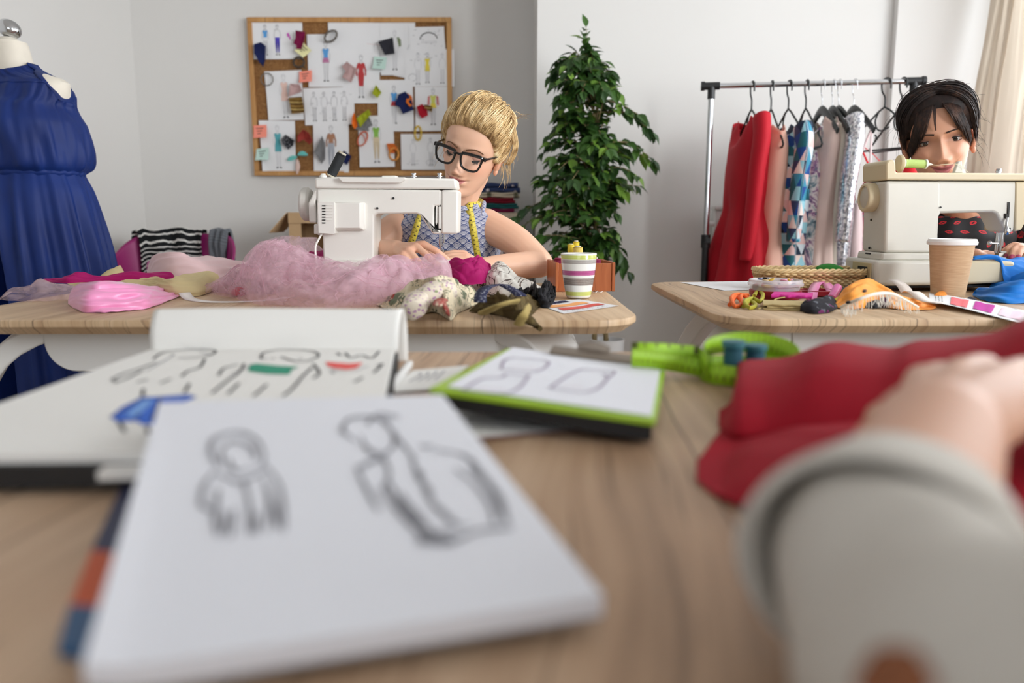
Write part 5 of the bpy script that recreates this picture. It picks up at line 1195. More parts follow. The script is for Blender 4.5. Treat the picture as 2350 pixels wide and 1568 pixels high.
for (x, y, h, r, m, lb) in ((.018, .06, .078, .0165, m_mthr, 'magenta thread cone in the wooden box left of the mug'), (.108, .07, .074, .0150, m_mthr, 'magenta thread cone in the wooden box right of the mug')):
    spool_m(inbox(x, y), inbox(x, y, .757+h), r, .007, m, m_spg, 'thread_cone', lb, group='thread cones in the wooden box')
for px, py0, py1, yy, r, m, lb in ((1310, 590, 559, 2.02, .0088, m_ythr, 'yellow thread spool standing behind the mug, shorter neighbour of the tallest'), (1322, 590, 552, 2.06, .0085, m_ythr, 'tallest yellow thread spool behind the mug'), (1326, 590, 565, 1.99, .0125, m_y2thr, 'straw coloured thread spool just above the mug rim')):
    a = at(px, py0, yy); b = at(px, py1, yy); a.z = .826; b.x = a.x
    spool_m(a, b, r, r*.6, m, m_spg, 'thread_spool', lb)
tag(build('spool_tray', MB().box(inbox(Lb*.42, Db*.62, .820), (.075, .075, .010), rz=math.atan2(ex.y, ex.x)).box(inbox(Lb*.42, Db*.62, .786), (.06, .06, .058), rz=math.atan2(ex.y, ex.x)), m_card), 'card insert inside the wooden box carrying yellow spools', 'tray')
tag(build('thread_tangle', MB().tube(smooth_path([on(x, y, .752) for x, y in ((1358,668),(1366,672),(1372,666),(1366,668),(1378,671),(1384,668))], 40), .0008, 5), m_white), 'white thread tangle at the foot of the wooden box', 'thread')

# ---------------------------------------------------------------- things on the basket table
card('paper_sheet', [(1560,648),(1740,645),(1760,664),(1662,667)], [m_paper, ink], 'blank white paper sheet behind the tub of buttons', None, cat='paper sheet')
wk = [on(1778, 672), on(1984, 667)]; bx0, bx1 = wk[0].x, wk[1].x; by = (wk[0].y + wk[1].y)/2 + .02; bd_ = .12
bh = at(1860, 622, by).z - .75
bk_ = thing('wicker_basket', ((bx0+bx1)/2, by+bd_/2, .75), 'low woven wicker basket beside the cream sewing machine', 'basket')
m_wick = plain('wicker', C(214, 186, 138), .6, 0, .14, 60); m_wickd = plain('wicker_band', C(166, 128, 84), .6, 0, .12, 60)
def bout(off, z):
    return [Vector((x, y, z)) for x, y in rrect(bx0-off, bx1+off, by-off, by+bd_+off, .04+off, 8)]
wv = MB(); wb2 = MB(); NR = 8
for k in range(NR):
    z = .756 + (bh-.014)*k/(NR-1); off = .012*(k/(NR-1)); base_p = bout(off, z); P = resample(base_p + [base_p[0]], 361)
    Q = []
    for i, p in enumerate(P):
        t = (P[(i+1) % 360] - P[i-1]).normalized(); nrm = Vector((t.y, -t.x, 0)); Q.append(p + nrm*.0036*sin(i*pi/5 + (k % 2)*pi))
    (wb2 if k in (NR-2, NR-3) else wv).tube(Q, .0027, 6)
build('weave', wv, m_wick, bk_); build('dark_band', wb2, m_wickd, bk_)
stk = MB(); P = resample(bout(0, .753) + [bout(0, .753)[0]], 37); P2 = resample(bout(.012, .75+bh) + [bout(.012, .75+bh)[0]], 37)
for a, b in zip(P[:-1], P2): stk.tube([a, b], .0022, 6)
build('stakes', stk, m_wick, bk_)
br = MB(); base_p = resample(bout(.013, .75+bh) + [bout(.013, .75+bh)[0]], 241)
for ph in range(3):
    Q = []
    for i, p in enumerate(base_p):
        t = (base_p[(i+1) % 240] - base_p[i-1]).normalized(); nrm = Vector((t.y, -t.x, 0)); a = i*.42 + ph*2*pi/3; Q.append(p + nrm*.0034*cos(a) + Vector((0, 0, .0034*sin(a))))
    br.tube(Q, .0030, 6)
build('braided_rim', br, m_wick, bk_); build('bottom', MB().prism([(p.x, p.y) for p in bout(-.004, 0)], .004, Matrix.Translation((0, 0, .7515))), m_wickd, bk_)
gp = at(1905, 616, by+.07); M4 = Matrix.Rotation(radians(6), 4, 'Y')
tag(build('pincushion', MB().ell(gp + Vector((0, 0, -.012)), (.040, .035, .024), 0, 32, 16, M4), fabric('leaf_green_felt', C(40, 122, 40), .7), sharp=0), 'leaf green cushion lying inside the wicker basket', 'cushion')
tag(build('cloth_filling', MB().grid(lambda u, v: Vector((lerp(bx0+.006, bx1-.006, u), lerp(by+.006, by+bd_-.006, v), .757+bh*.55*(sin(pi*u)*sin(pi*v))**.5 + .006*fbm(u*6, v*5, 3))), 40, 24), fabric('sand_filling', C(186, 170, 140))), 'sand coloured cloth filling the bottom of the wicker basket', 'fabric')
tp = on(1778, 685); rt = 58/1800*tp.y; tubt = thing('button_tub', tp, 'clear round tub of buttons with a red lower half', 'tub')
M = Mat('clear_plastic'); gl = M.N('ShaderNodeBsdfTransparent'); gs = M.N('ShaderNodeBsdfPrincipled'); gs.inputs['Base Color'].default_value = C(226, 222, 226); gs.inputs['Roughness'].default_value = .2
mx = M.N('ShaderNodeMixShader'); mx.inputs[0].default_value = .5; M.L(gl.outputs[0], mx.inputs[1]); M.L(gs.outputs[0], mx.inputs[2]); M.L(mx.outputs[0], M.out.inputs[0]); m_clear = M.m
ht = at(1778, 641, tp.y).z - .75; m_redp = plain('red_plastic', C(150, 28, 44), .35)
build('lower_half', MB().lathe([(0, .001), (rt*.93, .001), (rt*.95, ht*.2), (rt*.99, ht*.22), (rt, ht*.45), (rt*.93, ht*.46), (rt*.9, .004), (0, .004)], 48), m_redp, tubt, local=True)
build('clear_lid', MB().lathe([(rt*.92, ht*.46), (rt*.94, ht*.66), (rt*1.05, ht*.68), (rt*1.07, ht*.80), (rt*1.03, ht*.84), (rt*1.02, ht*.98), (rt*.97, ht), (rt*.95, ht*.88), (0, ht*.86)], 56), m_clear, tubt, local=True)
bc = [('black', (30,30,34)), ('white', (226,222,216)), ('red', (190,40,52)), ('navy', (50,62,120)), ('sand', (196,166,116)), ('pink', (226,150,170)), ('yellow', (220,180,60))]
rb = random.Random(5)
def button(p, r, m, rx, ry):
    T = Matrix.Translation(p) @ Euler((rx, ry, 0)).to_matrix().to_4x4()
    return MB().lathe([(0, 0), (r*.7, 0), (r, .001), (r, .003), (r*.75, .0035), (r*.65, .0022), (0, .0022)], 16, 0, T)
bn = 0
for i in range(34):
    a = rb.uniform(0, 2*pi); d = rt*.80*sqrt(rb.random()); nmc, c = rb.choice(bc); inside = i < 26
    p = tp + Vector((d*cos(a), d*sin(a), (rb.uniform(.45, .76)*ht if inside else ht*.92 + .002)))
    tag(build('button', button(p, rb.uniform(.0045, .008), nmc, rb.uniform(-.9, .9) if inside else rb.uniform(-.4, .4), rb.uniform(-.7, .7) if inside else rb.uniform(-.4, .4)), plain('button_' + nmc, C(*c), .3)), ('mixed small button inside the clear tub' if inside else 'mixed small button scattered on the tub lid'), 'button', 'buttons inside the tub' if inside else 'buttons on the tub lid')
p = on(1858, 688, .75); rl_ = .03
tag(build('red_tub_lid', MB().lathe([(0, .001), (.040, .001), (.043, .003), (.044, .013), (.041, .014), (.040, .005), (0, .005)], 40, 0, Matrix.Translation(at(1876, 676, tp.y+.06).xy.to_3d() + Vector((0, 0, .7505)))), m_redp), 'shallow red plastic lid lying open beside the button tub', 'dish')  # open red lid of the button tub, laid beside it
def cordpile(name, pts, r, m, label, z=.752, n=60, cat='cord'):  # loose lengths of cord lying on the table
    P = smooth_path([on(x, y, z) + Vector((0, 0, h)) for x, y, h in pts], n); tag(build(name, MB().tube(P, r, 8), m), label, cat)
m_or = plain('orange_cord', C(234, 106, 36), .6); m_yg = plain('moss_cord', C(166, 158, 40), .6)
cordpile('orange_cord_coil', [(1674,702,.002),(1690,692,.010),(1702,700,.004),(1688,706,.002),(1678,696,.012),(1694,690,.014),(1712,692,.010),(1722,698,.004),(1708,704,.002),(1700,692,.012),(1716,688,.010)], .0042, m_or, 'coil of orange cord at the head of the moss coil')
cordpile('moss_cord_coil', [(1706,706,.002),(1722,700,.008),(1734,706,.004),(1720,710,.003),(1708,704,.010),(1728,698,.012),(1742,702,.008),(1750,690,.014),(1738,684,.014),(1730,692,.012),(1744,680,.016),(1760,684,.012)], .0042, m_yg, 'coil of moss green cord beside the orange coil')
cordpile('gold_cord_length', [(1740,710,.001),(1760,706,.003),(1780,700,.012),(1800,698,.014)], .0014, m_gold2, 'thin gold cord leading under the folded magenta cloth')
def fold_px(name, px0, px1, z0, h, depth, m, label, layers=1, seed=0, rz=0, cat='folded fabric'):
    a, b = on(*px0), on(*px1); d = (b-a); L = d.length; T = Matrix.Translation(a + Vector((0, 0, z0))) @ Matrix.Rotation(math.atan2(d.y, d.x), 4, 'Z'); mb = MB(); lh = h/layers
    for k in range(layers):
        rings = []
        for i in range(25):
            x = lerp(-.004*sin(k*3+seed), L + .005*sin(k*2.1+seed), i/24); w = lh*(.35*sin(i*.7+seed+k*2) + .12*sin(i*1.9+seed))
            r = [Vector((x, depth, k*lh + lh*.9))]
            for q in range(8): t = pi/2 + pi*q/7; r.append(Vector((x, w + lh*.5*cos(t), k*lh + lh*.5 + lh*.46*sin(t) + .07*lh*sin(i*.8+k+seed))))
            r.append(Vector((x, depth, k*lh + lh*.05))); rings.append([T @ p for p in r])
        mb.loft(rings)
    return tag(build(name, mb, m, sharp=60), label, cat)
m_blackpr = print_mat('black_plum_print', C(38,36,42), [(C(112,50,96), 30, .2), (C(96,98,106), 40, .2)])
fold_px('gold_backed_cloth', (1756,712), (1880,716), 0, .013, .08, fabric('gold_weave', C(178,158,112)), 'gold backed layers under the folded magenta cloth', 3, 2)
fold_px('magenta_fold', (1766,698), (1866,702), .0135, .008, .07, fabric('hot_magenta', C(200,48,138), .6), 'flat fold of hot magenta cloth', 1, 4)
heap('plum_print_cloth', [(1836,716),(1866,722),(1902,719),(1925,707)], [(1838,700),(1860,688),(1890,683),(1912,686),(1925,698)], m_blackpr, 'black and plum printed cloth rolled at the end of the magenta fold', dep=.05, back=.05, amp=.008, seed=8, nu=50, nv=30, bulge=1.4)
m_pinkrib = plain('pink_satin_ribbon', C(226, 110, 176), .35, sheen=.3)
ribbon('pink_ribbon', [(1862,688),(1872,672),(1888,666),(1905,676),(1912,684)], .022, m_pinkrib, 'pink satin ribbon arched behind the magenta fold', lift=lambda t: .022*sin(pi*t))
a = on(1908, 690, .754); b = at(1922, 664, a.y+.03); tag(build('ribbon_roll', MB().lathe([(.004, 0), (.0095, 0), (.0095, (b-a).length), (.004, (b-a).length)], 24, 0, Matrix.Translation(a + Vector((0, 0, .004))) @ (b-a).to_track_quat('Z', 'Y').to_matrix().to_4x4()), m_pinkrib), 'upright roll of pink ribbon beside the orange scarf', 'ribbon')
mbn = MB(); 
for i in range(30):
    a_ = rb.uniform(-.4, 1.2); c_ = on(1908, 703, .752) + Vector((rb.uniform(-.012,.012), rb.uniform(-.008,.01), rb.uniform(0,.008))); 
tag(build('lemon_scrap', MB().grid(lambda u, v: on(lerp(1906,1936,u), lerp(706,690,v), .752) + Vector((0,0,.010*sin(pi*u)*v)), 12, 8), fabric('lemon_felt', C(224,222,92)), solid=.0015, recalc=False), 'lemon yellow scrap beside the plum printed cloth', 'scrap')
sc = heap('orange_scarf', [(1912,708),(1960,712),(2010,704),(2060,712),(2110,714),(2150,710)], [(1916,700),(1935,668),(1955,652),(1985,645),(2010,650),(2040,664),(2070,684),(2110,694),(2148,704)], None or fabric('orange_silk', C(240,154,62), .55, .3, .04), 'orange silk scarf with a white fringe in front of the basket', dep=.10, back=.08, amp=.014, fu=3.4, seed=61, fv=2.2, bulge=1.1)
fr_ = MB(); q0 = [on(1916,706,.756), on(1950,690,.785), on(1990,677,.795), on(2030,676,.79), on(2062,690,.772), on(2090,706,.758)]
Pf = smooth_path(q0, 90)
fr_.tube([p + Vector((0, -.028, .004)) for p in Pf], .0022, 6, 0, True, 1.3)
for i, p in enumerate(Pf): fr_.tube([p + Vector((0, -.028, .003)), p + Vector((rb.uniform(-.003, .003), -.034, -.008)), p + Vector((rb.uniform(-.005, .005), -.036, -.017 + rb.uniform(-.004, .004)))], .0006, 4)
o = build('fringe', fr_, fabric('white_fringe', C(234,226,214)), sc); 
spm = MB()
for (x, y, z, rz) in ((1946,694,.782,.9), (1984,668,.812,.9)): 
    c = on(x, y, z); spm.ell(c, (.010, .003, .003), 0, 10, 6, Matrix.Rotation(rz, 4, 'Z'))
build('dark_spots', spm, m_blackc, sc)
heap('black_lining', [(1985,708),(2010,710),(2036,704)], [(1985,700),(2008,690),(2036,694)], m_blackc, 'black cloth showing under the scarf fringe', dep=.02, back=.03, amp=.004, seed=3, nu=30, nv=16)
tag(build('plum_bead', MB().ell(on(2028, 694, .762), (.010, .010, .011), 0, 20, 12), plain('plum_glass', C(60, 20, 48), .15)), 'dark plum bead on the orange scarf', 'bead')
heap('dark_wrap', [(1918,690),(1935,684),(1960,672)], [(1918,684),(1930,662),(1962,650)], m_blackc, 'black cloth edge behind the orange scarf', dep=.03, back=.03, amp=.004, seed=9, nu=30, nv=18)
ribbon('lace_ribbon', [(2050,664),(2075,670),(2100,682),(2128,692),(2160,696)], .026, fabric('ivory_lace', C(232,220,212), .7), 'ivory lace ribbon rolled beside the paper cup', z=.765, lift=lambda t: .022*(1-t)*abs(cos(t*5)))
heap('apricot_scrap', [(2136,690),(2156,692),(2180,686)], [(2138,684),(2156,670),(2176,671),(2180,682)], fabric('apricot_silk', C(230,142,60), .6), 'small apricot silk scrap at the foot of the paper cup', dep=.02, back=.03, amp=.004, seed=4, nu=30, nv=18)
card('fabric_scrap', [(2186,690),(2236,684),(2256,696),(2215,700)], [print_mat('charcoal_lace', C(52,54,66), [(C(86,90,104), 80, .3)])], 'charcoal lace scrap behind the swatch strip', None, cat='scrap', curl=lambda u, v: .004*sin(u*6)**2)
def dstrip(patch, ln):
    patch(.155, .18, .27, .92, 2); patch(.31, .14, .43, .86, 3); patch(.47, .22, .60, .86, 4)
    r = random.Random(4)
    for k in range(3):
        for i in range(5): ln([(.035+.025*k+.004*i, .2+.14*i), (.05+.022*k, .26+.14*i), (.04+.025*k, .3+.14*i)], .0011)
    for c in (.19, .34, .50): ln([(c, .08), (c+.02, .03), (c+.05, .09)], .0012)
card('swatch_strip', [(2131,681),(2560,742),(2520,772),(2133,703)], [m_paper, inkd, fabric('salmon_swatch', C(234,110,116)), fabric('orchid_swatch', C(184,50,150)), fabric('blush_swatch', C(240,206,218)), ], 'long white strip with three pink swatches in front of the cup', dstrip, curl=lambda u, v: .010*(1-u)**2 + .002*sin(u*7), n=24)
cp = on(2174, 685); pc = thing('paper_cup', cp, 'brown kraft paper cup with a white lid', 'cup')
k = cp.y/1800; hc = at(2174, 556, cp.y).z - .75
M = Mat('kraft_paper'); x, y, z = M.xyz(M.coords()); M.set(rough=.75, spec=.2); n1 = M.noise(M.vec(x*40, y*40, z*900), 1, 2); M.col(M.ramp(n1, [(.3, C(184,150,116)), (.7, C(202,170,136))])); M.bump((z*900).sin(), .12, .0006); 
build('body', MB().lathe([(0, .006), (33*k, .006), (33*k, 0), (34.5*k, 0), (47*k, hc), (45.5*k, hc)], 56), M.m, pc, local=True)
build('lid', MB().lathe([(49*k, hc-.006), (51.5*k, hc-.005), (52*k, hc+.001), (50.5*k, hc+.003), (49*k, hc+.007), (47*k, hc+.0075), (45*k, hc+.003), (20*k, hc+.004), (0, hc+.004)], 56), m_white, pc, local=True)
m_bluec = fabric('bright_blue_satin', C(30, 122, 208), .5, .3, .03)
bl = thing('blue_cloth', on(2300, 690), 'bright blue cloth sliding off the cream sewing machine bed', 'fabric')
def bedcloth(u, v):
    P = interp([(0, tuple(at(2222, 592, 1.955))), (.25, tuple(at(2262, 588, 1.95))), (.5, tuple(at(2310, 592, 1.94))), (1, tuple(at(2420, 594, 1.94)))], u); p = Vector(P)
    F_ = Vector(interp([(0, tuple(at(2226, 596, 1.93))), (.3, tuple(at(2300, 602, 1.90))), (.42, tuple(at(2312, 652, 1.89))), (1, tuple(at(2430, 672, 1.885)))], u))
    q = p.lerp(F_, v) ; q.z += .010*sin(pi*v)*(.4+u); q.y -= .012*sin(u*9 + v*2)*v + .014*sin(pi*v)
    if v < .15: q.y += .03*(.15-v)
    return q + Vector((0, 0, .004*fbm(u*5, v*4, 2)))
build('draped_part', MB().grid(bedcloth, 60, 30), m_bluec, bl, solid=.0015, recalc=False, sharp=0)
heap('fallen_folds', [(2232,680),(2260,692),(2310,698),(2380,698),(2450,696)], [(2234,674),(2252,664),(2290,662),(2340,650),(2450,640)], m_bluec, None, dep=.07, back=.06, amp=.016, fu=1.2, fv=3.2, seed=71, par=bl, bulge=1.3, fine=.1)
heap('rear_folds', [(2270,662),(2300,666),(2360,672),(2450,676)], [(2272,656),(2290,644),(2340,630),(2450,600)], m_bluec, None, dep=.05, back=.02, amp=.010, fu=1.2, fv=3, seed=75, par=bl, bulge=1.3, fine=.1, z=.758)
# ---------------------------------------------------------------- people
def remeshed(mb, voxel, smooth=6, fac=.5):
    me = bpy.data.meshes.new('tmp'); me.from_pydata([tuple(p) for p in mb.v], [], mb.f); o = bpy.data.objects.new('tmp', me); COL.objects.link(o)
    m = o.modifiers.new('r', 'REMESH'); m.mode = 'VOXEL'; m.voxel_size = voxel; m.adaptivity = 0
    s = o.modifiers.new('s', 'SMOOTH'); s.iterations = smooth; s.factor = fac
    dg = bpy.context.evaluated_depsgraph_get(); e = o.evaluated_get(dg); r = e.to_mesh(); out = MB()
    out.add([tuple(v.co) for v in r.vertices], [tuple(p.vertices) for p in r.polygons]); e.to_mesh_clear()
    bpy.data.objects.remove(o); bpy.data.meshes.remove(me); return out
def limb(mb, pts, rs, n=18, flat=1.0, up=None, dense=6):
    P = smooth_path(pts, dense*(len(pts)-1)+1); k = len(P); R_ = [interp([(i/(len(rs)-1), r) for i, r in enumerate(rs)], j/(k-1)) for j in range(k)]
    mb.tube(P, R_, n, 0, True, flat, up); mb.ell(P[0], (R_[0]*.98,)*3, 0, 12, 8); mb.ell(P[-1], (R_[-1]*.98,)*3, 0, 12, 8)
SKIN = {}
def skin_mat(name, c, sp=.4):
    M = Mat(name); vc = M.N('ShaderNodeVertexColor'); vc.layer_name = 'col'; co = M.coords(); n1 = M.noise(co, 30, 3); b_ = M.mix((n1-.5)*.25 + .12, vc.outputs[0], tuple(x*.9 for x in c[:3]) + (1,))
    M.L(b_, M.b.inputs['Base Color']); M.set(rough=.45, spec=sp, sss=.12); M.b.inputs['Subsurface Radius'].default_value = (.9, .4, .25); M.b.inputs['Subsurface Scale'].default_value = .006
    M.bump(M.noise(co, 500, 2), .05, .0005); return M.m
HK = [(-.119, (.020, .050, .0)), (-.113, (.031, .076, .0)), (-.104, (.037, .0875, .005)), (-.090, (.0445, .087, .02)), (-.075, (.0515, .0865, .035)), (-.060, (.057, .0875, .055)), (-.038, (.0635, .0885, .078)), (-.012, (.0685, .0885, .092)), (.015, (.0715, .0895, .099)), (.045, (.073, .0885, .101)), (.07, (.0695, .080, .094)), (.090, (.058, .063, .076)), (.104, (.040, .042, .050)), (.112, (.019, .019, .022)), (.1145, (.002, .002, .002))]
def gz(x, s): return math.exp(-.5*(x/s)**2)
def head_front(x, z, smile=0):
    """how far the face stands out from the plain skull at (x, z)"""
    d = 0.0; ax = abs(x)
    nose_h = interp([(-.060, 0), (-.052, .004), (-.046, .017), (-.038, .0235), (-.030, .0200), (-.015, .0125), (0, .0070), (.012, .0040), (.025, .001), (.04, 0)], z) if -.06 < z < .04 else 0
    nw = interp([(-.055, .010), (-.040, .0095), (-.02, .0065), (0, .0055), (.02, .009)], z); d += nose_h*gz(x, nw)
    d += .0085*gz(ax-.0125, .0052)*gz(z+.0445, .0062)                     # wings of the nose
    d -= .0105*gz(ax-.030, .0150)*gz(z-.001, .0105)                       # eye sockets
    d -= .004*gz(ax-.012, .006)*gz(z-.002, .008)
    d += .0045*gz(ax-.030, .018)*gz(z-.021, .0065)                        # brow
    d += .0050*gz(ax-.043, .015)*gz(z+.026, .014)                         # cheeks
    d += .0050*smile*gz(ax-.036, .011)*gz(z+.036, .010)
    zc = -.0665 + smile*.010*(ax/.026)**2; lw = gz(x, .0150)
    d += .0060*gz(z-zc-.0058, .0036)*gz(x, .0145)*(1-.25*gz(x, .003)) + .0066*gz(z-zc+.0066, .0042)*gz(x, .0125)
    d -= .0045*gz(z-zc, .0016)*gz(x, .018)
    d -= .0030*gz(ax-.0255, .004)*gz(z-zc+.001, .005)
    d += .0030*gz(x, .022)*gz(z+.066, .014)
    d -= .0045*gz(z+.0835, .005)*gz(x, .018)                              # below the lip
    d += .0065*gz(x, .016)*gz(z+.100, .0095)                              # chin
    d -= .0016*gz(x, .0035)*gz(z+.056, .004)
    return d
def head_y(x, z, smile=0):
    w, df, db = interp(HK, z); k = max(0.0, 1 - (abs(x)/w)**2.25)
    return -df*k**(1/2.25) - head_front(x, z, smile)*sm(0, .35, k)
def build_head(mb, M_, skin, lip, smile=0, shadow=None, blush=None, lowres=False):
    NT, NZ = 220, 190; zs = []
    for i in range(NZ + 1):
        t = i/NZ; zs.append(-.119 + .2335*(t + .10*sin(2*pi*t)*0 ))
    ths = []
    for j in range(NT): u = j/NT; ths.append(2*pi*u + .55*sin(2*pi*u)*-1 if False else 2*pi*u)
    # angles measured from the front, denser there
    ang = []
    for j in range(NT):
        u = (j/NT)*2 - 1; ang.append(pi*(.42*u + .58*u*abs(u)**1.2))
    v = []; c = {}
    o0 = len(mb.v)
    for z in zs:
        w, df, db = interp(HK, z); w = max(w, .0015); df = max(df, .0015); db = max(db, .0015)
        for a in ang:
            s_, c_ = sin(a), cos(a); x = w*math.copysign(abs(s_)**(2/2.25), s_)
            if c_ >= 0: y = -df*abs(c_)**(2/2.25) - head_front(x, z, smile)*sm(.05, .5, c_)
            else: y = db*abs(c_)**(2/2.1)
            i = len(v); v.append(M_ @ Vector((x, y, z)))
            col = list(skin); ax = abs(x)
            if c_ > 0:
                zc = -.0665 + smile*.010*(ax/.026)**2
                lo, hi = zc - .0125*max(0, 1-(ax/.0235)**2), zc + (.0095 - .0022*gz(x, .003))*max(0, 1-(ax/.0255)**1.7)
                if ax < .0255: k = sm(lo-.0012, lo+.0012, z)*sm(hi+.001, hi-.001, z); col = [lerp(p, q, k*.9) for p, q in zip(col, lip)]
                kk = .35*gz(ax-.046, .014)*gz(z+.028, .014) + .2*gz(x, .01)*gz(z+.038, .008)
                bl = blush or (skin[0]*.95, skin[1]*.62, skin[2]*.58); col = [lerp(p, q, kk) for p, q in zip(col, bl)]
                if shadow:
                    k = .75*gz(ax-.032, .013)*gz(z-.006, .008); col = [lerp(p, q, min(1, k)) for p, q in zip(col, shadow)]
                k = .8*gz(z-zc, .0011)*gz(x, .017); col = [lerp(p, q, k) for p, q in zip(col, [t*.3 for t in lip])]
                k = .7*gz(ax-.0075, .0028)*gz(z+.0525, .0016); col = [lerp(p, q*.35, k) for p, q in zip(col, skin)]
            c[i] = tuple(col)
    f = []
    for i in range(NZ):
        for j in range(NT):
            k = (j+1) % NT; f.append((i*NT+j, i*NT+k, (i+1)*NT+k, (i+1)*NT+j))
    f.append(tuple(range(NT))); f.append(tuple(NZ*NT + j for j in range(NT))[::-1])
    mb.add(v, f)
    for i, q in c.items(): mb.c[o0+i] = q
    for s in (-1, 1):                                                        # ears
        o1 = len(mb.v); rings = []
        for i in range(15):
            t = i/14; a = lerp(-.6, pi+1.15, t); R0 = .030 - .006*sm(.6, 1, t)
            p = Vector((s*(.0725 + .010*sin(pi*min(1, t*1.1))), .016 - .017*cos(a)*-1*1.0 if False else .012 + .0165*cos(pi-a)*-1, -.014 + R0*sin(a)*1.0))
            rings.append(p)
        mb.tube([M_ @ p for p in rings], [.0048 + .0015*(i > 11) for i in range(15)], 10)
        mb.ell(M_ @ Vector((s*.0715, .012, -.016)), (.010, .013, .026), 0, 16, 12, M_.to_3x3().to_4x4() @ Matrix.Rotation(s*.35, 4, 'Z'))
        mb.ell(M_ @ Vector((s*.0735, .002, -.040)), (.006, .007, .010), 0, 12, 8, M_.to_3x3().to_4x4())
        for i in range(o1, len(mb.v)): mb.c[i] = (skin[0]*.97, skin[1]*.86, skin[2]*.82)
def finish_body(name, mb, mat, par, skin, nails=None):
    for i in range(len(mb.v)):
        if i not in mb.c:
            mb.c[i] = skin
            if nails:
                for p, r, c in nails:
                    if (mb.v[i]-p).length < r: mb.c[i] = c
    return build(name, mb, mat, par, sharp=0, recalc=False)
m_lash = plain('lash_black', C(22, 18, 18), .6); m_eye = plain('eye_white', C(214, 208, 204), .15); m_iris = plain('brown_iris', C(58, 36, 26), .1); m_pupil = plain('pupil', C(8, 8, 8), .08)
def lash_line(mb, M_, s, pts, r):
    mb.tube([M_ @ Vector((s*x, y, z)) for x, y, z in pts], r, 6)
def strands(mb, n, fn, seed, seg=12, r=.0011, taper=.35):
    rr = random.Random(seed)
    for _ in range(n):
        P = fn(rr)
        P = [P(i/(seg-1)) for i in range(seg)]
        q = r*rr.uniform(.6, 1.3); mb.tube(P, [q*lerp(1, taper, abs(2*i/(seg-1)-1)**2) for i in range(seg)], 4, 0, True)
def hair_mat(name, a, b, c):
    M = Mat(name); co = M.coords(); n1 = M.noise(M.vec(*[q*k for q, k in zip(M.xyz(co), (26, 26, 14))]), 3, 3, .6); oi = M.noise(co, 16, 2)
    M.col(M.ramp(n1*.6 + oi*.4, [(.34, a), (.5, b), (.66, c)])); M.set(rough=.55, spec=.3); return M.m

# ---------------- the blonde seamstress
skA = C(232, 186, 158)[:3]; lipA = C(190, 104, 112)[:3]
m_skA = skin_mat('fair_skin', skA)
HA = at(1086, 343, 2.14); RA = Matrix.Rotation(radians(19), 4, 'Y') @ Matrix.Rotation(radians(-13), 4, 'Z') @ Matrix.Rotation(radians(20), 4, 'X')
MA = Matrix.Translation(HA) @ RA
pa = thing('person', (HA.x - .07, 2.3, .46), 'woman with a blonde updo and black glasses sewing with her head bowed', 'person')
b = MB()
nb_ = Vector((-.165, 2.23, .935)); limb(b, [nb_, MA @ Vector((0, .03, -.07))], [.058, .046, .050], 20)
tc = [(.52, -.19, 2.36, .125, .10), (.66, -.19, 2.35, .118, .09), (.78, -.187, 2.32, .118, .09), (.86, -.182, 2.28, .128, .092), (.905, -.178, 2.255, .132, .080), (.93, -.172, 2.24, .105, .062), (.95, -.165, 2.23, .06, .045)]
rings = []
for i in range(30):
    z = lerp(.52, .95, i/29); cx, cy, a, bb = interp([(t[0], t[1:]) for t in tc], z); rings.append([Vector((cx + a*cos(2*pi*j/36), cy + bb*sin(2*pi*j/36), z)) for j in range(36)])
b.loft(rings)
SR, ER, WR = at(1112, 515, 2.235), at(1240, 606, 2.12), at(1098, 612, 2.03)
SL, EL, WL = at(932, 512, 2.26), at(836, 588, 2.13), at(912, 572, 1.985)
limb(b, [SR, SR.lerp(ER, .5) + Vector((.012, 0, .006)), ER], [.047, .043, .037], 20); limb(b, [ER, ER.lerp(WR, .45) + Vector((0, 0, -.002)), WR], [.037, .034, .022], 20)
limb(b, [SL, SL.lerp(EL, .5) + Vector((-.008, 0, .004)), EL], [.047, .043, .036], 20); limb(b, [EL, EL.lerp(WL, .5), WL], [.036, .035, .023], 20)
def hand(mb, W_, knk, fingers, thumb, r=.0083):
    c = sum((Vector(k) for k in knk), Vector())/len(knk)
    for k in knk: limb(mb, [W_, Vector(W_).lerp(Vector(k), .55), k], [.016, .0125, .0105], 12)
    limb(mb, [W_, c], [.020, .012], 12)
    for k, f in zip(knk, fingers): limb(mb, [k] + [Vector(p) for p in f], [.0105, r*1.05, r, r*.8], 12, dense=4)
    limb(mb, [W_] + [Vector(p) for p in thumb], [.016, .0125, .0105, .008], 12, dense=4)
A_ = lambda *q: at(*q)
kn = [A_(972,561,1.955), A_(955,566,1.935), A_(938,576,1.92), A_(925,587,1.91)]
fg = [[A_(999,575,1.945), A_(1014,586,1.945), A_(1027,595,1.945)], [A_(984,590,1.905), A_(1003,607,1.895), A_(1020,617,1.895)], [A_(963,603,1.895), A_(980,620,1.887), A_(995,631,1.885)], [A_(944,610,1.885), A_(957,624,1.88), A_(967,634,1.88)]]
hand(b, WL, kn, fg, [A_(948,566,1.985), A_(976,576,1.985), A_(998,586,1.98)])
kr = [A_(1064,583,2.0), A_(1066,588,1.985), A_(1068,594,1.975), A_(1072,600,1.97)]
fr = [[A_(1043,581,1.99), A_(1028,583,1.985), A_(1014,586,1.98)], [A_(1044,587,1.975), A_(1030,588,1.97), A_(1018,590,1.968)], [A_(1048,594,1.965), A_(1036,595,1.96), A_(1026,596,1.958)], [A_(1054,600,1.96), A_(1045,601,1.957), A_(1036,602,1.955)]]
hand(b, WR, kr, fr, [A_(1076,592,2.0), A_(1058,590,2.01), A_(1042,588,2.01)])
b = remeshed(b, .0026, 5)
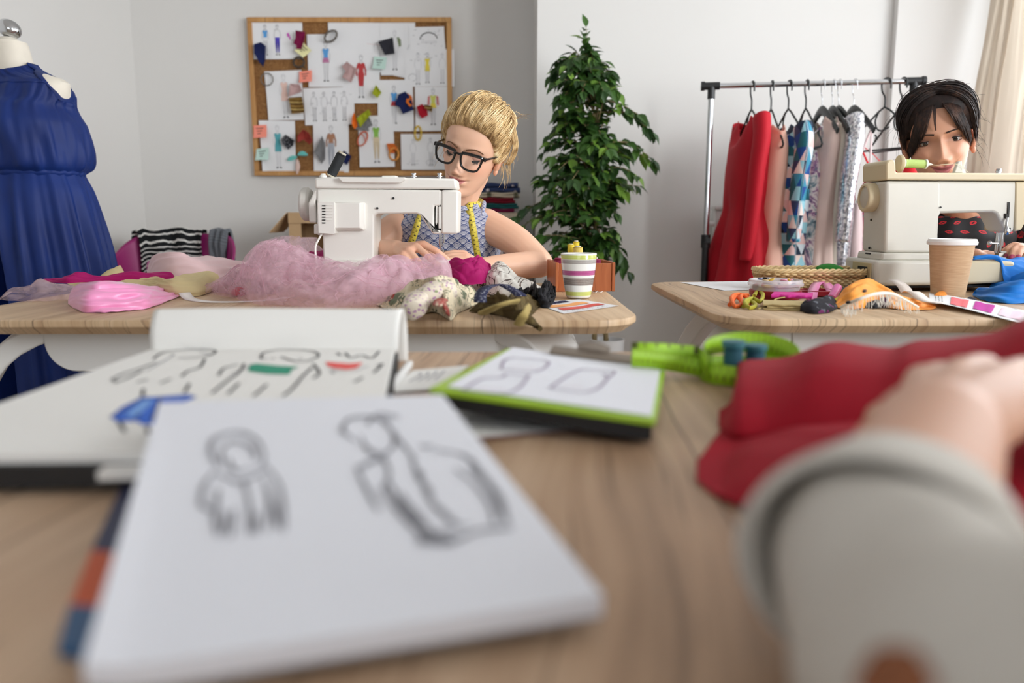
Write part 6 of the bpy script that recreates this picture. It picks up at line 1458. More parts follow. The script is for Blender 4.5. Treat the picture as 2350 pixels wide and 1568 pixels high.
for i, p in enumerate(b.v):
    red = 0
    for k in kn + [f[0] for f in fg] + kr: red = max(red, .5*gz((p-k).length, .012))
    b.c[i] = (skA[0]*(1-.03*red), skA[1]*(1-.3*red), skA[2]*(1-.34*red))
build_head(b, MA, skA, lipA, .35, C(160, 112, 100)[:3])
for s in (-1, 1):                                                            # lowered lids
    o1 = len(b.v); b.ell(MA @ Vector((s*.0315, head_y(.0315, 0) + .0085, -.002)), (.0150, .0115, .0100), 0, 24, 16, RA)
    for i in range(o1, len(b.v)): b.c[i] = tuple(C(196, 142, 124)[:3])
finish_body('body', b, m_skA, pa, skA)
fm = MB()
for s in (-1, 1):
    yl = head_y(.0315, 0) - .0030
    lash_line(fm, MA, s, [(.0175, yl+.005, -.0050), (.024, yl+.0005, -.0085), (.0315, yl-.001, -.0098), (.039, yl+.001, -.0080), (.0465, yl+.006, -.0030)], [.0012, .0026, .0031, .0032, .0014])
    for i in range(11):
        t = i/10; x = lerp(.019, .046, t); z = -.0052 - .0046*sin(pi*t); p = Vector((s*x, yl + .004*(2*t-1)**2, z)); fm.tube([MA @ p, MA @ (p + Vector((s*.0035*(t-.4), -.005, -.0045)))], [.0011, .0004], 4)
build('eyelashes', fm, m_lash, pa)
bm_ = MB()
for s in (-1, 1):
    P = [Vector((s*x, head_y(x, z) - .0012, z)) for x, z in ((.012, .0185), (.022, .0225), (.034, .0245), (.044, .0215), (.052, .0150))]; bm_.tube([MA @ p for p in smooth_path(P, 14)], [lerp(.0044, .0012, i/13) for i in range(14)], 8, 0, True, .6)
build('eyebrows', bm_, plain('brow_brown', C(112, 78, 54), .8), pa)
# glasses
gm = MB(); gl_ = MB(); yg = -.113
def lens_outline(s, off=0):
    o = [(-.024, .0165), (-.010, .0185), (.010, .0190), (.0255, .0175), (.0265, .006), (.0215, -.012), (.012, -.0185), (-.008, -.0185), (-.019, -.0125), (-.0245, .004)]
    P = smooth_path([(s*(.0345 + x*1.06), yg + .004*((.0335+x)/.05)**2, z*1.08 - .003) for x, z in o] + [(s*(.0345-.0254), yg+.0002, .0148)], 48); return P
for s in (-1, 1):
    P = lens_outline(s); mbp = [MA @ p for p in P]; gm.tube(mbp, [.0029 + .0014*max(0, (p.z)/.018) for p in P], 8, 0, True)
    c = sum(P, Vector())/48; gl_.add([MA @ c] + mbp, [(0, i+1, (i+1) % 48 + 1) for i in range(48)])
    gm.box(MA @ Vector((s*.0655, yg+.012, .0135)), (.012, .008, .009), M=RA)
    gm.tube([MA @ Vector(q) for q in ((s*.069, yg+.012, .0135), (s*.0745, yg+.06, .010), (s*.0765, .005, .006), (s*.076, .030, -.012))], [.0030, .0026, .0024, .0022], 8)
gm.tube([MA @ Vector(q) for q in ((-.0115, yg, .008), (-.005, yg-.002, .0112), (.005, yg-.002, .0112), (.0115, yg, .008))], .0030, 8)
gsp = thing('glasses', MA @ Vector((0, yg, 0)), 'thick black square glasses worn by the blonde woman', 'glasses')
gfr = build('frame', gm, plain('black_acetate', C(14, 14, 16), .18), gsp); build('lenses', gl_, m_glass, gsp, smooth=False)
st_ = MB()
for s in (-1, 1): st_.ell(MA @ Vector((s*.064, yg+.0075, .0145)), (.0022, .001, .0013), 0, 10, 6, RA)
build('rivets', st_, m_chrome, gfr)
# hair swept up into a bun
def skull(x, y, z):                                                          # pushes a direction out to the skull
    d = Vector((x, y, z)).normalized(); lo, hi = 0.0, .2
    for _ in range(18):
        m = (lo+hi)/2; p = d*m; w, df, db = interp(HK, p.z) if -.119 < p.z < .1145 else (0.0001, .0001, .0001)
        yy = df if p.y < 0 else db; ins = (abs(p.x)/max(w, 1e-4))**2.25 + (abs(p.y)/max(yy, 1e-4))**2.25 < 1
        lo, hi = (m, hi) if ins else (lo, m)
    return d*lo
def hairline(a):                                                             # a from 0 (front) round the head
    keys = [(0, (0, -.072, .066)), (.10, (.030, -.070, .064)), (.17, (.052, -.052, .046)), (.22, (.066, -.036, .020)), (.255, (.070, -.022, -.012)), (.29, (.071, .004, .012)), (.33, (.070, .030, -.010)), (.40, (.052, .060, -.050)), (.5, (0, .075, -.062))]
    s = 1
    if a > .5: a = 1 - a; s = -1
    p = interp(keys, a); return Vector((s*p[0], p[1], p[2]))
BUN = Vector((.020, .074, .066))
def sweep(a, t, lift=0, jit=(0, 0, 0)):
    r0 = skull(*hairline(a)); d0 = r0.normalized(); d1 = (BUN + Vector(jit)*.4).normalized(); dd = d0.slerp(d1, t) if d0.angle(d1) < 3.1 else d0.lerp(d1, t)
    front = max(0, -hairline(a).y/.072); puff = (.007 + .017*front*front)*sin(pi*min(1, t*1.02))**.75 + .004
    base_r = skull(dd.x, dd.y, dd.z).length
    return dd*(base_r + puff*(1 if t > 0 else 0) + lift + .0015*sin(40*a*2*pi + 3*t)*sin(pi*t)) + Vector(jit)*.25*sin(pi*t)
hm_ = MB(); hm_.grid(lambda u, v: MA @ sweep(u, v), 160, 36, 0, True)
def bun(u, v):
    th, ph = 2*pi*u, pi*(v - .5); r = 1 + .06*sin(5*th + 7*ph) + .04*sin(11*ph + 2*th)
    return MA @ (BUN*1.12 + Vector((.052*cos(ph)*cos(th)*r, .044*cos(ph)*sin(th)*r, .040*sin(ph)*r)))
hm_.grid(bun, 48, 28, 0, True)
def s1(rr):
    a = rr.random(); l = rr.uniform(.0005, .005) + (.006 if rr.random() < .12 else 0); j = (rr.uniform(-.02, .02), rr.uniform(-.02, .02), rr.uniform(-.02, .02)); t1 = rr.uniform(.75, 1.0); a2 = rr.uniform(-.02, .02)
    return lambda t: MA @ sweep((a + a2*t) % 1, t*t1, l, j)
strands(hm_, 700, s1, 4, 14, .0013)
def s2(rr):
    c = rr.uniform(-.9, .9); ph0 = rr.uniform(0, 2*pi); tilt = rr.uniform(-.8, .8); L_ = rr.uniform(2.0, 4.2)
    def f(t):
        th = ph0 + L_*t; z = c*.8 + .3*sin(th + tilt); k = sqrt(max(.05, 1-min(.98, z*z))); return MA @ (BUN*1.12 + Vector((.0545*k*cos(th), .0465*k*sin(th), .042*z)))
    return f
strands(hm_, 240, s2, 6, 14, .0012)
def s3(rr):                                                                   # loose wisps by the ear and nape
    s = 1 if rr.random() < .8 else -1; p = Vector((s*.07, rr.uniform(.0, .06), rr.uniform(-.01, .05))); e = p + Vector((s*rr.uniform(.005, .045), rr.uniform(-.01, .03), rr.uniform(-.10, -.03))); m = p.lerp(e, .5) + Vector((s*rr.uniform(.0, .03), 0, rr.uniform(-.01, .02)))
    return lambda t: MA @ (p*(1-t)**2 + m*2*t*(1-t) + e*t*t)
strands(hm_, 46, s3, 9, 12, .0005)
def s4(rr):
    a = rr.uniform(0, 2*pi); p = BUN*1.12 + Vector((.05*cos(a), .04*sin(a), .02)); e = p + Vector((.03*cos(a) + rr.uniform(-.02, .02), .02*sin(a), rr.uniform(.0, .02))); m = p.lerp(e, .6) + Vector((rr.uniform(-.01, .01), 0, .01))
    return lambda t: MA @ (p*(1-t)**2 + m*2*t*(1-t) + e*t*t)
strands(hm_, 40, s4, 12, 8, .00035)
def s5(rr):                                                                   # long loose lock behind the ear side
    x = rr.uniform(-.006, .006); return lambda t: MA @ Vector((.066 + x + .038*sin(pi*t*.75), .03 + x, .105 - .125*t))
strands(hm_, 40, s5, 15, 14, .0011)
build('hair', hm_, hair_mat('blonde_hair', C(134, 100, 62), C(218, 186, 134), C(248, 230, 190)), pa, sharp=0, recalc=False)
# blouse
M = Mat('scallop_print'); u, v, _ = M.xyz(M.coords('UV')); M.set(rough=.85, spec=.2, sheen=.2)
xx, yy = u*60, v*27; s_ = .62
def cand(k):
    r = (yy*(1/s_)).floor() - k; off = r.mod(2); cxn = ((xx - off)*.5 + .5).floor()*2 + off; dx, dy = xx - cxn, yy - r*s_
    return (dx*dx + dy*dy).sqrt(), dy.atan2(dx)
d1_, a1_ = cand(1); d0_, a0_ = cand(0); sel = d1_.lt(1); dd_ = d0_ + (d1_ - d0_)*sel; aa_ = a0_ + (a1_ - a0_)*sel
ringm = dd_.gt(.86).max(dd_.gt(.68)*dd_.lt(.77)); rays = (aa_*(13/pi)).fract().lt(.34)*dd_.gt(.26)*dd_.lt(.64)
M.col(M.mix(ringm.max(rays), C(206, 206, 216), C(72, 86, 132))); m_scal = M.m
tb_ = [(.50, -.19, 2.36, .150, .125), (.66, -.19, 2.35, .142, .112), (.76, -.188, 2.325, .142, .113), (.83, -.184, 2.295, .148, .118), (.88, -.180, 2.268, .152, .112), (.91, -.178, 2.252, .152, .096), (.932, -.174, 2.242, .128, .080), (.948, -.168, 2.237, .096, .070), (.958, -.164, 2.232, .078, .066), (.970, -.160, 2.230, .066, .066), (.974, -.160, 2.230, .071, .070), (.962, -.163, 2.232, .080, .076)]
def bl_ring(row, i, N):
    z, cx, cy, a, bb = row; r = []
    for j in range(120):
        t = 2*pi*j/120; k = .0025*sin(9*t + 14*z) + .003*nz(cos(t)*3, sin(t)*3, z*9); r.append(Vector((cx + (a+k)*cos(t), cy + (bb+k)*math.copysign(abs(sin(t))**.85, sin(t)), z - .014*max(0, -sin(t))*(1 if z > .955 else 0))))
    return r
rows = []
for i in range(len(tb_)-1):
    for k in range(6): rows.append(tuple(lerp(tb_[i][q], tb_[i+1][q], k/6) for q in range(5)))
rows.append(tb_[-1]); N = len(rows); bu = MB().loft([bl_ring(r, i, N) for i, r in enumerate(rows)], 0, True, (True, False), [(j/120, i/N) for i in range(N) for j in range(120)])
bo = build('blouse', bu, m_scal, pa, sharp=0, recalc=False, solid=.003)
for s, S_ in ((1, SR), (-1, SL)):
    c = S_ + Vector((-s*.020, 0, .006)); mbq = MB(); ring = [c + Vector((s*.014*cos(a)*.5 + s*.012, .050*sin(a)*.95, .054*cos(a))) for a in [2*pi*i/40 for i in range(41)]]
    mbq.tube(ring, .006, 8); mbq.uv = {i: ((i//8)/41, (i % 8)/80) for i in range(len(mbq.v))}; build('armhole_trim', mbq, m_scal, bo, sharp=0)
    capm = MB(); capm.ell(c + Vector((-s*.012, 0, .002)), (.030, .052, .055), 0, 32, 20); capm.uv = {i: ((i % 32)/80, (i//32)/60) for i in range(len(capm.v))}; build('shoulder_panel', capm, m_scal, bo, sharp=0)
bvh = BVHTree.FromPolygons([tuple(p) for p in bu.v], bu.f)
def onto(px, py, off=.006):
    r = ray(px, py); h = bvh.ray_cast(Vector((0, 0, CAMZ)), r.normalized()); 
    return (h[0] - r.normalized()*off) if h[0] else at(px, py, 2.15)
def tape_mat(name, c, ink):
    M = Mat(name); u, v, _ = M.xyz(M.coords('UV')); t = u*60; k = t.fract(); M.set(rough=.5, spec=.4)
    tick = k.lt(.10)*v.gt(.55) + (t*5).fract().lt(.16)*v.gt(.78); blob = ((k-.5)*(k-.5)*1.1 + (v-.35)*(v-.35)*1.6).lt(.045)*((t*2.7).fract().lt(.72)); M.col(M.mix((tick + blob).min(1), c, ink)); return M.m
m_ytape = tape_mat('yellow_tape', C(226, 208, 84), C(70, 62, 40))
tpm = MB()
def tape_path(pts, w, nrm_fn, mb, u0=0, u1=1):
    n = len(pts); v = []; uv = []
    for i, p in enumerate(pts):
        t = (pts[min(i+1, n-1)] - pts[max(i-1, 0)]).normalized(); s = t.cross(nrm_fn(i)).normalized(); v += [p - s*w/2, p + s*w/2]; uv += [(lerp(u0, u1, i/(n-1)), 0), (lerp(u0, u1, i/(n-1)), 1)]
    mb.add(v, [(2*i, 2*i+1, 2*i+3, 2*i+2) for i in range(n-1)], 0, uv)
right = [onto(x, y) for x, y in ((1098,606),(1096,590),(1092,565),(1088,540),(1084,515),(1080,492),(1076,474))]; nk = Vector((-.160, 2.230, .968))
arc = [nk + Vector((.074*cos(a), .074*sin(a), .004 + .012*sin(a))) for a in [radians(q) for q in (-35, 0, 45, 90, 135, 180, 215)]]
left = [onto(x, y) for x, y in ((1000,470),(985,480),(968,492),(958,515),(950,540),(942,562),(930,600))]
P = smooth_path(right + arc + left, 120); tape_path(P, .0185, lambda i: Vector((0, -1, .1)) if (i < 50 or i > 70) else Vector((0, .2, 1)), tpm)
tag(build('tape_measure', tpm, m_ytape, recalc=False, solid=.0006), 'yellow tape measure hanging around the neck of the blonde woman', 'tape measure')
sk_ = MB(); sk_.loft([[Vector((-.19 + a*cos(2*pi*j/40), y + b2*sin(2*pi*j/40), z)) for j in range(40)] for z, a, b2, y in ((.46, .19, .17, 2.36), (.52, .18, .16, 2.36), (.60, .15, .125, 2.36))]); build('skirt', sk_, plain('denim_skirt', C(60, 74, 104), .9), pa)
for s in (-1, 1):
    lg = MB(); lg.tube(smooth_path([(-.19 + s*.09, 2.34, .52), (-.19 + s*.10, 2.08, .55), (-.19 + s*.10, 2.03, .50), (-.19 + s*.10, 2.05, .28), (-.19 + s*.10, 2.07, .06)], 24), [lerp(.085, .045, i/23) for i in range(24)], 16); lg.ell((-.19+s*.10, 2.02, .04), (.045, .11, .04)); build('trouser_leg', lg, plain('denim_skirt', C(60, 74, 104), .9), pa, sharp=0)
def seat_chair(x, y, label, m_seat):
    t = thing('chair', (x, y, 0), label, 'chair'); build('seat', MB().lathe([(0, .415), (.19, .42), (.22, .435), (.215, .455), (0, .448)], 40, 0, Matrix.Translation((x, y, 0))), m_seat, t)
    mb = MB().grid(lambda u, v: Vector((x + .215*sin((u-.5)*2.0), y + .20*cos((u-.5)*2.0), lerp(.45, .76, v))), 24, 8); build('backrest', mb, m_white, t, solid=.012)
    for sx in (-1, 1):
        for sy in (-1, 1): build('leg', MB().tube([(x+sx*.12, y+sy*.12, .42), (x+sx*.20, y+sy*.2, 0)], [.018, .013], 10), m_birch, t)
    return t
seat_chair(-.19, 2.40, 'white shell chair under the blonde woman', m_white)

# ---------------- the dark-haired woman
skB = C(214, 160, 132)[:3]; lipB = C(172, 84, 98)[:3]
m_skB = skin_mat('tan_skin', skB)
HB = at(2153, 319, 2.19); RB = Matrix.Rotation(radians(-10), 4, 'Y') @ Matrix.Rotation(radians(-25), 4, 'Z') @ Matrix.Rotation(radians(5), 4, 'X'); MBm = Matrix.Translation(HB) @ RB @ Matrix.Scale(1.09, 4)
pb_ = thing('person', (HB.x + .05, 2.42, .46), 'smiling woman with a dark fringe in a black dress with red lips printed on it', 'person')
b = MB(); cxB = at(2205, 560, 2.36).x
limb(b, [Vector((cxB - .01, 2.34, .94)), MBm @ Vector((0, .03, -.075))], [.060, .050, .054], 20)
rings = []
for z, a, bb, cy in ((.50, .14, .11, 2.44), (.66, .135, .10, 2.42), (.82, .14, .10, 2.38), (.90, .145, .085, 2.36), (.94, .10, .06, 2.35), (.955, .06, .045, 2.34)): rings.append([Vector((cxB + a*cos(2*pi*j/36), cy + bb*sin(2*pi*j/36), z)) for j in range(36)])
b.loft(rings)
S1, E1, W1 = Vector((cxB - .15, 2.36, .905)), Vector((cxB - .20, 2.20, .80)), at(2238, 590, 2.06)
S2, E2, W2 = Vector((cxB + .15, 2.36, .905)), Vector((cxB + .27, 2.19, .80)), at(2372, 578, 2.03)
limb(b, [S1, S1.lerp(E1, .5), E1], [.048, .043, .037]); limb(b, [E1, E1.lerp(W1, .5), W1], [.037, .034, .023])
limb(b, [S2, S2.lerp(E2, .5), E2], [.048, .043, .037]); limb(b, [E2, E2.lerp(W2, .5), W2], [.037, .034, .023])
kb = [A_(2322,566,2.03), A_(2328,564,2.01), A_(2338,566,1.99), A_(2346,572,1.975)]
fb = [[A_(2304,577,2.02), A_(2294,584,2.015), A_(2288,590,2.01)], [A_(2312,575,1.99), A_(2308,585,1.98), A_(2306,592,1.975)], [A_(2326,576,1.97), A_(2322,586,1.96), A_(2320,593,1.955)], [A_(2340,580,1.96), A_(2337,588,1.952), A_(2335,594,1.95)]]
hand(b, W2, kb, fb, [A_(2352,570,2.04), A_(2330,576,2.05), A_(2312,582,2.05)])
kc = [A_(2252,586,2.055), A_(2254,589,2.04), A_(2256,592,2.03), A_(2258,595,2.02)]
fc = [[A_(2272,583,2.05), A_(2284,585,2.05), A_(2292,588,2.045)], [A_(2274,586,2.035), A_(2286,588,2.03), A_(2294,590,2.03)], [A_(2274,590,2.02), A_(2285,591,2.02), A_(2292,593,2.02)], [A_(2274,594,2.01), A_(2282,595,2.01), A_(2288,596,2.01)]]
hand(b, W1, kc, fc, [A_(2248,586,2.07), A_(2264,582,2.075), A_(2276,584,2.07)])
b = remeshed(b, .003, 5); nail = C(170, 40, 90)[:3]
for i, p in enumerate(b.v):
    b.c[i] = skB
    for f in fb + fc:
        if (p - f[-1] - Vector((0, -.003, .003))).length < .0075: b.c[i] = nail
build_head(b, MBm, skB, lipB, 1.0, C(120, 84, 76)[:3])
finish_body('body', b, m_skB, pb_, skB)
lid = MB(); lsh = MB()
for s in (-1, 1):
    ey = MB(); irm = MB(); pum = MB(); c = Vector((s*.0315, head_y(.0315, 0) + .0100, .0)); ey.ell(MBm @ c, (.0128,)*3, 0, 24, 16, RB)
    look = (Vector((-.02, -1, .0)) if s > 0 else Vector((.0, -1, .0))).normalized(); T = Matrix.Translation(MBm @ (c + look*.0108)) @ RB @ look.to_track_quat('Z', 'Y').to_matrix().to_4x4()
    irm.lathe([(0, .0034), (.004, .0030), (.0066, .0014), (.0068, .0)], 24, 0, T); pum.lathe([(0, .0040), (.0028, .0037), (.0029, .003)], 18, 0, T); eb_ = build('eyeball', ey, m_eye, pb_); build('iris', irm, m_iris, eb_); build('pupil', pum, m_pupil, eb_)
    def lidgrid(z0, z1, up):
        def f(u, v):
            a = lerp(-1.25, 1.25, u); k = cos(a)**.7 if cos(a) > 0 else 0
            el = lerp(radians(up[0]), radians(up[1])*k + radians(up[2])*(1-k), v); r = .0140 if v < .95 else .0136
            return MBm @ (c + Vector((r*cos(el)*sin(a)*1.12, -r*cos(el)*cos(a), r*sin(el))))
        return f
    lid.grid(lidgrid(0, 0, (70, 17, -4)), 28, 10); lid.grid(lidgrid(0, 0, (-70, -20, -8)), 28, 10)
    P = [c + Vector((.0143*cos(el)*sin(a)*1.12, -.0146*cos(el)*cos(a), .0143*sin(el))) for a, el in [(lerp(-1.2, 1.2, i/12), radians(17)*max(0, cos(lerp(-1.2, 1.2, i/12)))**.7 + radians(-4)*(1-max(0, cos(lerp(-1.2, 1.2, i/12)))**.7)) for i in range(13)]]
    lsh.tube([MBm @ p for p in P], [.0006 + .0011*sin(pi*i/12) for i in range(13)], 6)
    P = [c + Vector((.0143*cos(el)*sin(a)*1.12, -.0144*cos(el)*cos(a), .0143*sin(el))) for a, el in [(lerp(-1.2, 1.2, i/12), radians(-20)*max(0, cos(lerp(-1.2, 1.2, i/12)))**.7 + radians(-6)*(1-max(0, cos(lerp(-1.2, 1.2, i/12)))**.7)) for i in range(13)]]
    lsh.tube([MBm @ p for p in P], .0006, 6)
lid.c = {i: tuple(C(150, 106, 92)[:3]) for i in range(len(lid.v))}
build('eyelids', lid, m_skB, pb_, sharp=0, solid=.0008); build('eyelashes', lsh, m_lash, pb_)
bm_ = MB()
for s in (-1, 1):
    P = [Vector((s*x, head_y(x, z, 1) - .0012, z)) for x, z in ((.013, .0185), (.022, .0205), (.034, .0220), (.045, .0195), (.053, .0140))]; bm_.tube([MBm @ p for p in smooth_path(P, 14)], [lerp(.0044, .0014, i/13) for i in range(14)], 8, 0, True, .5)
build('eyebrows', bm_, plain('brow_dark', C(52, 36, 30), .8), pb_)
hm_ = MB()
def cap(u, v, off=0):                                                          # from the parting on the crown down both sides to the nape
    s = 1 if u < .5 else -1; q = (u*2 if u < .5 else (1-u)*2)                   # q: 0 front .. 1 back
    top = Vector((0, lerp(-.060, .085, q), 0)); a = q
    end = interp([(0, (.066, -.045, .015)), (.15, (.0715, -.030, -.012)), (.3, (.0725, .000, .012)), (.45, (.0725, .028, .0)), (.7, (.055, .070, -.050)), (1, (.0, .085, -.070))], q)
    d0 = Vector((-s*.010, lerp(-.052, .07, q), .10)).normalized(); d1 = Vector((s*end[0], end[1], end[2])).normalized(); d = d0.slerp(d1, v)
    p = skull(d.x, d.y, d.z); return p + d*(.008 + .010*sin(pi*min(1, v*1.1 + .12)) + off + .0018*sin(30*q + 4*v)*sin(pi*v))
hm_.grid(lambda u, v: MBm @ cap(u, v), 120, 30, 0, True)
def h1(rr):
    u = rr.random(); l = rr.uniform(0, .006) + (.007*rr.random() if rr.random() < .15 else 0); w = rr.uniform(-.015, .015); t1 = rr.uniform(.8, 1.08)
    return lambda t: MBm @ cap(min(.999, max(0, u + w*t*(1 if u not in (0, 1) else 0))), t*t1, l)
strands(hm_, 620, h1, 21, 12, .0012)
def fringe(s, x0, x1, z1, ph):
    def f(t):
        x = lerp(x0, x1, t**.8); z = lerp(.098, z1, t); xx = min(abs(x), .0695); y = head_y(xx*.98, min(z, .095)) - .006 - .010*sin(pi*t) + (.016*t if abs(x) > .066 else 0) + .001*sin(ph + 5*t)
        if z > .08: y = lerp(y, -.045, sm(.08, .100, z)); z += .012*sm(.075, .1, z)
        return MBm @ Vector((s*x, y, z))
    return f
def h2(rr):
    s = 1 if rr.random() < .5 else -1; k = rr.random(); x0 = lerp(.0, .03, k) + rr.uniform(0, .006); x1 = lerp(.030 if s < 0 else .036, .074, k**.75) + rr.uniform(-.004, .004); z1 = lerp(.034, -.034, k**.9) + rr.uniform(-.008, .008)
    if s < 0: z1 -= .006
    return fringe(s, x0, x1, z1, rr.uniform(0, 6))
strands(hm_, 620, h2, 23, 12, .0014, .15)
def h3(rr): x = rr.uniform(-.004, .004); return lambda t: MBm @ Vector((-.008 + x*(1-t*.7) + .001*sin(6*t), head_y(.008, min(.095, lerp(.098, .030, t))) - .004 - .006*sin(pi*t), lerp(.102, .028, t)))
strands(hm_, 14, h3, 25, 10, .0010, .15)
def h4(rr):
    s = 1 if rr.random() < .7 else -1; p = Vector((s*.07, rr.uniform(.0, .07), rr.uniform(-.06, .09))); e = p + Vector((s*rr.uniform(.005, .05), rr.uniform(-.02, .02), rr.uniform(-.07, .02))); m = p.lerp(e, .5) + Vector((s*.012, 0, rr.uniform(0, .02)))
    return lambda t: MBm @ (p*(1-t)**2 + m*2*t*(1-t) + e*t*t)
strands(hm_, 34, h4, 27, 10, .00032)
def h5(rr):
    x = rr.uniform(-.05, .06); y = rr.uniform(-.05, .03); p = skull(x, y, .1); e = p + Vector((rr.uniform(-.03, .04), 0, rr.uniform(.012, .024))); m = p + Vector((0, 0, .028))
    return lambda t: MBm @ (p*(1-t)**2 + m*2*t*(1-t) + e*t*t)
strands(hm_, 60, h5, 29, 8, .0005)
hm_.ell(MBm @ Vector((.03, .085, -.05)), (.045, .035, .045), 0, 24, 16)
build('hair', hm_, hair_mat('dark_hair', C(18, 12, 12), C(38, 27, 25), C(80, 56, 46)), pb_, sharp=0, recalc=False)
M = Mat('lips_print'); u, v, _ = M.xyz(M.coords('UV')); M.set(rough=.6, spec=.3, sheen=.2)
U_, V_ = u*22, v*11; row = V_.floor(); U2 = U_ + row.mod(2)*.5; cu, cv = U2.floor(), row; wn = M.N('ShaderNodeTexWhiteNoise', noise_dimensions='2D'); M.L(M.vec(cu, cv), wn.inputs['Vector']); an = (X(M.nt, wn.outputs['Value']) - .5)*2.6
fx, fy = U2.fract() - .5, (V_.fract() - .5)*1.15; ca, sa = (an + pi/2).sin(), an.sin(); lx, ly = fx*ca + fy*sa, fy*ca - fx*sa
ax_ = lx.abs(); prof = (1 - ax_*ax_*11)*.19; e1 = ly.abs(); inside = e1.lt(prof)*ax_.lt(.30); hole = e1.lt((1 - ax_*ax_*28)*.06)*ax_.lt(.19); streak = ((lx*38).sin()).gt(.75)
M.col(M.mix((inside - hole).max(0)*(1 - streak*.6), C(22, 22, 26), C(206, 40, 52))); m_lips = M.m
rows = []
tb2 = [(.50, .17, .14, 2.44), (.62, .155, .125, 2.43), (.72, .152, .125, 2.405), (.82, .158, .125, 2.385), (.88, .164, .115, 2.37), (.92, .150, .09, 2.36), (.940, .115, .074, 2.355), (.955, .080, .066, 2.35)]
for i in range(len(tb2)-1):
    for k in range(6): rows.append(tuple(lerp(tb2[i][q], tb2[i+1][q], k/6) for q in range(4)))
rows.append(tb2[-1]); N = len(rows)
mb = MB().loft([[Vector((cxB + (r[1] + .004*sin(7*2*pi*j/100 + 9*r[0]))*cos(2*pi*j/100), r[3] + (r[2]+.003*sin(11*2*pi*j/100))*sin(2*pi*j/100), r[0] - .05*max(0, -sin(2*pi*j/100))**6*(1 if r[0] > .935 else 0))) for j in range(100)] for r in rows], 0, True, (True, False), [(j/100, i/N) for i in range(N) for j in range(100)])
drs = build('dress', mb, m_lips, pb_, sharp=0, recalc=False, solid=.003)
for s, S_, E_ in ((-1, S1, E1), (1, S2, E2)):
    mb = MB(); P = smooth_path([S_ + Vector((-s*.04, 0, .0)), S_, S_.lerp(E_, .8)], 24); mb.tube(P, [lerp(.056, .060, i/23)*(1+.04*sin(i)) for i in range(24)], 28, 0, False); mb.uv = {i: ((i % 28)/70, (i//28)/40) for i in range(len(mb.v))}; build('sleeve', mb, m_lips, drs, sharp=0, solid=.003)
for s in (-1, 1):
    lg = MB(); lg.tube(smooth_path([(cxB + s*.09, 2.42, .52), (cxB + s*.10, 2.14, .54), (cxB + s*.10, 2.09, .49), (cxB + s*.10, 2.11, .28), (cxB + s*.10, 2.13, .06)], 24), [lerp(.08, .04, i/23) for i in range(24)], 16); lg.ell((cxB+s*.10, 2.08, .04), (.042, .11, .04)); build('stocking', lg, plain('black_tights', C(30, 28, 30), .8), pb_, sharp=0)
M = Mat('floral_seat'); co = M.coords(); M.col(M.ramp(M.noise(co, 18, 3, .6, 1.5), [(.32, C(36,30,40)), (.44, C(224,200,210)), (.52, C(206,80,140)), (.62, C(230,222,226)), (.72, C(70,110,80))])); M.set(rough=.85)
seat_chair(cxB, 2.46, 'white shell chair under the dark-haired woman', m_white)
cu = at(1838, 800, 2.0); ct = thing('stool', (cu.x, 2.2, 0), 'low stool with floral cover under the basket table', 'stool')
build('seat', MB().ell((cu.x+.02, 2.2, cu.z-.02-.028), (.15, .13, .075), 0, 40, 20), M.m, ct)
for sx in (-1, 1):
    for sy in (-1, 1): build('leg', MB().tube([(cu.x+.02+sx*.08, 2.2+sy*.07, cu.z-.09), (cu.x+.02+sx*.12, 2.2+sy*.1, 0)], .013, 10), m_birch, ct)
# ---------------------------------------------------------------- the near work table
def plane3(a, b, c): n = (b-a).cross(c-a).normalized(); return a, n
def onp(px, py, pl, h=0):
    o = Vector((0, 0, CAMZ)); r = ray(px, py); n = pl[1] if pl[1].z > 0 else -pl[1]; q = pl[0] + n*h; return o + r*(n.dot(q-o)/n.dot(r))
def slab(mb, quad, th, mi=0, nu=1, nv=1, curl=None):
    """a sheet or pad with the given top corners, th thick downwards"""
    n = (quad[1]-quad[0]).cross(quad[3]-quad[0]).normalized(); n = n if n.z > 0 else -n
    def q(u, v): p = quad[0].lerp(quad[1], u).lerp(quad[3].lerp(quad[2], u), v); return p + (n*curl(u, v) if curl else Vector())
    o = len(mb.v); mb.grid(q, nu, nv, mi); k = len(mb.v) - o; mb.grid(lambda u, v: q(u, v) - n*th, nu, nv, mi)
    rim = [j for j in range(nu+1)] + [(j)*(nu+1)+nu for j in range(1, nv+1)] + [nv*(nu+1)+j for j in range(nu-1, -1, -1)] + [j*(nu+1) for j in range(nv-1, 0, -1)]
    for a, b_ in zip(rim, rim[1:] + rim[:1]): mb.f.append((o+a, o+b_, o+k+b_, o+k+a)); mb.m.append(mi)
    return n
m_page = plain('cream_page', C(240, 238, 234), .75); m_page2 = plain('cool_white_page', C(236, 237, 244), .7); m_edge = plain('page_edge', C(206, 200, 194), .85)
soft = plain('soft_pencil', C(128, 128, 134), .9); softl = plain('light_pencil', C(164, 164, 170), .9); m_shadow_black = plain('shadow_black', C(28, 27, 28), .6)
zb = .776
P0, P1 = on(345, 803, zb), on(905, 800, zb); e1 = (on(885, 895, zb) - P1); e0 = (on(10, 922, zb) - P0)
P2 = P1 + e1*((.505 - P1.y)/e1.y); P3 = P0 + e0*((.495 - P0.y)/e0.y)
sb = thing('sketchbook', Vector(((P0.x+P1.x)/2, .7, .751)), 'large open sketchbook with marker figures and a flipped-over page', 'sketchbook')
mb = MB(); slab(mb, [P0, P1, P2, P3], .006)
pl = (P0, Vector((0, 0, 1)))
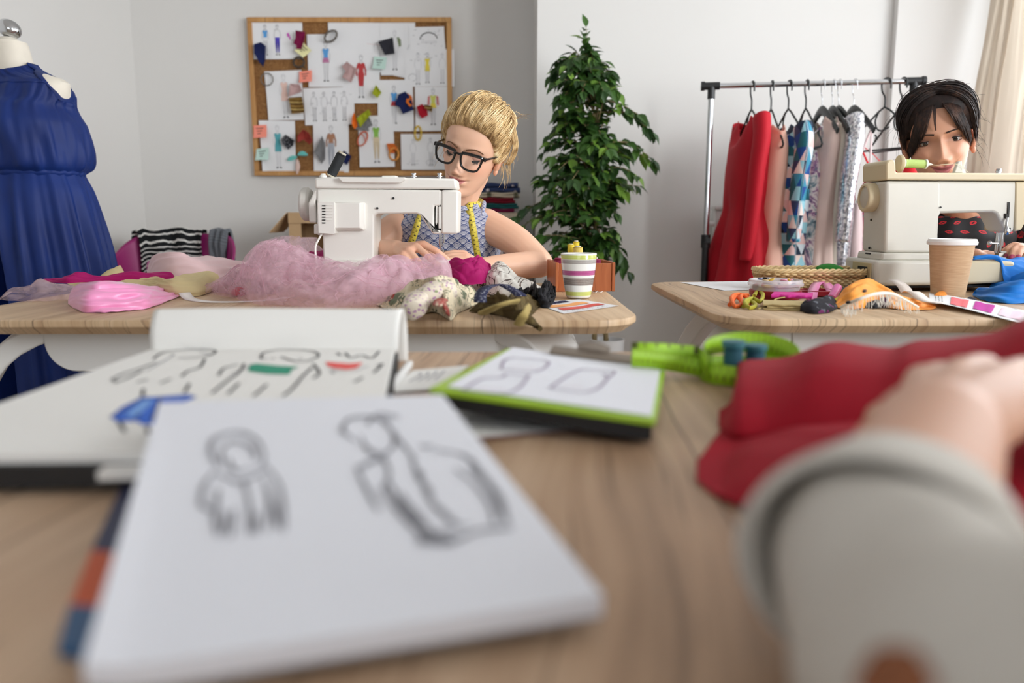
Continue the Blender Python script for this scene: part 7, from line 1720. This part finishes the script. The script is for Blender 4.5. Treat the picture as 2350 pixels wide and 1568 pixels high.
def s3p(pts, w, mi, mbx=None, sc=(2.448, 0, 680, 2.448)):
    Q = [onp(x/sc[0] + sc[1], y/sc[3] + sc[2], pl, .0007) for x, y in pts]; Q = smooth_path(Q, max(6, 4*len(Q))); mb.strip(Q, w, (0, 0, 1), mi)
for pts in ([(860,352),(930,312),(1080,297),(1200,302),(1205,318),(1140,340),(1000,348)], [(960,330),(985,330)], [(880,372),(800,400),(700,432),(630,466)], [(640,485),(710,462),(800,415)], [(620,470),(660,474)], [(770,482),(830,466)], [(1150,352),(1120,400),(1060,418),(1020,450)], [(900,488),(960,464)], [(800,560),(806,520)], [(1036,540),(1064,490)], [(700,760),(668,700)], [(835,770),(828,735)],
            [(1468,352),(1480,318),(1560,300),(1680,300),(1770,312),(1785,340),(1690,368),(1580,340)], [(1475,350),(1500,350)], [(1520,350),(1545,350)], [(1675,352),(1705,352)], [(1372,378),(1345,425),(1275,475),(1190,545)], [(1228,445),(1262,402),(1335,384)], [(1758,378),(1795,430),(1760,462)], [(1752,400),(1700,450),(1640,520),(1590,560)], [(1280,548),(1342,488)], [(1425,560),(1500,495)], [(1895,318),(1912,332)], [(1940,318),(1975,345),(2030,330),(2085,348),(2130,308)], [(2118,392),(2150,378),(2100,430)], [(1990,482),(2040,456)], [(1860,425),(1880,432)]):
    s3p(pts, .0027, 1)
for pts in ([(820,420),(980,330)], [(1120,310),(1190,330)], [(1300,440),(1420,380)], [(1850,410),(1960,425),(2070,390)]): s3p(pts, .0016, 2)
def fillp(pts, mi, h=.0005): mb.add([onp(x/2.448, y/2.448 + 680, pl, h) for x, y in pts], [tuple(range(len(pts)))], mi)
fillp([(1400,385),(1440,378),(1560,390),(1680,396),(1640,412),(1625,440),(1500,436),(1395,422)], 3); fillp([(1828,368),(1880,372),(1960,378),(2040,372),(2000,405),(1950,412),(1880,405),(1840,392)], 4)
fillp([(790,570),(1060,552),(1105,566),(1000,610),(900,690),(870,720),(800,722),(770,700),(660,706),(618,678),(690,620)], 5)
for pts in ([(790,575),(690,640),(620,680)], [(820,580),(770,680)], [(900,575),(850,700)], [(790,568),(1100,562)]): s3p(pts, .0026, 6)
fillp([(800,585),(870,582),(800,650),(740,680),(700,670)], 7, .0008)
build('pages', mb, [m_page, inkd, softl, plain('marker_emerald', C(44,150,120), .8), plain('marker_coral', C(240,92,88), .8), plain('marker_cobalt', C(52,104,206), .8), plain('marker_navy', C(36,50,110), .8), plain('marker_sky', C(120,164,226), .8)], sb, smooth=False, recalc=False)
cv = MB(); slab(cv, [p + Vector((0, 0, -.0064)) for p in (P0 + Vector((-.004, .004, 0)), P1 + Vector((.004, .004, 0)), P2 + Vector((.004, -.005, 0)), P3 + Vector((-.004, -.005, 0)))], .0155); build('shadow_cover', cv, m_shadow_black, sb, smooth=False)  # cover made thick and black to stand in for shadow below the pages
rl2 = MB(); ax0 = P0 + Vector((0, 0, -.004)); ax1 = P1 + Vector((.004, .0, -.004))
def roll(u, v):
    b_ = ax0.lerp(ax1, u); a = lerp(0, 1, v); k = interp([(0, (0.0, .001)), (.18, (.004, .024)), (.42, (.022, .047)), (.58, (.040, .046)), (.78, (.052, .026)), (1, (.046, -.018))], a); return Vector((b_.x + .012*(u-.5)*a, b_.y + k[0], b_.z + k[1] + .002*sin(u*5)*a))
rl2.grid(roll, 40, 40); build('flipped_page', rl2, m_page, sb, recalc=False, solid=.0022, solid_off=-1)
tag(build('paper_slip', MB().box(at(285, 1084, .490), (.028, .014, .006), rz=.12), m_page, smooth=False), 'small white slip poking out at the front edge of the large sketchbook', 'slip')
# pad nearest to the camera
A, B, D = on(366, 924, .797), on(1016, 906, .797), on(192, 1548, .767); plp = plane3(A, B, D); Cc = onp(1384, 1366, plp)
pd = thing('sketch_pad', (A+B+Cc+D)/4 - Vector((0, 0, .02)), 'white pad with soft pencil figures nearest on the oak table', 'sketch pad')
mb = MB(); nrm = slab(mb, [A, B, Cc, D], .010, 0, 16, 16, lambda u, v: .004*max(0, 1-u*9)**2*v + .003*(1-u)*0)
def pst(pts, w=.0019, mi=1):
    Q = smooth_path([onp(100 + x/1.741, 880 + y/1.741, plp, .0008) for x, y in pts], max(8, 5*len(pts))); mb.strip(Q, [w*(.35+.65*sin(pi*min(1, (i+1)/(len(Q)+1)))) for i in range(len(Q))], nrm, mi)
rp = random.Random(8)
for pts in ([(700,330),(670,270),(690,220),(760,195),(840,215),(880,280),(870,330),(820,350)], [(720,320),(715,260),(760,235),(830,250),(850,300)], [(740,300),(770,350),(820,340)], [(680,350),(640,420),(630,490),(680,500),(700,420)], [(690,360),(790,390),(900,340)], [(800,380),(820,480),(820,600)], [(890,330),(940,400),(960,500),(960,590)], [(700,430),(690,540),(700,610)], [(880,380),(900,470),(890,590)], [(760,500),(750,610)], [(730,520),(715,600)], [(850,520),(850,600)], [(920,480),(940,580)]): pst(pts); pst([(x+rp.uniform(-12,12), y+rp.uniform(-10,10)) for x, y in pts], .0016, 2)
for pts in ([(1250,230),(1200,190),(1220,140),(1290,130),(1350,150),(1400,200)], [(1270,210),(1290,260),(1350,290),(1400,240),(1390,190)], [(1250,340),(1330,300),(1380,300)], [(1250,340),(1290,420),(1340,510)], [(1360,300),(1380,360),(1360,420)], [(1400,200),(1440,250),(1490,310)], [(1470,300),(1500,380),(1540,430),(1560,500)], [(1350,410),(1400,490),(1470,570),(1540,640)], [(1370,380),(1460,520),(1540,590)], [(1500,340),(1540,450),(1610,530),(1650,530)], [(1540,640),(1620,630),(1740,590),(1870,580)], [(1560,260),(1680,290),(1760,370),(1820,450),(1850,560)], [(1640,340),(1720,400),(1780,480),(1800,560)], [(1710,330),(1790,420),(1840,520)], [(1480,500),(1560,610),(1600,640)], [(1430,440),(1500,560)], [(1580,500),(1640,560),(1700,570)], [(1290,160),(1340,120),(1420,130)], [(1500,250),(1560,250)]): pst(pts, .0023); pst([(x+rp.uniform(-14,14), y+rp.uniform(-12,12)) for x, y in pts], .0020, 2)
for k in range(26): x, y = rp.uniform(1500,1640), rp.uniform(585,640); pst([(x-20,y), (x+20,y+rp.uniform(-8,8))], .0020, 1 if k % 3 else 2)
build('pages', mb, [m_page2, soft, softl], pd, smooth=False, recalc=False)
cv = MB(); slab(cv, [p - nrm*.0105 for p in (A, B, Cc, D)], .0015); build('backing', cv, plain('grey_board', C(150,142,136), .8), pd, smooth=False)
# striped cover peeking out on the left
cl = [(344,1080,300,1080), (312,1140,262,1150), (262,1272,210,1262), (214,1392,160,1388), (196,1500,132,1482)]; mats = [plain('cover_navy', C(44,50,84), .5), plain('cover_orange', C(206,88,40), .5), plain('cover_blue', C(52,92,132), .5)]
bkb = MB(); z_ = .7565
pts = [(on(c[2], c[3], z_), on(c[0]+120, c[1]+10, z_)) for c in cl]
for i in range(4):
    a, b_ = pts[i]; c, d = pts[i+1]; mi = (0, 0, 1, 2)[i]; bkb.add([a, b_, d, c] + [p - Vector((0, 0, .005)) for p in (a, b_, d, c)], [(0,1,2,3), (7,6,5,4), (0,4,5,1), (1,5,6,2), (2,6,7,3), (3,7,4,0)], mi)
tag(build('booklet', bkb, mats, smooth=False), 'booklet with navy, orange and blue bands sticking out under the pencil pad', 'booklet')
# clipboard on a black slab that stands in for shade, loose sheets
FLp, NLp, NRp = on(1166, 799, .772), on(986, 892, .786), on(1505, 967, .772); FRp = FLp + NRp - NLp
ck_ = thing('clipboard', (FLp+NRp)/2 - Vector((0, 0, .006)), 'lime green clipboard with a steel clip holding a sheet of pattern drawings', 'clipboard')
mb = MB(); ncl = slab(mb, [FLp, FRp, NRp, NLp], .004); build('board', mb, plain('lime_board', C(164, 204, 44), .4), ck_, smooth=False)
cpl = plane3(FLp, FRp, NRp); q = lambda x, y, h: onp(x, y, cpl, h)
ps = MB(); PQ = [q(1172,803,.0012), q(1452,829,.0012), q(1532,950,.0012), q(1012,913,.0012)]; PQ = [FLp.lerp(FRp, .03) + ncl*.0014, FLp.lerp(FRp, .97).lerp(NRp, .02) + ncl*.0014, NRp.lerp(FRp, .04).lerp(NLp, .02) + ncl*.0014, NLp.lerp(FLp, .05).lerp(NRp, .06) + ncl*.0014]
slab(ps, PQ, .0006)
for pts in ([(1150,846),(1170,822),(1245,826),(1262,832)], [(1150,846),(1228,852),(1262,832)], [(1062,896),(1110,868),(1150,866),(1160,858)], [(1062,896),(1165,902),(1215,860)], [(1160,858),(1214,862)], [(1262,890),(1335,848),(1385,850)], [(1262,890),(1345,900),(1395,868),(1385,858)], [(1385,850),(1410,852),(1395,868)]):
    ps.strip(smooth_path([q(x, y, .0022) for x, y in pts], 20), .0030, ncl, 1)
for pts in ([(1170,840),(1235,845)], [(1090,890),(1160,894)], [(1290,884),(1340,890)]): ps.strip([q(x, y, .0022) for x, y in pts], .0012, ncl, 2)
tag(build('pattern_sheet', ps, [m_page2, plain('mauve_ink', C(176, 164, 182), .9), plain('rose_ink', C(216, 180, 190), .9)], smooth=False, recalc=False), 'white sheet with drawn pattern pieces on the lime clipboard', 'paper sheet')
m1, m2 = FLp.lerp(FRp, .30), FLp.lerp(FRp, .80); dx = (m2-m1).normalized(); L_ = (m2-m1).length; back = (NLp-FLp).normalized(); T = Matrix((( *dx, 0), (*(ncl.cross(dx)), 0), (*ncl, 0), (0, 0, 0, 1))).transposed(); T.translation = m1
cm = MB(); cm.loft([[T @ Vector((x, y, z)) for y, z in ((-.022, .002), (-.020, .006), (-.006, .011), (.002, .010), (.004, .002))] for x in [L_*i/10 for i in range(11)]]); cm.loft([[T @ Vector((x, y, z)) for y, z in ((-.004, .008), (-.002, .016 + .004*sin(pi*(x/L_-.3)/.4)), (.002, .016 + .004*sin(pi*(x/L_-.3)/.4)), (.003, .008))] for x in [L_*(.3 + .4*i/8) for i in range(9)]])
build('clip', cm, plain('dull_steel', C(150, 138, 126), .4, .8), ck_)
fo = MB(); slab(fo, [p + Vector((0, 0, -.0055)) for p in (FLp.lerp(NRp, .04), FRp.lerp(NLp, .04), NRp.lerp(FLp, .015), NLp.lerp(FRp, .03))], .012); tag(build('shade_slab', fo, m_shadow_black, smooth=False), 'thick black slab standing in for shade under the lime clipboard', 'shade_slab')  # black slab props the clipboard and stands in for the shaded gap
card('loose_sheet', [(1030,930),(1330,930),(1420,982),(1080,1010)], [m_page, inkd, plain('sheet_red_edge', C(150,80,74), .8)], 'white sheet with a reddish edge under the black slab below the clipboard', lambda patch, ln: ln([(0,.99),(1,.99)], .004, 2), cat='paper sheet', z=.7522)
card('note_sheet', [(948,850),(1078,838),(1010,892),(880,902)], [m_page, softl], 'faintly drawn white sheet between sketchbook and clipboard', lambda patch, ln: [ln([(.2+.15*i,.2),(.3+.12*i,.35),(.22+.15*i,.6)], .002) for i in range(4)], cat='paper sheet', z=.7525)
pe = MB().tube([on(886, 902, .757), on(938, 838, .757)], .0048, 12); pe.tube([on(938, 838, .757), on(946, 829, .757)], [.0048, .0008], 12); tag(build('pen', pe, m_white), 'white pen lying beside the sketchbook edge', 'pen')
pe = MB().tube([on(876, 906, .7555), on(896, 858, .7555)], .0036, 6); tag(build('pencil', pe, plain('pencil_ochre', C(206, 176, 96), .5)), 'ochre pencil tight against the sketchbook edge', 'pencil')
# lime tape measure standing on edge, coiled round two teal spools
m_ltape = tape_mat('lime_tape', C(160, 206, 42), C(84, 92, 30)); tm = MB()
def edge_tape(P, w, u0, u1, lean=0):
    n = len(P); v = []; uv = []
    for i, p in enumerate(P):
        t = (P[min(i+1, n-1)] - P[max(i-1, 0)]).normalized(); s = Vector((t.y, -t.x, 0)); k = lean(i/(n-1)) if lean else 0; d = (Vector((0, 0, 1))*cos(k) + s*sin(k))*w; v += [p, p + d]; uv += [(lerp(u0, u1, i/(n-1)), 0), (lerp(u0, u1, i/(n-1)), 1)]
    tm.add(v, [(2*i, 2*i+1, 2*i+3, 2*i+2) for i in range(n-1)], 0, uv)
zt_ = .7515
edge_tape(smooth_path([on(1449,842,.768), on(1500,846,.764), on(1560,856,.757), on(1622,868,zt_)], 40), .0205, 0, .25)
cc_ = on(1706, 872, zt_); 
def spiral(a0, a1, r0, r1, n, dz=0, e=.8): return [cc_ + Vector((lerp(r0, r1, i/(n-1))*cos(lerp(a0, a1, i/(n-1))), e*lerp(r0, r1, i/(n-1))*sin(lerp(a0, a1, i/(n-1))), dz*i/(n-1))) for i in range(n)]
edge_tape([on(1449,830,.772), on(1520,832,.768)] + [on(1600,836,.758)] + spiral(radians(130), radians(-225), .050, .047, 60), .022, .25, .8, lambda t: .15*sin(t*9))
edge_tape([p + Vector((0, 0, .003 + .021*max(0, sin(pi*i/59))**.6)) for i, p in enumerate(spiral(radians(205), radians(-25), .049, .051, 60))], .025, .8, 1.3, lambda t: .35*sin(t*5))
tag(build('tape_measure', tm, m_ltape, recalc=False, solid=.0008), 'lime tape measure coiled around teal spools by the red cloth', 'tape measure')
m_teal = plain('teal_plastic', C(50, 112, 122), .45)
for dx, dy, h, rz, lb in ((-.016, -.012, .046, .2, 'taller teal spool standing inside the lime tape coil'), (.012, .000, .040, -.3, 'shorter teal spool inside the lime tape coil')):
    p = cc_ + Vector((dx, dy, .0)); t = thing('thread_spool', p, lb, 'thread spool'); build('thread', MB().lathe([(.008, h*.16), (.0105, h*.2), (.0105, h*.8), (.008, h*.84)], 24, 0, Matrix.Translation(p), (True, True)), plain('teal_thread', C(36, 92, 108), .7, bump=.5, bscale=800), t)
    build('core', MB().lathe([(0, .0005), (.0125, .0005), (.0125, h*.14), (.006, h*.16), (.006, h*.84), (.0125, h*.86), (.0125, h), (0, h)], 24, 0, Matrix.Translation(p)), m_teal, t)
card('card_slip', [(1796,826),(1900,822),(1930,840),(1800,846)], [m_white], 'white slip of card behind the lime tape coil', None, z=.756, cat='card')
# red cloth
m_redf = fabric('red_wool_cloth', C(158, 16, 36), .85, .15, .04, 500, .2)
rd = thing('red_cloth', on(1800, 1050), 'large crumpled red cloth under the hand of the person in white', 'fabric')
heap('upper_folds', [(1648,985),(1690,1020),(1760,1024),(1900,1040),(2100,1060),(2350,1090),(2560,1110)], [(1649,960),(1686,930),(1694,856),(1712,845),(1760,842),(1806,836),(1850,812),(1886,792),(1930,788),(1985,798),(2050,806),(2100,792),(2180,788),(2290,770),(2360,735),(2560,700)], m_redf, None, dep=.13, back=.10, amp=.022, fu=1.1, fv=1.2, seed=91, par=rd, bulge=1.0, fine=.02, warp=.9, nu=150, nv=80, crest=.3)
heap('lower_folds', [(1597,1110),(1680,1162),(1762,1197),(1900,1225),(2100,1250),(2350,1262),(2560,1270)], [(1598,1102),(1652,1042),(1700,1028),(1780,1004),(1850,988),(1990,985),(2200,990),(2350,980),(2560,980)], m_redf, None, dep=.10, back=.08, amp=.016, fu=1.1, fv=1.2, seed=97, par=rd, bulge=1.0, fine=.02, warp=.9, nu=150, nv=80, crest=.3)
# the person in white whose arm reaches in from the near edge of the table
skC = C(212, 164, 138)[:3]; m_skC = skin_mat('near_skin', skC)
pcn = thing('person', (.42, -.12, .46), 'person in a white shirt reaching in from the table edge to the red cloth', 'person')
b = MB(); Wr = at(2150, 1000, .385); Kc = at(2262, 836, .46)
C0, C1, Ef, E2_, Es, Sh = at(2070, 1190, .325), at(2035, 1290, .285), at(2130, 1450, .245), at(2330, 1640, .195), Vector((.27, .05, .86)), Vector((.40, -.10, 1.02))
limb(b, [E2_, Ef, C1, C0, Wr], [.040, .040, .038, .035, .031], 22)
u_ = (Kc - Wr).normalized(); sd = u_.cross(Vector((0, 0, 1))).normalized()
knc = [Kc + sd*k + Vector((0, 0, -.35*abs(k) - .004)) for k in (-.033, -.011, .011, .031)]
fgs = [[k + u_*.034 + Vector((.006, 0, -.008)), k + u_*.052 + Vector((.010, 0, -.030)), k + u_*.056 + Vector((.010, 0, -.050))] for k in knc]
thb = [Wr + u_*.035 - sd*.030 + Vector((0, 0, -.012)), Wr + u_*.070 - sd*.046 + Vector((0, 0, -.028)), Wr + u_*.095 - sd*.042 + Vector((0, 0, -.040))]
hand(b, Wr, knc, fgs, thb, .0088)
for k in knc: limb(b, [Wr, Wr.lerp(k, .5), k], [.024, .018, .012], 14)
b = remeshed(b, .003, 6); finish_body('body', b, m_skC, pcn, skC)
m_shirt = fabric('white_shirt', C(202, 196, 187), .85, .1, .03, 700, .12)
cuC = at(2030, 1165, .305); sl = MB()
ax_ = (Wr - Ef).normalized()
path = smooth_path([C0.lerp(C1, .15), C1, Ef, E2_, Es + Vector((.02, 0, 0)), Sh], 60)
def wr_r(i):
    t = i/59; return interp([(0, .037), (.10, .041), (.25, .047), (.45, .056), (.7, .064), (1, .075)], t)
sl.tube(path, [wr_r(i) for i in range(60)], 48, 0, False)
for i, v in enumerate(sl.v):
    c = path[min(i//48, 59)]; d = v - c
    if d.length > 1e-6: sl.v[i] = c + d*(1 + .10*ridge(v.x*14, v.y*20, v.z*14, 2) - .07 + .03*sin(i//48*.9 + 3*sin(2*pi*(i % 48)/48)))
slv = build('sleeve', sl, m_shirt, pcn, sharp=0, recalc=False, solid=.003)
cf = MB(); rings = []
for t, rr in ((-.015, .034), (-.018, .037), (-.010, .040), (.005, .0425), (.022, .0455), (.040, .0485), (.047, .0480), (.050, .0455), (.042, .043), (.0, .038)):
    a = (C1-C0).normalized(); c = C0.lerp(C1, .35) + a*t; x_ = a.cross(Vector((0, 0, 1))).normalized(); y_ = x_.cross(a)
    rings.append([c + x_*(rr*cos(2*pi*j/64)*(1.10 + .03*sin(3*2*pi*j/64+1))) + y_*(rr*sin(2*pi*j/64)*(1+.03*sin(2*2*pi*j/64))) for j in range(64)])
cf.loft(rings, 0, True, (False, False)); build('rolled_cuff', cf, m_shirt, slv, sharp=0, recalc=False)
bv = BVHTree.FromPolygons([tuple(p) for p in sl.v], sl.f)
pt_ = MB()
def patchf(u, v):
    a_ = 2*pi*u; x, y = 2055 + 85*v*cos(a_)*(1+.2*sin(3*a_)), 1548 + 75*v*sin(a_)*(1+.15*cos(2*a_)); r = ray(x, y).normalized(); h = bv.ray_cast(Vector((0, 0, CAMZ)), r); return (h[0] - r*.003) if h[0] else at(x, y, .2)
pt_.grid(patchf, 24, 6, 0, True); build('shirt_patch', pt_, plain('rust_print', C(150, 92, 58), .8, vary=.2, vscale=60), slv, recalc=False, solid=.001)
tq = MB(); tq.loft([[Vector((.42 + a*cos(2*pi*j/40) - .02, -.14 + b2*sin(2*pi*j/40), z)) for j in range(40)] for z, a, b2 in ((.46, .20, .15), (.70, .18, .14), (.90, .20, .14), (1.02, .19, .12), (1.08, .12, .09), (1.11, .07, .065))]); build('shirt_body', tq, m_shirt, pcn, sharp=0)
